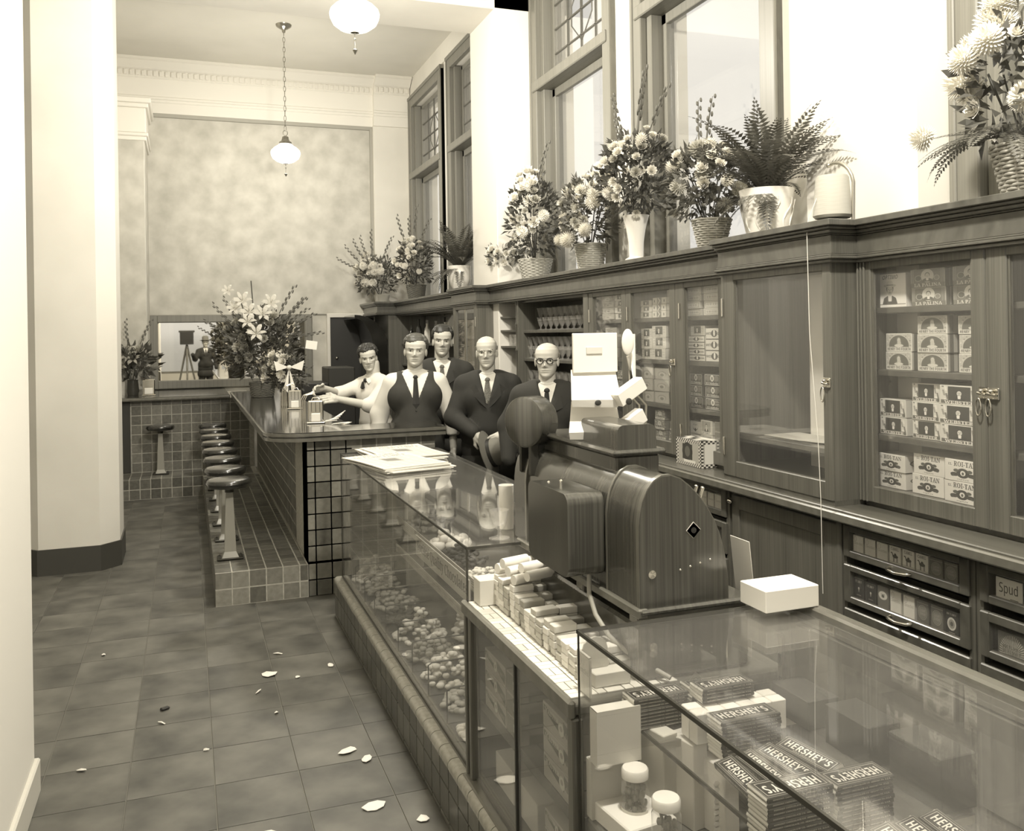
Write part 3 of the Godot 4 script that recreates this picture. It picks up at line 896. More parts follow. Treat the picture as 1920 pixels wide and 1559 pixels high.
# ---------------------------------------------------------------- pendant lamps
func pendant_lamps() -> void:
	var names := ["lit pendant globe lamp on a chain before the back wall", "second pendant globe lamp, cut off by the top edge", "pendant globe lamp above the viewer"]
	for i in 3:
		var p: Vector3 = LAMPS[i]
		var l := thing("pendant_lamp", names[i], "lamp", p, 0.0, "pendant lamps in a row")
		var ch: float = 5.28 - p.y
		mi("canopy", lathm([Vector2(0.0, ch - 0.09), Vector2(0.018, ch - 0.09), Vector2(0.022, ch - 0.06), Vector2(0.05, ch - 0.045), Vector2(0.085, ch - 0.02), Vector2(0.09, ch)], 20), M.brass, l)
		# chain of real links
		var k := MB.new()
		var y := 0.27
		var n := 0
		while y < ch - 0.09:
			var pts := []
			for j in 9:
				var a := TAU * j / 8.0
				var q := V(cos(a) * 0.013, sin(a) * 0.034, 0)
				pts.append(Basis(V(0, 1, 0), PI / 2 * (n % 2)) * q + V(0, y + 0.03, 0))
			k.tube(pts, 0.0035, 5, false)
			y += 0.056
			n += 1
		mi("chain", k.mesh(), M.brass, l)
		k = MB.new()
		var pts := []
		for j in 13: pts.append(V(cos(TAU * j / 12.0) * 0.026, 0.245 + sin(TAU * j / 12.0) * 0.03, 0))
		k.tube(pts, 0.005, 6, false)
		mi("ring", k.mesh(), M.brass, l)
		mi("fitter", lathm([Vector2(0.075, 0.115), Vector2(0.07, 0.14), Vector2(0.05, 0.15), Vector2(0.04, 0.17), Vector2(0.035, 0.2), Vector2(0.012, 0.212), Vector2(0.0, 0.213)], 20), M.brass, l)
		mi("glass_globe_lamp", lathm([Vector2(0.0, -0.105), Vector2(0.05, -0.10), Vector2(0.10, -0.082), Vector2(0.145, -0.048), Vector2(0.163, -0.01), Vector2(0.168, 0.02), Vector2(0.16, 0.045), Vector2(0.13, 0.075), Vector2(0.09, 0.1), Vector2(0.072, 0.12)], 28), M.lamp_glow, l)
		mi("finial", lathm([Vector2(0.0, -0.255), Vector2(0.012, -0.235), Vector2(0.018, -0.222), Vector2(0.005, -0.215), Vector2(0.004, -0.16), Vector2(0.009, -0.15), Vector2(0.004, -0.14), Vector2(0.004, -0.11), Vector2(0.03, -0.106), Vector2(0.0, -0.1)], 12), M.brass, l)
		var o := OmniLight3D.new()
		o.name = "bulb_light"
		o.light_energy = LAMP_ENERGY[i]
		o.light_color = Color(1, 0.975, 0.92)
		o.light_size = 0.12
		o.omni_range = 30.0
		o.omni_attenuation = 2.0
		o.shadow_enabled = true
		l.add_child(o)

# ---------------------------------------------------------------- wall cabinets
const XB := 2.96
const SHELF_Y := [1.29, 1.55, 1.80]

func door(par: Node, x: float, z0: float, z1: float, y0: float, y1: float, gz0: float, gz1: float, gy0: float, gy1: float, hinge_z: float) -> Node3D:
	var k := MB.new()
	k.box(V(x, y0, z0), V(x + 0.028, y1, gz0), 0.004); k.box(V(x, y0, gz1), V(x + 0.028, y1, z1), 0.004)
	k.box(V(x + 0.001, y0, gz0 - 0.002), V(x + 0.027, gy0, gz1 + 0.002), 0.003); k.box(V(x + 0.001, gy1, gz0 - 0.002), V(x + 0.027, y1, gz1 + 0.002), 0.003)
	# glazing bead
	for s in [[gz0, gz0 + 0.008], [gz1 - 0.008, gz1]]: k.box(V(x + 0.008, gy0, s[0]), V(x + 0.02, gy1, s[1]))
	var d := mi("door", k.mesh(), M.wood_v, par)
	mi("glass_pane", bxm(V(x + 0.013, gy0, gz0), V(x + 0.016, gy1, gz1)), M.glass, d)
	if hinge_z != 0.0:
		for y in [y0 + 0.14, y1 - 0.16]:
			mi("hinge", lathm([Vector2(0.0, -0.045), Vector2(0.006, -0.043), Vector2(0.006, 0.043), Vector2(0.0, 0.045)], 8), M.chrome, d, at3(x - 0.004, y, hinge_z))
	return d

func latch(par: Node, x: float, y: float, z: float) -> void:
	var k := MB.new()
	k.box(V(x - 0.006, y - 0.02, z - 0.022), V(x, y + 0.02, z + 0.022), 0.003)
	k.tube([V(x - 0.012, y, z - 0.018), V(x - 0.014, y - 0.005, z + 0.018)], 0.006, 8)
	k.ball(V(x - 0.016, y + 0.008, z), V(0.008, 0.008, 0.008), 8, 5)
	var l := mi("latch", k.mesh(), M.chrome, par)
	k = MB.new()
	var pts := []
	for j in 13: pts.append(V(x - 0.016, y - 0.048 + 0.03 * cos(TAU * j / 12.0), z - 0.012 + 0.011 * sin(TAU * j / 12.0)))
	k.tube(pts, 0.0028, 6, false)
	mi("pull_ring", k.mesh(), M.chrome, l)

func carcass(par: Node, x: float, z0: float, z1: float, shelves: Array, y0 := 1.02, y1 := 1.99) -> void:
	mi("back_board", bxm(V(XB - 0.015, y0, z0), V(XB, y1, z1)), M.wood_in, par)
	for z in [[z0, z0 + 0.02], [z1 - 0.02, z1]]: mi("side_board", bxm(V(x, y0, z[0]), V(XB - 0.015, y1, z[1])), M.wood_v, par)
	mi("bottom_board", bxm(V(x + 0.03, y0, z0 + 0.02), V(XB - 0.015, y0 + 0.055, z1 - 0.02)), M.wood_z, par)
	mi("top_board", bxm(V(x + 0.03, y1 - 0.02, z0 + 0.02), V(XB - 0.015, y1, z1 - 0.02)), M.wood_z, par)
	for y in shelves: mi("shelf", bxm(V(x + 0.045, y - 0.024, z0 + 0.02), V(XB - 0.015, y, z1 - 0.02), 0.002), M.wood_z, par)

func wall_cabinet() -> void:
	var zs := [["glass-door cigar cabinet at the right edge of the picture", -2.33, -1.70, 2.58], ["glass-door cigar cabinet holding portrait boxes, right of the dark bay", -2.957, -2.33, 2.58]]
	# near bays
	var a := thing("cigar_cabinet", "glass-door cigar cabinet at the right edge of the picture", "cabinet")
	carcass(a, 2.58, -2.33, -1.70, SHELF_Y)
	door(a, 2.575, -2.33, -1.70, 1.02, 1.99, -2.248, -1.76, 1.085, 1.955, 0.0)
	a = thing("cigar_cabinet", "glass-door cigar cabinet with portrait boxes, right of the projecting dark bay", "cabinet")
	carcass(a, 2.58, -2.957, -2.33, SHELF_Y)
	var d := door(a, 2.575, -2.955, -2.335, 1.02, 1.99, -2.882, -2.394, 1.085, 1.955, -2.948)
	latch(d, 2.573, 1.49, -2.34)
	latch(d, 2.573, 1.49, -2.30)
	for i in 3: mi("side_bead", bxm(V(2.565, 1.02, -2.952 + 0.018 * i), V(2.58, 1.99, -2.942 + 0.018 * i), 0.003), M.wood_v, a)
	# projecting dark bay
	a = thing("dark_cabinet", "projecting glass-door cabinet, dark and almost empty inside", "cabinet")
	carcass(a, 2.45, -3.75, -2.957, [1.22])
	d = door(a, 2.445, -3.75, -2.96, 1.02, 1.99, -3.645, -3.013, 1.095, 1.955, -3.735)
	latch(d, 2.443, 1.50, -2.985)
	for z in [[-3.62, -3.33], [-3.32, -3.03]]:
		var p := mi("inner_door", bxm(V(2.86, 1.24, z[0]), V(2.875, 1.97, z[1]), 0.003), M.dark, a)
		var kz: float = -3.345 if z[0] < -3.5 else -3.305
		var kb := MB.new()
		kb.ball(V(2.85, 1.575, kz), V(0.011, 0.011, 0.011), 8, 6)
		mi("knob", kb.mesh(), M.nickel, p)
	# three bays of the long recessed run
	var bays := [[-4.41, -3.75, -4.314, -3.98, -4.36, "cigar cabinet left of the dark bay, seven shelves of stacked boxes behind glass"], [-5.01, -4.41, -4.944, -4.476, -4.985, "cigar cabinet with the looped latch, second left of the dark bay"], [-5.56, -5.01, -5.493, -5.074, -5.54, "narrow cigar cabinet right of the open glassware shelves"]]
	for i in 3:
		var b: Array = bays[i]
		a = thing("cigar_cabinet", ["cigar cabinet directly left of the dark bay", "cigar cabinet with the looped latch, second left of the dark bay", "narrow cigar cabinet right of the open glassware shelves"][i], "cabinet")
		carcass(a, 2.58, b[0], b[1], SHELF_Y)
		d = door(a, 2.575, b[0] + 0.002, b[1] - 0.002, 1.02, 1.99, b[2], b[3], 1.09, 1.955, b[4])
		if i == 1: latch(d, 2.573, 1.545, -4.43)
	# open glassware shelves
	a = thing("glassware_shelves", "open wooden shelves of stemmed glasses behind the men", "shelves")
	carcass(a, 2.58, -6.97, -5.56, [1.24, 1.515, 1.745])
	mi("post", bxm(V(2.57, 1.02, -5.64), V(2.60, 1.99, -5.56), 0.004), M.wood_v, a)
	# turned column and rounded corner shelves
	a = thing("corner_shelves", "rounded corner shelves beside a turned wooden column", "shelves")
	mi("back_board", bxm(V(XB - 0.015, 1.02, -7.645), V(XB, 1.99, -6.97)), M.wood_v, a)
	mi("side_board", bxm(V(2.62, 1.02, -7.66), V(XB, 1.99, -7.645)), M.wood_v, a)
	var qs := [Vector2(0, 0)]
	for i in 10: qs.append(Vector2(0.34 * cos(PI / 2 * i / 9.0), 0.62 * sin(PI / 2 * i / 9.0)))
	for y in [1.35, 1.61, 1.75, 1.87]:
		var k := MB.new()
		k.prism(qs, 0.0, 0.016, Transform3D(Basis(V(-1, 0, 0), V(0, 0, 1), V(0, 1, 0)), V(XB - 0.015, y - 0.016, -7.645)))
		mi("shelf", k.mesh(), M.wood_z, a)
	var pr := [Vector2(0.03, 1.0), Vector2(0.034, 1.04), Vector2(0.026, 1.06), Vector2(0.026, 1.24), Vector2(0.031, 1.25), Vector2(0.031, 1.27), Vector2(0.026, 1.28), Vector2(0.026, 1.56), Vector2(0.032, 1.575), Vector2(0.032, 1.59), Vector2(0.026, 1.6), Vector2(0.026, 1.78), Vector2(0.031, 1.79), Vector2(0.031, 1.80), Vector2(0.026, 1.81), Vector2(0.026, 1.95), Vector2(0.034, 1.99)]
	mi("turned_column", lathm(pr, 16), M.mahogany, a, at3(2.60, 0, -6.99))
	# projecting bay with curtained glass door
	a = thing("glass_door_cabinet", "projecting cabinet with a dark glazed door behind the men", "cabinet")
	carcass(a, 2.45, -8.414, -7.645, [1.45, 1.7])
	d = door(a, 2.445, -8.41, -7.65, 1.02, 1.99, -8.32, -7.74, 1.09, 1.95, -7.68)
	mi("glazing_bar", bxm(V(2.452, 1.09, -8.05), V(2.464, 1.95, -8.02)), M.nickel, d)
	# far recessed shelf with bottles
	a = thing("bottle_shelves", "recessed dark shelves of bottles behind the far men", "shelves")
	carcass(a, 2.58, -11.46, -8.414, [1.35, 1.62])
	mi("mirror_back", bxm(V(XB - 0.022, 1.64, -11.4), V(XB - 0.016, 1.96, -8.5)), M.mirror, a)
	# far end with the glossy curved panel
	a = thing("curved_end_panel", "glossy dark curved end panel beside the back doorway", "panel")
	var arch := []
	for i in 11:
		var t := PI / 2 * i / 10.0
		arch.append(Vector2(2.03 + 0.43 * sin(t), 1.56 + 0.43 * cos(t)))
	arch.append(Vector2(2.46, 0.0))
	arch.append(Vector2(2.26, 0.0))
	for i in 11:
		var t := PI / 2 * (10 - i) / 10.0
		arch.append(Vector2(2.03 + 0.23 * sin(t), 1.56 + 0.38 * cos(t)))
	var k := MB.new()
	k.prism(arch, -12.3, -11.5, Transform3D(), true)
	mi("panel", k.mesh(), M.black_gloss, a)
	mi("back_filler", bxm(V(2.46, 0.0, -12.38), V(XB, 1.99, -11.46)), M.wood_v, a)
	# crown over everything: stacked mouldings per run
	var c := thing("cabinet_cornice", "long dark wooden cornice along the top of the wall cabinets", "cornice")
	for s in [[2.58, -2.957, -1.70], [2.45, -3.75, -2.957], [2.58, -7.645, -3.75], [2.45, -8.414, -7.645], [2.58, -11.46, -8.414], [2.33, -12.39, -11.46]]:
		k = MB.new()
		var y := 1.985
		for l in [[0.012, 0.014], [0.022, 0.012], [0.012, 0.008], [0.0, 0.078], [0.01, 0.006], [0.02, 0.014], [0.034, 0.012], [0.05, 0.026]]:
			k.box(V(s[0] - 0.02 - l[0], y, s[1]), V(XB, y + l[1], s[2] + 0.02 + l[0]), 0.003)
			y += l[1]
		mi("crown_section", k.mesh(), M.wood_z, c)
	# base: ledge, then units
	var w := thing("cabinet_ledge", "long dark ledge along the wall cabinets at counter height", "worktop")
	mi("ledge_board", bxm(V(2.425, 0.965, -11.46), V(XB, 1.0, -1.70), 0.004), M.wood_z, w)
	mi("ledge_nosing", bxm(V(2.41, 0.952, -11.46), V(2.44, 0.99, -1.70), 0.006), M.nosing, w)
	mi("plinth_rail", bxm(V(2.60, 1.0, -2.95), V(XB, 1.022, -1.70)), M.wood_z, w)
	mi("plinth_rail", bxm(V(2.45, 1.0, -3.75), V(XB, 1.022, -2.957)), M.wood_z, w)
	mi("plinth_rail", bxm(V(2.60, 1.0, -7.645), V(XB, 1.022, -3.75)), M.wood_z, w)
	mi("plinth_rail", bxm(V(2.45, 1.0, -8.414), V(XB, 1.022, -7.645)), M.wood_z, w)
	mi("plinth_rail", bxm(V(2.60, 1.0, -11.46), V(XB, 1.022, -8.414)), M.wood_z, w)
	base_unit("drawer_unit", "base unit with glass-fronted cigarette drawers below the portrait boxes", -2.957, -2.30, [[0.806, 0.935, 0.834, 0.908], [0.625, 0.776, 0.651, 0.752], [0.40, 0.60, 0.0, 0.0], [0.12, 0.38, 0.0, 0.0]])
	base_unit("drawer_unit", "base unit with glass-fronted drawers at the right edge", -2.30, -1.70, [[0.806, 0.935, 0.834, 0.908], [0.625, 0.776, 0.651, 0.745], [0.40, 0.60, 0.0, 0.0], [0.12, 0.38, 0.0, 0.0]])
	# panelled door below the dark bay
	a = thing("base_cupboard", "base cupboard with a plain panelled door below the dark bay", "cupboard")
	mi("carcass", bxm(V(2.49, 0.0, -3.75), V(XB, 0.965, -2.957)), M.wood_in, a)
	k = MB.new()
	k.box(V(2.468, 0.12, -3.72), V(2.492, 0.925, -3.66), 0.003); k.box(V(2.468, 0.12, -3.05), V(2.492, 0.925, -2.975), 0.003)
	k.box(V(2.469, 0.86, -3.66), V(2.491, 0.925, -3.05), 0.003); k.box(V(2.469, 0.12, -3.66), V(2.491, 0.19, -3.05), 0.003)
	d = mi("door", k.mesh(), M.wood_v, a)
	mi("panel", bxm(V(2.478, 0.18, -3.665), V(2.488, 0.865, -3.045)), M.wood_v, d)
	mi("post", bxm(V(2.462, 0.0, -2.975), V(2.492, 0.965, -2.945), 0.006), M.wood_v, a)
	k = MB.new(); k.box(V(2.455, 0.88, -3.735), V(2.468, 0.91, -3.715), 0.003); k.ball(V(2.45, 0.895, -3.71), V(0.012, 0.012, 0.02), 8, 6)
	mi("catch", k.mesh(), M.chrome, d)
	base_unit("drawer_unit", "base unit with small drawers behind the cash register", -4.41, -3.75, [[0.80, 0.945, 0.83, 0.915], [0.62, 0.775, 0.65, 0.745], [0.12, 0.60, 0.0, 0.0]])
	for i in 3:
		var z0: float = [-7.645, -8.414, -11.46][i]
		var z1: float = [-4.41, -7.645, -8.414][i]
		a = thing("base_cupboard", ["long base cupboard below the glassware shelves", "base cupboard below the glazed far cabinet", "base cupboard below the far bottle shelves"][i], "cupboard")
		mi("carcass", bxm(V(2.49, 0.0, z0 + 0.003), V(XB, 0.964, z1 - 0.003)), M.wood_v, a)
		var n := maxi(1, int(round((z1 - z0) / 0.65)))
		for j in n:
			var q0 := lerpf(z0, z1, float(j) / n) + 0.03
			var q1 := lerpf(z0, z1, float(j + 1) / n) - 0.03
			mi("door", bxm(V(2.472, 0.12, q0), V(2.49, 0.92, q1), 0.004), M.wood_v, a)

func base_unit(nm: String, label: String, z0: float, z1: float, rows: Array) -> void:
	var a := thing(nm, label, "drawers")
	mi("back_board", bxm(V(2.75, 0.0, z0 + 0.002), V(XB, 0.965, z1 - 0.002)), M.wood_in, a)
	for z in [[z0 + 0.002, z0 + 0.03], [z1 - 0.03, z1 - 0.002]]: mi("side_board", bxm(V(2.478, 0.0, z[0]), V(2.75, 0.965, z[1])), M.wood_v, a)
	mi("top_rail", bxm(V(2.478, 0.935, z0 + 0.03), V(2.75, 0.965, z1 - 0.03)), M.wood_z, a)
	mi("kick_board", bxm(V(2.50, 0.0, z0 + 0.03), V(2.75, 0.11, z1 - 0.03)), M.dark, a)
	for r in rows:
		var k := MB.new()
		var g0 := z0 + 0.057
		var g1 := z1 - 0.061
		if r[2] > 0.0:
			k.box(V(2.466, r[0], z0 + 0.021), V(2.488, r[1], g0), 0.004); k.box(V(2.466, r[0], g1), V(2.488, r[1], z1 - 0.02), 0.004)
			k.box(V(2.467, r[0], g0), V(2.487, r[2], g1), 0.003); k.box(V(2.467, r[3], g0), V(2.487, r[1], g1), 0.003)
			k.box(V(2.488, r[0] + 0.005, z0 + 0.03), V(2.70, r[0] + 0.015, z1 - 0.03)); k.box(V(2.60, r[0] + 0.015, z0 + 0.03), V(2.61, r[3], z1 - 0.03))
		else:
			k.box(V(2.466, r[0], z0 + 0.021), V(2.488, r[1], z1 - 0.02), 0.004)
			k.box(V(2.478, r[0], z0 + 0.03), V(2.70, r[1], z1 - 0.03))
		var d := mi("drawer", k.mesh(), M.wood_z, a)
		if r[2] > 0.0: mi("glass_pane", bxm(V(2.476, r[2], g0), V(2.479, r[3], g1)), M.glass, d)
		k = MB.new()
		var zc := (z0 + z1) / 2
		var hy: float = (r[0] + (r[2] if r[2] > 0.0 else r[1])) / 2
		k.tube([V(2.466, hy, zc - 0.05), V(2.445, hy - 0.002, zc - 0.045), V(2.438, hy - 0.006, zc), V(2.445, hy - 0.002, zc + 0.045), V(2.466, hy, zc + 0.05)], 0.006, 8)
		mi("pull_handle", k.mesh(), M.chrome, d)

# ---------------------------------------------------------------- printed packages
func scrawl(im: Image, r: Rect2, col: Color, n: int) -> void:
	# print too small or blurred to read: letter-like strokes
	var w := r.size.x / n
	for i in n:
		var x := r.position.x + i * w
		var t := maxf(2.0, w * 0.2)
		var j := (i * 7 + n * 3) % 5
		rect(im, x, r.position.y, t, r.size.y, col)
		if j != 1: rect(im, x, r.position.y if j % 2 else r.position.y + r.size.y - t, w * 0.7, t, col)
		if j > 1: rect(im, x, r.position.y + r.size.y * 0.45, w * 0.65, t, col)
		if j == 4 or j == 2: rect(im, x + w * 0.55, r.position.y + r.size.y * 0.1, t, r.size.y * 0.8, col)

func label_tex(kind: String) -> ImageTexture:
	if T.has("lab_" + kind): return T["lab_" + kind]
	var W := 256
	var H := 128
	var im := img(W, H, 0.4)
	var f := Rect2(0, 0, 192, 128)   # front; the strip from 192 on goes round the sides
	match kind:
		"palina":
			im.fill(tone(0.16))
			for x in [6, 14, 172, 182, 200, 210, 226, 240]: rect(im, x, 0, 3, 128, tone(0.33))
			frame(im, 0, 0, 192, 128, 3, tone(0.4))
			oval(im, Vector2(96, 48), Vector2(36, 48), tone(0.6)); bust(im, Vector2(96, 50), 40, false, 0.12, 0.55)
			ring(im, Vector2(44, 64), Vector2(20, 22), 3, tone(0.5), tone(0.10)); ring(im, Vector2(148, 64), Vector2(16, 18), 3, tone(0.55), tone(0.22))
			rect(im, 0, 98, 192, 30, tone(0.16)); letters(im, "LA PALINA", Rect2(20, 101, 152, 23), tone(0.72), "Droid Serif/b")
		"henry":
			im.fill(tone(0.45))
			for i in 40: oval(im, Vector2((i * 37) % 192, (i * 53) % 96), Vector2(5, 4), tone([0.25, 0.6][i % 2]))
			oval(im, Vector2(96, 84), Vector2(80, 78), tone(0.5)); oval(im, Vector2(96, 86), Vector2(74, 74), tone(0.12))
			bust(im, Vector2(96, 52), 42, false, 0.22, 0.55); oval(im, Vector2(98, 66), Vector2(14, 17), tone(0.5)); oval(im, Vector2(96, 86), Vector2(34, 10), tone(0.6))
			rect(im, 0, 96, 192, 32, tone(0.62)); letters(im, "HENRY THE FOURTH", Rect2(10, 101, 172, 21), tone(0.07), "Droid Sans/b")
			frame(im, 0, 0, 192, 128, 4, tone(0.62))
			for x in [196, 212, 228, 244]: rect(im, x, 0, 8, 128, tone(0.14))
		"webster":
			im.fill(tone(0.62))
			rect(im, 40, 6, 112, 96, tone(0.045)); bust(im, Vector2(96, 56), 42, false, 0.03, 0.6)
			for i in 26: oval(im, Vector2(14 + (i * 17) % 26 + (142 if i % 2 else 0), 8 + (i * 29) % 92), Vector2(6, 5), tone([0.16, 0.75, 0.3][i % 3]))
			rect(im, 0, 100, 192, 28, tone(0.12)); letters(im, "WEBSTER", Rect2(20, 104, 150, 20), tone(0.78), "Droid Serif/b")
			frame(im, 0, 0, 192, 128, 4, tone(0.6))
			rect(im, 204, 10, 36, 100, tone(0.2)); rect(im, 210, 20, 24, 80, tone(0.5))
		"roitan":
			im.fill(tone(0.70))
			letters(im, "ROI-TAN", Rect2(48, 8, 120, 30), tone(0.06), "Droid Serif/b"); letters(im, "EL", Rect2(18, 20, 20, 14), tone(0.06), "Droid Serif/b")
			oval(im, Vector2(96, 78), Vector2(34, 30), tone(0.06)); oval(im, Vector2(96, 78), Vector2(14, 16), tone(0.7)); oval(im, Vector2(96, 80), Vector2(6, 9), tone(0.1))
			for s in [-1, 1]:
				oval(im, Vector2(96 + s * 44, 88), Vector2(22, 12), tone(0.07)); oval(im, Vector2(96 + s * 36, 64), Vector2(14, 10), tone(0.1)); oval(im, Vector2(96 + s * 54, 96), Vector2(10, 6), tone(0.1))
			letters(im, "cigars", Rect2(66, 112, 60, 10), tone(0.12), "Droid Serif/i")
			ring(im, Vector2(224, 60), Vector2(22, 26), 3, tone(0.15), tone(0.7))
		"optimo":
			im = img(128, 128, 0.76)
			bust(im, Vector2(50, 66), 50, true, 0.08, 0.55); letters(im, "OPTIMO", Rect2(12, 4, 76, 16), tone(0.1), "Droid Sans/b", 0.2)
			rect(im, 0, 116, 128, 3, tone(0.2))
		"owl":
			im.fill(tone(0.62))
			oval(im, Vector2(96, 64), Vector2(34, 42), tone(0.08)); oval(im, Vector2(96, 62), Vector2(10, 34), tone(0.72)); oval(im, Vector2(96, 34), Vector2(9, 9), tone(0.78))
			letters(im, "WHITE", Rect2(6, 50, 58, 30), tone(0.06), "Droid Sans/b"); letters(im, "OWL", Rect2(132, 50, 50, 30), tone(0.06), "Droid Sans/b")
			frame(im, 0, 0, 192, 128, 3, tone(0.12))
		"sidelo":
			im.fill(tone(0.06))
			frame(im, 6, 6, 180, 116, 4, tone(0.6))
			oval(im, Vector2(46, 46), Vector2(30, 32), tone(0.16)); oval(im, Vector2(146, 46), Vector2(30, 32), tone(0.16)); oval(im, Vector2(96, 44), Vector2(22, 36), tone(0.62)); oval(im, Vector2(96, 46), Vector2(9, 20), tone(0.12))
			letters(im, "El Sidelo", Rect2(22, 88, 148, 26), tone(0.66), "Droid Serif/b")
		"corona":
			im.fill(tone(0.55))
			rect(im, 46, 4, 100, 94, tone(0.10)); bust(im, Vector2(92, 52), 44, false, 0.05, 0.55)
			for i in 20: oval(im, Vector2(8 + (i * 13) % 30 + (146 if i % 2 else 0), 6 + (i * 31) % 92), Vector2(5, 4), tone([0.28, 0.4][i % 2]))
			scrawl(im, Rect2(42, 98, 110, 24), tone(0.2), 7)
		"plain":
			im.fill(tone(0.36))
			oval(im, Vector2(96, 66), Vector2(58, 34), tone(0.28)); oval(im, Vector2(96, 72), Vector2(48, 28), tone(0.38)); oval(im, Vector2(96, 76), Vector2(24, 16), tone(0.2)); frame(im, 2, 2, 188, 124, 3, tone(0.22))
		"slab":
			im.fill(tone(0.52))
			frame(im, 14, 26, 164, 76, 4, tone(0.2)); rect(im, 18, 30, 156, 68, tone(0.62))
			for i in 11: rect(im, 26 + i * 13, 44, 4 + (i * 3) % 5, 40, tone(0.24))
		"strap":
			im.fill(tone(0.58))
			rect(im, 64, 0, 64, 128, tone(0.2)); poly(im, [Vector2(84, 0), Vector2(112, 62), Vector2(84, 128), Vector2(70, 128), Vector2(94, 62), Vector2(70, 0)], tone(0.6)); rect(im, 20, 40, 12, 50, tone(0.06)); rect(im, 158, 40, 12, 50, tone(0.06))
		"busy":
			im.fill(tone(0.2))
			for i in 60: oval(im, Vector2((i * 41) % 192, (i * 67) % 128), Vector2(8, 6), tone([0.1, 0.4, 0.28][i % 3]))
			oval(im, Vector2(96, 50), Vector2(34, 40), tone(0.45)); bust(im, Vector2(96, 54), 34, false, 0.06, 0.5); rect(im, 0, 98, 192, 26, tone(0.5)); scrawl(im, Rect2(30, 102, 130, 18), tone(0.1), 8)
		"palm":
			im.fill(tone(0.58))
			frame(im, 4, 4, 184, 120, 3, tone(0.3)); scrawl(im, Rect2(60, 24, 76, 16), tone(0.2), 8)
			for s in [-1, 1]: poly(im, [Vector2(96, 100), Vector2(96 + s * 44, 60), Vector2(96 + s * 30, 86)], tone(0.05))
			oval(im, Vector2(96, 86), Vector2(12, 18), tone(0.05))
		"orator":
			im.fill(tone(0.5))
			rect(im, 26, 6, 140, 96, tone(0.28)); bust(im, Vector2(96, 58), 46, false, 0.035, 0.5); rect(im, 16, 102, 160, 22, tone(0.6)); scrawl(im, Rect2(34, 105, 124, 16), tone(0.1), 8)
		"dark_side":
			im.fill(tone(0.16)); letters(im, "N", Rect2(120, 36, 50, 50), tone(0.5), "Droid Serif/b"); frame(im, 0, 0, 256, 128, 4, tone(0.3))
		"checker":
			im.fill(tone(0.36))
			for x in 32:
				for y in 16:
					if (x < 2 or y < 2 or y > 13 or x > 21 and x < 25 or x > 30) and (x + y) % 2 == 0: rect(im, x * 8, y * 8, 8, 8, tone(0.04))
					elif x < 2 or y < 2 or y > 13 or x > 21 and x < 25 or x > 30: rect(im, x * 8, y * 8, 8, 8, tone(0.65))
			oval(im, Vector2(88, 60), Vector2(40, 44), tone(0.045)); rect(im, 50, 24, 76, 74, tone(0.05)); oval(im, Vector2(88, 60), Vector2(20, 26), tone(0.12)); rect(im, 60, 100, 90, 12, tone(0.62)); rect(im, 204, 16, 40, 94, tone(0.66))
		"camel":
			im = img(96, 128, 0.66)
			letters(im, "CAMEL", Rect2(14, 8, 68, 18), tone(0.08), "Droid Serif/b")
			var c := tone(0.07)
			oval(im, Vector2(50, 66), Vector2(24, 11), c); oval(im, Vector2(50, 54), Vector2(10, 9), c); poly(im, [Vector2(28, 66), Vector2(20, 46), Vector2(26, 44), Vector2(36, 62)], c); oval(im, Vector2(19, 45), Vector2(8, 4), c)
			for x in [32, 38, 60, 67]: rect(im, x, 70, 4, 32, c)
			rect(im, 0, 102, 96, 3, tone(0.3)); rect(im, 0, 104, 96, 24, tone(0.55))
		"lucky":
			im = img(96, 128, 0.13)
			ring(im, Vector2(48, 62), Vector2(38, 40), 3, tone(0.3), tone(0.16)); ring(im, Vector2(48, 62), Vector2(30, 32), 2, tone(0.26), tone(0.2)); letters(im, "LUCKY", Rect2(26, 46, 44, 13), tone(0.34), "Droid Sans/b"); letters(im, "STRIKE", Rect2(25, 64, 46, 13), tone(0.34), "Droid Sans/b"); rect(im, 0, 12, 96, 3, tone(0.3))
		"chester":
			im = img(96, 128, 0.68)
			letters(im, "Chesterfield", Rect2(6, 44, 84, 18), tone(0.4), "Droid Serif/b"); ring(im, Vector2(22, 26), Vector2(12, 18), 2, tone(0.3), tone(0.66)); rect(im, 0, 0, 96, 3, tone(0.4))
		"black_pack":
			im = img(96, 128, 0.02)
			scrawl(im, Rect2(14, 12, 68, 16), tone(0.55), 7); oval(im, Vector2(48, 60), Vector2(8, 8), tone(0.5)); rect(im, 46, 60, 5, 20, tone(0.5)); rect(im, 26, 98, 44, 3, tone(0.3)); frame(im, 2, 2, 92, 124, 2, tone(0.12))
		"oval_pack":
			im = img(96, 128, 0.16)
			ring(im, Vector2(48, 50), Vector2(40, 24), 4, tone(0.6), tone(0.62)); oval(im, Vector2(48, 54), Vector2(14, 8), tone(0.1)); rect(im, 30, 42, 36, 4, tone(0.2))
		"gem_pack":
			im = img(96, 128, 0.03)
			scrawl(im, Rect2(10, 10, 76, 12), tone(0.6), 9); ring(im, Vector2(48, 66), Vector2(34, 34), 10, tone(0.62), tone(0.3)); oval(im, Vector2(48, 66), Vector2(12, 12), tone(0.1)); rect(im, 24, 110, 48, 4, tone(0.3))
		"spud":
			im = img(128, 96, 0.72)
			letters(im, "Spud", Rect2(16, 16, 92, 58), tone(0.05), "Droid Sans"); rect(im, 70, 80, 40, 3, tone(0.1))
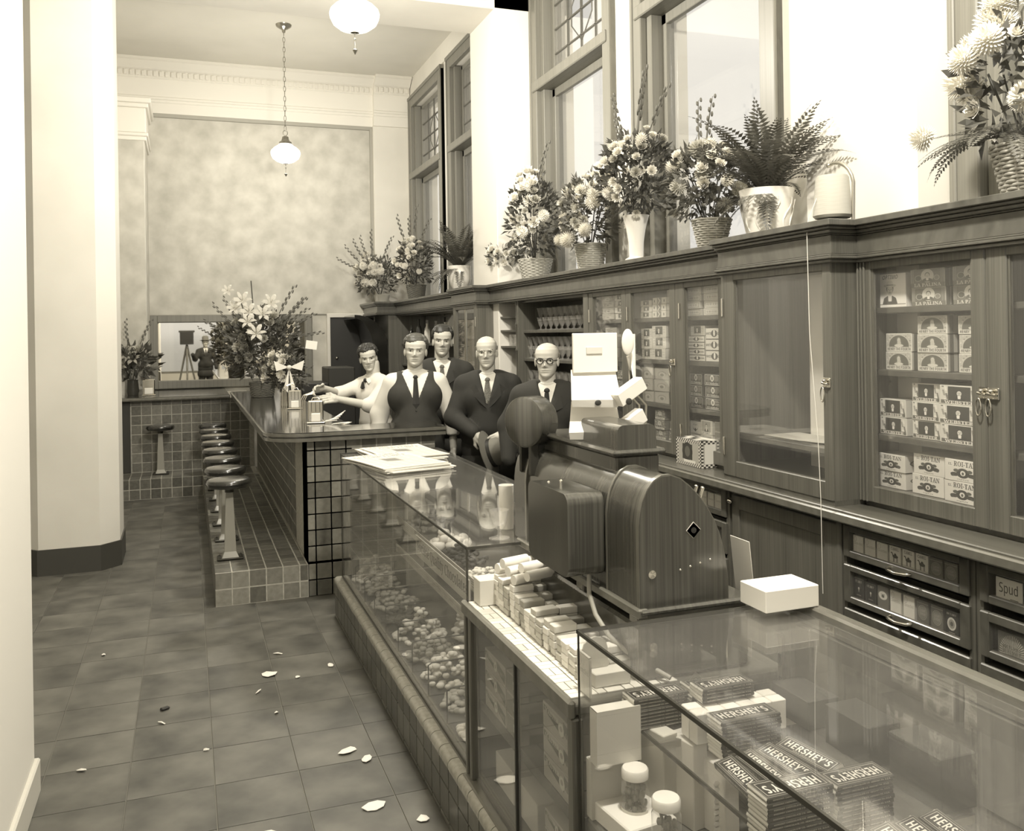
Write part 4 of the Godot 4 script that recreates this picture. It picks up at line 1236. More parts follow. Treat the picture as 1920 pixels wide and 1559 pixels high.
		"wings":
			im = img(128, 96, 0.12)
			for i in 24:
				var t := PI * i / 23.0
				poly(im, [Vector2(64, 80), Vector2(64 + 60 * cos(t), 80 - 76 * sin(t)), Vector2(64 + 58 * cos(t + 0.06), 80 - 74 * sin(t + 0.06))], tone(0.42))
			scrawl(im, Rect2(22, 46, 84, 14), tone(0.1), 9); scrawl(im, Rect2(22, 64, 84, 14), tone(0.1), 8)
		"hershey":
			im = img(512, 192, 0.028)
			frame(im, 6, 6, 500, 180, 3, tone(0.2)); frame(im, 20, 22, 472, 148, 4, tone(0.5)); rect(im, 24, 26, 464, 140, tone(0.02))
			letters(im, "HERSHEY'S", Rect2(44, 46, 424, 88), tone(0.62), "Droid Sans/b"); letters(im, "MILK CHOCOLATE", Rect2(150, 144, 210, 14), tone(0.4), "Droid Sans/b")
		"hershey_side":
			im = img(512, 64, 0.025)
			letters(im, "HERSHEY CHOCOLATE CO. HERSHEY PA. U.S.A.", Rect2(30, 18, 450, 28), tone(0.5), "Droid Sans/b")
		"hershey_roll":
			im = img(512, 192, 0.05)
			rect(im, 0, 150, 512, 26, tone(0.55)); letters(im, "HERSHEY'S", Rect2(26, 20, 460, 112), tone(0.6), "Droid Sans/b"); letters(im, "MILK CHOCOLATE", Rect2(120, 154, 270, 16), tone(0.06), "Droid Sans/b")
		"masters":
			im = img(256, 128, 0.3)
			poly(im, [Vector2(0, 10), Vector2(150, 60), Vector2(150, 96), Vector2(0, 40)], tone(0.05)); poly(im, [Vector2(150, 10), Vector2(256, 50), Vector2(256, 118), Vector2(150, 70)], tone(0.09))
			letters(im, "MASTER", Rect2(12, 22, 104, 26), tone(0.5), "Droid Serif/b"); oval(im, Vector2(134, 62), Vector2(20, 34), tone(0.5)); oval(im, Vector2(134, 58), Vector2(10, 14), tone(0.25)); scrawl(im, Rect2(164, 58, 80, 26), tone(0.4), 6); frame(im, 0, 0, 256, 128, 5, tone(0.36))
		"news":
			im = img(256, 384, 0.68)
			scrawl(im, Rect2(20, 10, 216, 30), tone(0.12), 12); rect(im, 12, 46, 232, 2, tone(0.2))
			for c in 6:
				for r in 44:
					if (c * 7 + r * 3) % 11 > 1: rect(im, 14 + c * 39, 90 + r * 6.4, 30 + (r * 5 + c * 3) % 6, 2, tone(0.3))
			scrawl(im, Rect2(16, 54, 224, 28), tone(0.08), 14); rect(im, 92, 130, 74, 84, tone(0.36)); rect(im, 100, 140, 56, 60, tone(0.2))
		"societe":
			im = img(512, 64, 0.46)
			letters(im, "Société Quality Chocolates", Rect2(18, 10, 476, 44), tone(0.05), "Droid Serif/b")
		"card_strip":
			im = img(256, 48, 0.5)
			for i in 4:
				frame(im, i * 64 + 2, 2, 60, 44, 2, tone(0.3)); rect(im, i * 64 + 12, 12, 40, 3, tone(0.14)); rect(im, i * 64 + 10, 20, 44, 3, tone(0.16)); rect(im, i * 64 + 16, 30, 32, 3, tone(0.2))
		"brazils":
			im = img(256, 192, 0.60)
			scrawl(im, Rect2(90, 24, 130, 34), tone(0.2), 8); letters(im, "Brazils", Rect2(40, 92, 150, 34), tone(0.22), "Droid Serif/b"); rect(im, 90, 140, 110, 3, tone(0.4)); rect(im, 100, 150, 90, 3, tone(0.4)); rect(im, 0, 170, 256, 4, tone(0.3))
		"planters":
			im = img(256, 128, 0.62)
			scrawl(im, Rect2(14, 30, 226, 34), tone(0.4), 9); scrawl(im, Rect2(60, 78, 130, 26), tone(0.38), 7)
	T["lab_" + kind] = tex(im)
	return T["lab_" + kind]

func lab_mat(kind: String, rough := 0.55) -> StandardMaterial3D:
	if not M.has("print_" + kind): mat("print_" + kind, 0.5, rough, {"tex": label_tex(kind)})
	return M["print_" + kind]

func carton(w: float, h: float, d: float, wrap := 0.75) -> ArrayMesh:
	# a box whose label faces -x; local x from 0 (front) to d, z centred, y from 0
	var key := "ct%.3f_%.3f_%.3f_%.2f" % [w, h, d, wrap]
	if T.has(key): return T[key]
	var k := MB.new()
	var e := 0.0012
	var f := Rect2(0, 0, wrap, 1)
	var s := Rect2(wrap, 0, 1.0 - wrap, 1) if wrap < 1.0 else Rect2(0.0, 0.0, 0.06, 0.06)
	var z := w / 2
	k.quad(V(0, h - e, -z + e), V(0, h - e, z - e), V(0, e, z - e), V(0, e, -z + e), f)
	k.quad(V(e, h - e, z), V(d, h - e, z), V(d, e, z), V(e, e, z), s)
	k.quad(V(d, h - e, -z), V(e, h - e, -z), V(e, e, -z), V(d, e, -z), s)
	k.quad(V(e, h, -z + e), V(d, h, -z + e), V(d, h, z - e), V(e, h, z - e), Rect2(s.position, s.size * 0.3))
	k.quad(V(d, h, z), V(d, h, -z), V(d, 0, -z), V(d, 0, z), s)
	k.quad(V(e, 0, z), V(d, 0, z), V(d, 0, -z), V(e, 0, -z), s)
	# chamfers round the front
	k.quad(V(e, h, -z + e), V(e, h, z - e), V(0, h - e, z - e), V(0, h - e, -z + e), Rect2(0, 0, 0.02, 0.02))
	k.quad(V(0, h - e, z - e), V(e, h - e, z), V(e, e, z), V(0, e, z - e), Rect2(0, 0, 0.02, 0.02))
	k.quad(V(e, h - e, -z), V(0, h - e, -z + e), V(0, e, -z + e), V(e, e, -z), Rect2(0, 0, 0.02, 0.02))
	k.quad(V(0, e, -z + e), V(0, e, z - e), V(e, 0, z - e), V(e, 0, -z + e), Rect2(0, 0, 0.02, 0.02))
	T[key] = k.mesh()
	return T[key]

func put_box(nm: String, kind: String, w: float, h: float, d: float, at: Vector3, label: String, cat: String, group := "", turn := 0.0, wrap := 0.75) -> MeshInstance3D:
	var o := mi(nm, carton(w, h, d, wrap), lab_mat(kind), null, at3(at.x, at.y, at.z, turn))
	tag(o, label, cat, group)
	return o

# ---------------------------------------------------------------- cash register and white rack
func register() -> void:
	var r := thing("cash_register", "large polished dark wooden cash register seen from behind on its stand", "cash register", V(1.08, 0.82, -2.05))
	# everything below is relative to the near left foot; y 0.183 is the underside of the body
	var k := MB.new()
	k.box(V(0.0, 0.0, -0.80), V(0.33, 0.14, 0.0), 0.008)
	mi("stand", k.mesh(), M.mahogany, r)
	for z in [-0.78, -0.40, -0.06]: mi("stand_block", bxm(V(0.0, 0.14, z), V(0.33, 0.172, z + 0.05), 0.004), M.nosing, r)
	mi("rail", bxm(V(-0.012, 0.165, -0.88), V(0.02, 0.19, 0.014), 0.004), M.nosing, r)
	mi("bed_board", bxm(V(-0.005, 0.171, -0.88), V(0.335, 0.188, 0.018), 0.006), M.mahogany, r)
	var prof := func(g: float) -> Array:
		var a := []
		for q in [[0.0, 0.186], [0.0, 0.40], [0.004, 0.43], [0.012, 0.462], [0.026, 0.49], [0.045, 0.512], [0.068, 0.523], [0.095, 0.524], [0.122, 0.514], [0.15, 0.492], [0.178, 0.464], [0.20, 0.435], [0.222, 0.398], [0.238, 0.36], [0.251, 0.315], [0.258, 0.27], [0.262, 0.23], [0.262, 0.186]]:
			a.append(Vector2(0.13 + (q[0] - 0.13) * (1.0 + g), 0.186 + (q[1] - 0.186) * (1.0 + g)))
		return a
	k = MB.new(); k.prism(prof.call(0.0), -0.18, 0.0, Transform3D(), true)
	mi("near_end_housing", k.mesh(), M.mahogany, r)
	for bz in [[-0.012, 0.004], [-0.19, -0.18]]:
		k = MB.new(); k.prism(prof.call(0.012), bz[0], bz[1], Transform3D(), true)
		mi("end_bead", k.mesh(), M.nosing, r)
	k = MB.new(); k.prism(prof.call(0.0), 0.004, 0.006, Transform3D(), true)
	mi("end_panel", k.mesh(), M.mahogany, r)
	k = MB.new(); k.prism(prof.call(-0.05), -0.80, -0.18, Transform3D(), true)
	mi("middle_housing", k.mesh(), M.mahogany, r)
	k = MB.new(); k.prism(prof.call(-0.02), -0.93, -0.81, Transform3D(), true)
	mi("far_end_housing", k.mesh(), M.mahogany, r)
	k = MB.new(); k.prism(prof.call(0.0), -0.822, -0.808, Transform3D(), true)
	mi("end_bead", k.mesh(), M.nosing, r)
	# lock plate, screws and screw heads on the near end
	k = MB.new()
	for q in 4:
		var a := PI / 2 * q
		k.box(V(-0.016, -0.016, 0), V(0.016, 0.016, 0.003), 0.004, Transform3D(Basis(V(0, 0, 1), PI / 4), V(0.158, 0.378, 0.005)))
	var lp := mi("lock_plate", k.mesh(), M.white, r)
	mi("keyhole", lathm([Vector2(0.0, 0.0), Vector2(0.008, 0.0), Vector2(0.008, 0.003), Vector2(0.0, 0.003)], 12), M.black, lp, Transform3D(Basis(V(1, 0, 0), PI / 2), V(0.158, 0.378, 0.006)))
	mi("small_lock", lathm([Vector2(0.0, 0.0), Vector2(0.011, 0.0), Vector2(0.011, 0.003), Vector2(0.0, 0.004)], 14), M.chrome, r, Transform3D(Basis(V(1, 0, 0), PI / 2), V(0.034, 0.275, 0.006)))
	for i in 4: mi("screw", lathm([Vector2(0.0, 0.0), Vector2(0.0035, 0.0), Vector2(0.002, 0.0025), Vector2(0.0, 0.003)], 8), M.chrome, r, Transform3D(Basis(V(1, 0, 0), PI / 2), V(0.118 + i * 0.03, 0.278 + i * 0.006, 0.006)))
	# motor box on the back
	k = MB.new()
	var rr := []
	for q in [[0.0, 0.0, PI, 1.5 * PI], [1.0, 0.0, 1.5 * PI, TAU], [1.0, 1.0, 0.0, 0.5 * PI], [0.0, 1.0, 0.5 * PI, PI]]:
		for i in 6:
			var t := lerpf(q[2], q[3], i / 5.0)
			var cr := 0.03
			rr.append(Vector2(lerpf(-0.50 + cr, -0.20 - cr, q[0]) + cr * cos(t), lerpf(0.225 + cr, 0.455 - cr, q[1]) + cr * sin(t)))
	k.prism(rr, 0.0, 0.11, Transform3D(Basis(V(0, 0, 1), V(0, 1, 0), V(-1, 0, 0)), V(0.0, 0, 0)), true)
	var mb := mi("motor_box", k.mesh(), M.mahogany, r)
	mi("thumb_screw", lathm([Vector2(0.0, 0.0), Vector2(0.004, 0.0), Vector2(0.004, 0.012), Vector2(0.006, 0.013), Vector2(0.0, 0.018)], 8), M.chrome, mb, at3(-0.06, 0.455, -0.36))
	mi("thumb_screw", lathm([Vector2(0.0, 0.0), Vector2(0.006, 0.0), Vector2(0.0, 0.004)], 8), M.chrome, mb, at3(-0.07, 0.455, -0.43))
	# upper housing, ledge and top box
	mi("upper_housing", bxm(V(0.065, 0.48, -0.80), V(0.205, 0.545, -0.25), 0.006), M.mahogany, r)
	mi("upper_ledge", bxm(V(0.05, 0.545, -0.86), V(0.222, 0.562, -0.235), 0.007), M.mahogany, r)
	k = MB.new()
	var tp := [Vector2(0, 0), Vector2(0.125, 0), Vector2(0.125, 0.05)]
	for i in 6: tp.append(Vector2(0.105 + 0.02 * cos(PI / 2 * i / 5.0), 0.05 + 0.02 * sin(PI / 2 * i / 5.0)))
	for i in 6: tp.append(Vector2(0.02 - 0.02 * sin(PI / 2 * i / 5.0), 0.05 + 0.02 * cos(PI / 2 * i / 5.0)))
	k.prism(tp, -0.33, 0.0, Transform3D(Basis.IDENTITY, V(0.07, 0.562, -0.25)), true)
	mi("top_box", k.mesh(), M.mahogany, r)
	# key levers on the clerk's side
	for i in 2: mi("key_lever", bxm(V(0.225 + i * 0.012, 0.43 + i * 0.006, -0.02 - i * 0.05), V(0.235 + i * 0.012, 0.49, -0.008 - i * 0.05), 0.003), M.chrome, r, Transform3D(Basis(V(0, 0, 1), -0.35), V(-0.17, 0.10, -0.02)))
	# drum on two posts at the far end
	var dr := MB.new()
	dr.lathe([Vector2(0.0, -0.045), Vector2(0.08, -0.045), Vector2(0.086, -0.04), Vector2(0.086, 0.035), Vector2(0.08, 0.045), Vector2(0.07, 0.045), Vector2(0.066, 0.03)], 30, Transform3D(Basis(V(0, 1, 0), 0.5) * Basis(V(0, 0, 1), -PI / 2), V(0.02, 0.60, -0.80)))
	var drum := mi("drum", dr.mesh(), M.mahogany, r)
	dr = MB.new()
	dr.lathe([Vector2(0.0, 0.031), Vector2(0.068, 0.031), Vector2(0.068, 0.034), Vector2(0.0, 0.034)], 26, Transform3D(Basis(V(0, 1, 0), 0.5) * Basis(V(0, 0, 1), -PI / 2), V(0.02, 0.60, -0.80)))
	mi("dial", dr.mesh(), M.white_gloss, drum)
	for z in [-0.86, -0.77]: mi("post", bxm(V(-0.005, 0.42, z), V(0.03, 0.54, z + 0.016), 0.004), M.iron, r)
	# power cord
	k = MB.new()
	k.tube([V(-0.03, 0.23, -0.24), V(-0.035, 0.17, -0.23), V(-0.03, 0.12, -0.20), V(-0.02, 0.08, -0.14), V(0.0, 0.055, -0.08), V(0.03, 0.035, -0.03), V(0.07, 0.012, 0.03)], 0.0065, 8)
	mi("power_cord", k.mesh(), M.trim_grey, r)
	# white display rack standing on the top box
	var w := thing("white_display_rack", "white card display rack with two trays and angled boxes on the cash register", "rack", V(1.14, 1.382, -2.58))
	mi("back_card", bxm(V(0.0, 0.21, -0.01), V(0.155, 0.335, 0.0), 0.002), M.white, w)
	mi("card_slip", bxm(V(0.045, 0.27, 0.0), V(0.10, 0.29, 0.003)), M.card, w)
	for t in [[0.13, 0.22, -0.03], [0.03, 0.12, -0.04]]:
		k = MB.new()
		var a := [V(t[2], t[0], 0.05), V(0.14, t[0] - 0.005, 0.05), V(0.155, t[1], -0.02), V(0.0, t[1], -0.02)]
		var b := [V(t[2] + 0.005, t[0] - 0.022, 0.045), V(0.13, t[0] - 0.03, 0.045), V(0.15, t[1] - 0.06, -0.02), V(0.005, t[1] - 0.06, -0.02)]
		k.quad(a[3], a[2], a[1], a[0]); k.quad(a[0], a[1], b[1], b[0]); k.quad(a[1], a[2], b[2], b[1]); k.quad(a[3], a[0], b[0], b[3]); k.quad(b[0], b[1], b[2], b[3]); k.quad(a[2], a[3], b[3], b[2])
		var tr := mi("tray", k.mesh(), M.white, w)
		k = MB.new(); k.ball(V(0.06, t[0] - 0.012, 0.05), V(0.011, 0.009, 0.003), 10, 6)
		mi("thumb_notch", k.mesh(), M.dark, tr)
		k = MB.new()
		k.box(V(-0.005, -0.022, -0.02), V(0.105, 0.022, 0.02), 0.002, Transform3D(Basis(V(0, 1, 0), 0.15) * Basis(V(0, 0, 1), 0.5), V(0.125, t[0] - 0.005, 0.055)))
		var bx := mi("angled_box", k.mesh(), M.white, w)
		k = MB.new(); k.ball(V(0.155, t[0] - 0.01, 0.074), V(0.011, 0.011, 0.003), 10, 6)
		mi("thumb_notch", k.mesh(), M.dark, bx)
	for x in [0.19, 0.215]:
		k = MB.new(); k.tube([V(x - 0.02, 0.16, 0.0), V(x + 0.04, 0.10, 0.0), V(x + 0.035, 0.0, 0.0)], 0.004, 6)
		mi("rack_wire", k.mesh(), M.nickel, w)
	k = MB.new(); k.ball(V(0.182, 0.305, 0.02), V(0.022, 0.042, 0.006), 18, 12)
	mi("oval_disc", k.mesh(), M.white, w)
	k = MB.new(); k.tube([V(0.185, 0.26, 0.012), V(0.205, 0.18, 0.0), V(0.215, 0.33, -0.01)], 0.005, 6)
	k.box(V(0.20, 0.18, -0.012), V(0.222, 0.33, -0.006))
	mi("side_card", k.mesh(), M.white, w)
	# white tube and papers round the register
	tag(mi("paper_roll", lathm([Vector2(0.0, 0), Vector2(0.026, 0), Vector2(0.028, 0.16), Vector2(0.024, 0.16), Vector2(0.02, 0.02), Vector2(0.0, 0.02)], 18), M.white, null, at3(1.10, 1.001, -3.12)), "white paper roll standing on the glass case behind the register", "paper roll")
	tag(mi("white_carton", bxm(V(0, 0, 0), V(0.16, 0.055, 0.11), 0.002), M.white, null, at3(1.335, 1.017, -1.98)), "plain white carton at the corner of the near glass case", "carton")
	tag(mi("loose_sheet", bxm(V(0, 0, 0), V(0.002, 0.17, 0.09), 0.0005), M.paper, null, Transform3D(Basis(V(0, 0, 1), 0.1), V(1.43, 0.98, -2.14))), "white sheet of paper propped beside the cash register", "paper")

# ---------------------------------------------------------------- goods on the shelves
func cigar_stack(kind: String, n: int, z0: float, z1: float, y: float, h: float, x: float, label: String, group: String, depth := 0.15) -> void:
	var place := ["bottom", "second", "third", "top"]
	for i in n:
		var pos: String = "single" if n == 1 else ("top" if i == n - 1 else ("bottom" if i == 0 else ["", "second from bottom", "third from bottom"][i]))
		put_box("cigar_box", kind, absf(z1 - z0) - 0.003, h - 0.001, depth, V(x + rng.randf_range(-0.003, 0.006), y + i * h, (z0 + z1) / 2 + rng.randf_range(-0.003, 0.003)), label % pos, "cigar box", group, rng.randf_range(-0.02, 0.02))

func goods() -> void:
	var g := "cigar boxes behind the glass doors"
	# bay right of the dark cabinet: rows from the top
	put_box("cigar_box", "optimo", 0.14, 0.135, 0.12, V(2.66, 1.801, -2.852), "pale square cigar box with a moustached man in a hat", "cigar box", g, 0.0, 1.0)
	cigar_stack("palina", 2, -2.75, -2.58, 1.801, 0.071, 2.655, "%s of two cigar boxes with a lady in an oval, left stack", g)
	cigar_stack("palina", 2, -2.555, -2.39, 1.801, 0.071, 2.66, "%s of two cigar boxes with a lady in an oval, right stack", g)
	cigar_stack("henry", 2, -2.895, -2.755, 1.551, 0.073, 2.66, "%s of two boxes with a bearded head, leftmost on second shelf", g)
	cigar_stack("henry", 3, -2.725, -2.575, 1.551, 0.071, 2.655, "%s of three bearded-head cigar boxes, middle stack on second shelf", g)
	cigar_stack("henry", 3, -2.535, -2.39, 1.551, 0.070, 2.66, "%s of three bearded-head cigar boxes, right stack on second shelf", g)
	cigar_stack("webster", 2, -2.93, -2.785, 1.291, 0.071, 2.655, "%s of two balding-statesman cigar boxes, left on third shelf", g)
	cigar_stack("webster", 3, -2.75, -2.61, 1.291, 0.0715, 2.65, "%s of three balding-statesman cigar boxes, middle of third shelf", g)
	cigar_stack("webster", 3, -2.60, -2.42, 1.291, 0.0715, 2.635, "%s of three balding-statesman cigar boxes, right on third shelf", g)
	cigar_stack("roitan", 2, -2.945, -2.79, 1.076, 0.068, 2.65, "%s of two white cigar boxes with a dark crest, left on bottom shelf", g)
	cigar_stack("roitan", 2, -2.755, -2.60, 1.076, 0.078, 2.65, "%s of two white cigar boxes with a dark crest, middle of bottom shelf", g)
	cigar_stack("roitan", 2, -2.585, -2.42, 1.076, 0.079, 2.635, "%s of two white cigar boxes with a dark crest, right on bottom shelf", g)
	# bay at the picture's right edge
	cigar_stack("busy", 2, -2.24, -2.08, 1.801, 0.07, 2.66, "%s of two busy-patterned cigar boxes at the right edge, top shelf", g)
	cigar_stack("palm", 3, -2.24, -2.08, 1.291, 0.07, 2.65, "%s of three pale cigar boxes at the right edge, third shelf", g)
	cigar_stack("roitan", 2, -2.24, -2.08, 1.076, 0.08, 2.65, "%s of two white crested cigar boxes at the right edge, bottom shelf", g)
	# bay left of the dark cabinet
	cigar_stack("slab", 4, -4.40, -4.25, 1.801, 0.040, 2.64, "%s of four flat cigar boxes with framed lettering, left stack", g)
	cigar_stack("slab", 4, -4.225, -4.06, 1.801, 0.040, 2.64, "%s of four flat cigar boxes with framed lettering, right stack", g)
	cigar_stack("owl", 4, -4.385, -4.215, 1.551, 0.035, 2.64, "%s of four flat owl cigar boxes on the second shelf", g)
	put_box("cigar_box", "corona", 0.14, 0.055, 0.14, V(2.65, 1.692, -4.30), "portrait cigar box lying on the flat owl boxes", "cigar box", g)
	cigar_stack("owl", 3, -4.205, -4.03, 1.551, 0.061, 2.64, "%s of three taller owl cigar boxes on the second shelf", g)
	cigar_stack("sidelo", 3, -4.40, -4.265, 1.291, 0.064, 2.65, "%s of three black-and-white medallion cigar boxes, left stack", g)
	cigar_stack("sidelo", 3, -4.225, -4.07, 1.291, 0.065, 2.64, "%s of three black-and-white medallion cigar boxes, right stack", g)
	cigar_stack("palm", 2, -4.40, -4.28, 1.076, 0.07, 2.65, "%s of two pale bird-emblem cigar boxes on the bottom shelf", g)
	cigar_stack("orator", 2, -4.27, -4.15, 1.076, 0.078, 2.64, "%s of two cigar boxes with a standing orator on the bottom shelf", g)
	cigar_stack("dark_side", 3, -4.135, -4.02, 1.076, 0.052, 2.64, "%s of three dark boxes lettered N on the bottom shelf", g)
	put_box("cigar_box", "checker", 0.25, 0.143, 0.11, V(2.502, 1.0005, -4.168), "large cigar box with checkered edges standing on the dark ledge", "cigar box")
	# next bay left
	cigar_stack("corona", 3, -5.0 + 0.06, -4.80, 1.801, 0.036, 2.64, "%s of three small portrait cigar boxes, top shelf by the white rack", g)
	cigar_stack("strap", 3, -4.79, -4.63, 1.801, 0.040, 2.64, "%s of three boxes with dark centre bands on the top shelf", g)
	cigar_stack("plain", 4, -4.62, -4.50, 1.801, 0.040, 2.64, "%s of four plain boxes at the door post, top shelf", g)
	cigar_stack("corona", 3, -4.94, -4.80, 1.551, 0.062, 2.64, "%s of three long-haired portrait cigar boxes, left stack second shelf", g)
	cigar_stack("corona", 3, -4.785, -4.62, 1.551, 0.067, 2.63, "%s of three long-haired portrait cigar boxes, right stack second shelf", g)
	cigar_stack("plain", 3, -4.94, -4.79, 1.291, 0.070, 2.64, "%s of three plain tan cigar boxes, left stack third shelf", g)
	cigar_stack("plain", 3, -4.78, -4.60, 1.291, 0.070, 2.64, "%s of three plain tan cigar boxes, right stack third shelf", g)
	cigar_stack("busy", 3, -4.78, -4.66, 1.076, 0.058, 2.64, "%s of three busy-patterned boxes behind the register, bottom shelf", g)
	cigar_stack("busy", 2, -4.65, -4.50, 1.076, 0.058, 2.66, "%s of two busy-patterned boxes near the latch, bottom shelf", g)
	# narrow bay
	cigar_stack("plain", 4, -5.48, -5.30, 1.801, 0.040, 2.64, "%s of four tan boxes in the narrow bay, left stack", g)
	cigar_stack("corona", 4, -5.29, -5.13, 1.801, 0.040, 2.64, "%s of four dark-fronted boxes in the narrow bay, right stack", g)
	cigar_stack("plain", 3, -5.45, -5.28, 1.551, 0.066, 2.64, "%s of three tan boxes half hidden by the white rack", g)
	cigar_stack("busy", 3, -5.27, -5.12, 1.291, 0.06, 2.64, "%s of three patterned boxes seen under the white rack", g)
	# cigarette packs in the glass-fronted drawers
	var row1 := ["chester", "chester", "chester", "camel", "camel", "camel", "lucky", "lucky"]
	var place := ["leftmost", "second from left", "third from left", "left", "middle", "right", "left", "right"]
	for i in 8:
		var lab: String = {"chester": "pale cigarette pack, %s in the upper drawer", "camel": "cigarette pack with a camel, %s of three in the upper drawer", "lucky": "dark cigarette pack with a round bull's-eye, %s of two in the upper drawer"}[row1[i]] % place[i]
		put_box("cigarette_pack", row1[i], 0.058, 0.075, 0.022, V(2.487, 0.823, -2.872 + i * 0.0655), lab, "cigarette pack", "packs in the upper drawer", 0.0, 1.0)
	var row2 := ["black_pack", "black_pack", "oval_pack", "chester", "chester", "lucky", "lucky", "gem_pack"]
	var lab2 := ["black cigarette pack, leftmost in the lower drawer", "black cigarette pack, second in the lower drawer", "grey cigarette pack with a white oval in the lower drawer", "pale cigarette pack beside the oval-marked one, lower drawer", "pale cigarette pack in the middle of the lower drawer", "dark bull's-eye cigarette pack, left of two in the lower drawer", "dark bull's-eye cigarette pack, right of two in the lower drawer", "black cigarette pack with a white medallion, rightmost in lower drawer"]
	for i in 8: put_box("cigarette_pack", row2[i], 0.056, 0.088 if i != 1 else 0.084, 0.022, V(2.487, 0.642, -2.872 + i * 0.0655), lab2[i], "cigarette pack", "packs in the lower drawer", 0.0, 1.0)
	put_box("price_card", "spud", 0.10, 0.075, 0.004, V(2.487, 0.823, -2.18), "white hand-lettered card in the drawer at the right edge", "card", "", 0.0, 1.0)
	put_box("cigarette_pack", "wings", 0.11, 0.082, 0.022, V(2.487, 0.642, -2.17), "dark pack with a sunburst in the lower drawer at the right edge", "cigarette pack", "", 0.0, 1.0)
	for i in 3: put_box("cigarette_pack", "chester", 0.058, 0.08, 0.022, V(2.487, 0.818, -4.0 + i * 0.066), "pale cigarette pack behind the register keys, %s of three" % ["left", "middle", "right"][i], "cigarette pack", "packs behind the register", 0.0, 1.0)
	glassware()
	chocolate_bars()
	low_counter_goods()
	candy()

func glassware() -> void:
	# stemmed sundae glasses, nested in stacks
	var gl := mat("glassware", 0.9, 0.03, {"alpha": 0.10})
	gl.metallic_specular = 0.7
	var prof := [Vector2(0.0, 0), Vector2(0.026, 0.0), Vector2(0.026, 0.004), Vector2(0.006, 0.010), Vector2(0.005, 0.022), Vector2(0.012, 0.03), Vector2(0.02, 0.05), Vector2(0.027, 0.085), Vector2(0.034, 0.10)]
	var m := lathm(prof, 12)
	var first: Node3D = null
	for s in [[1.745, -6.70, -5.82, 9, 3, 0.15], [1.515, -6.92, -6.15, 8, 2, 0.15], [1.24, -6.92, -6.10, 8, 2, 0.15]]:
		var row: String = {1.745: "upper", 1.515: "middle", 1.24: "lower"}[s[0]]
		for i in s[3]:
			for j in 2:
				for t in 2:
					var o := mi("sundae_glass", m, gl, null, at3(2.68 + j * 0.085, s[0] + t * 0.075, lerpf(s[1], s[2], float(i) / (s[3] - 1))))
					tag(o, "stemmed sundae glass nested in stacks on the %s open shelf" % row, "glass", "sundae glasses on the %s open shelf" % row)
	var tm := lathm([Vector2(0.0, 0), Vector2(0.024, 0.0), Vector2(0.032, 0.10), Vector2(0.030, 0.10), Vector2(0.022, 0.006), Vector2(0.0, 0.006)], 12)
	for i in 7:
		tag(mi("tumbler", tm, gl, null, at3(2.70 + 0.012 * (i % 2), 1.61, -7.55 + i * 0.068)), "plain tumbler in a row on the rounded corner shelf", "glass", "tumblers on the corner shelf")
	# bottles on the far shelf
	var bp := [Vector2(0.0, 0), Vector2(0.034, 0.0), Vector2(0.036, 0.01), Vector2(0.036, 0.15), Vector2(0.03, 0.175), Vector2(0.013, 0.2), Vector2(0.012, 0.255), Vector2(0.015, 0.257), Vector2(0.015, 0.27), Vector2(0.0, 0.27)]
	var bm := lathm(bp, 14)
	var kinds := ["black_gloss", "glassware", "dark", "white_gloss", "glassware"]
	for i in 14:
		var s := 0.8 + 0.3 * float((i * 7) % 5) / 4.0
		tag(mi("bottle", bm, M[kinds[i % 5]], null, Transform3D(Basis().scaled(V(1, s, 1)), V(2.70 + 0.05 * (i % 2), 1.62, -11.2 + i * 0.2))), "syrup bottle on the far shelf behind the men, %s from the doorway" % ["first", "second", "third", "fourth", "fifth", "sixth", "seventh", "eighth", "ninth", "tenth", "eleventh", "twelfth", "thirteenth", "fourteenth"][i], "bottle", "bottles on the far shelf")
	tag(mi("price_card", bxm(V(0, 0, -0.06), V(0.004, 0.11, 0.06)), M.card, null, at3(2.66, 1.62, -9.15)), "small pale card standing among the far bottles", "card")
	# counter things: sundae glass on the candy case
	var o := mi("footed_glass", lathm([Vector2(0.0, 0), Vector2(0.036, 0.0), Vector2(0.036, 0.003), Vector2(0.008, 0.008), Vector2(0.006, 0.03), Vector2(0.016, 0.036), Vector2(0.025, 0.05), Vector2(0.032, 0.085), Vector2(0.036, 0.1), Vector2(0.034, 0.1), Vector2(0.022, 0.052), Vector2(0.0, 0.042)], 18), gl, null, at3(1.02, 1.0025, -2.97))
	tag(o, "small footed dessert glass on top of the candy case", "glass")

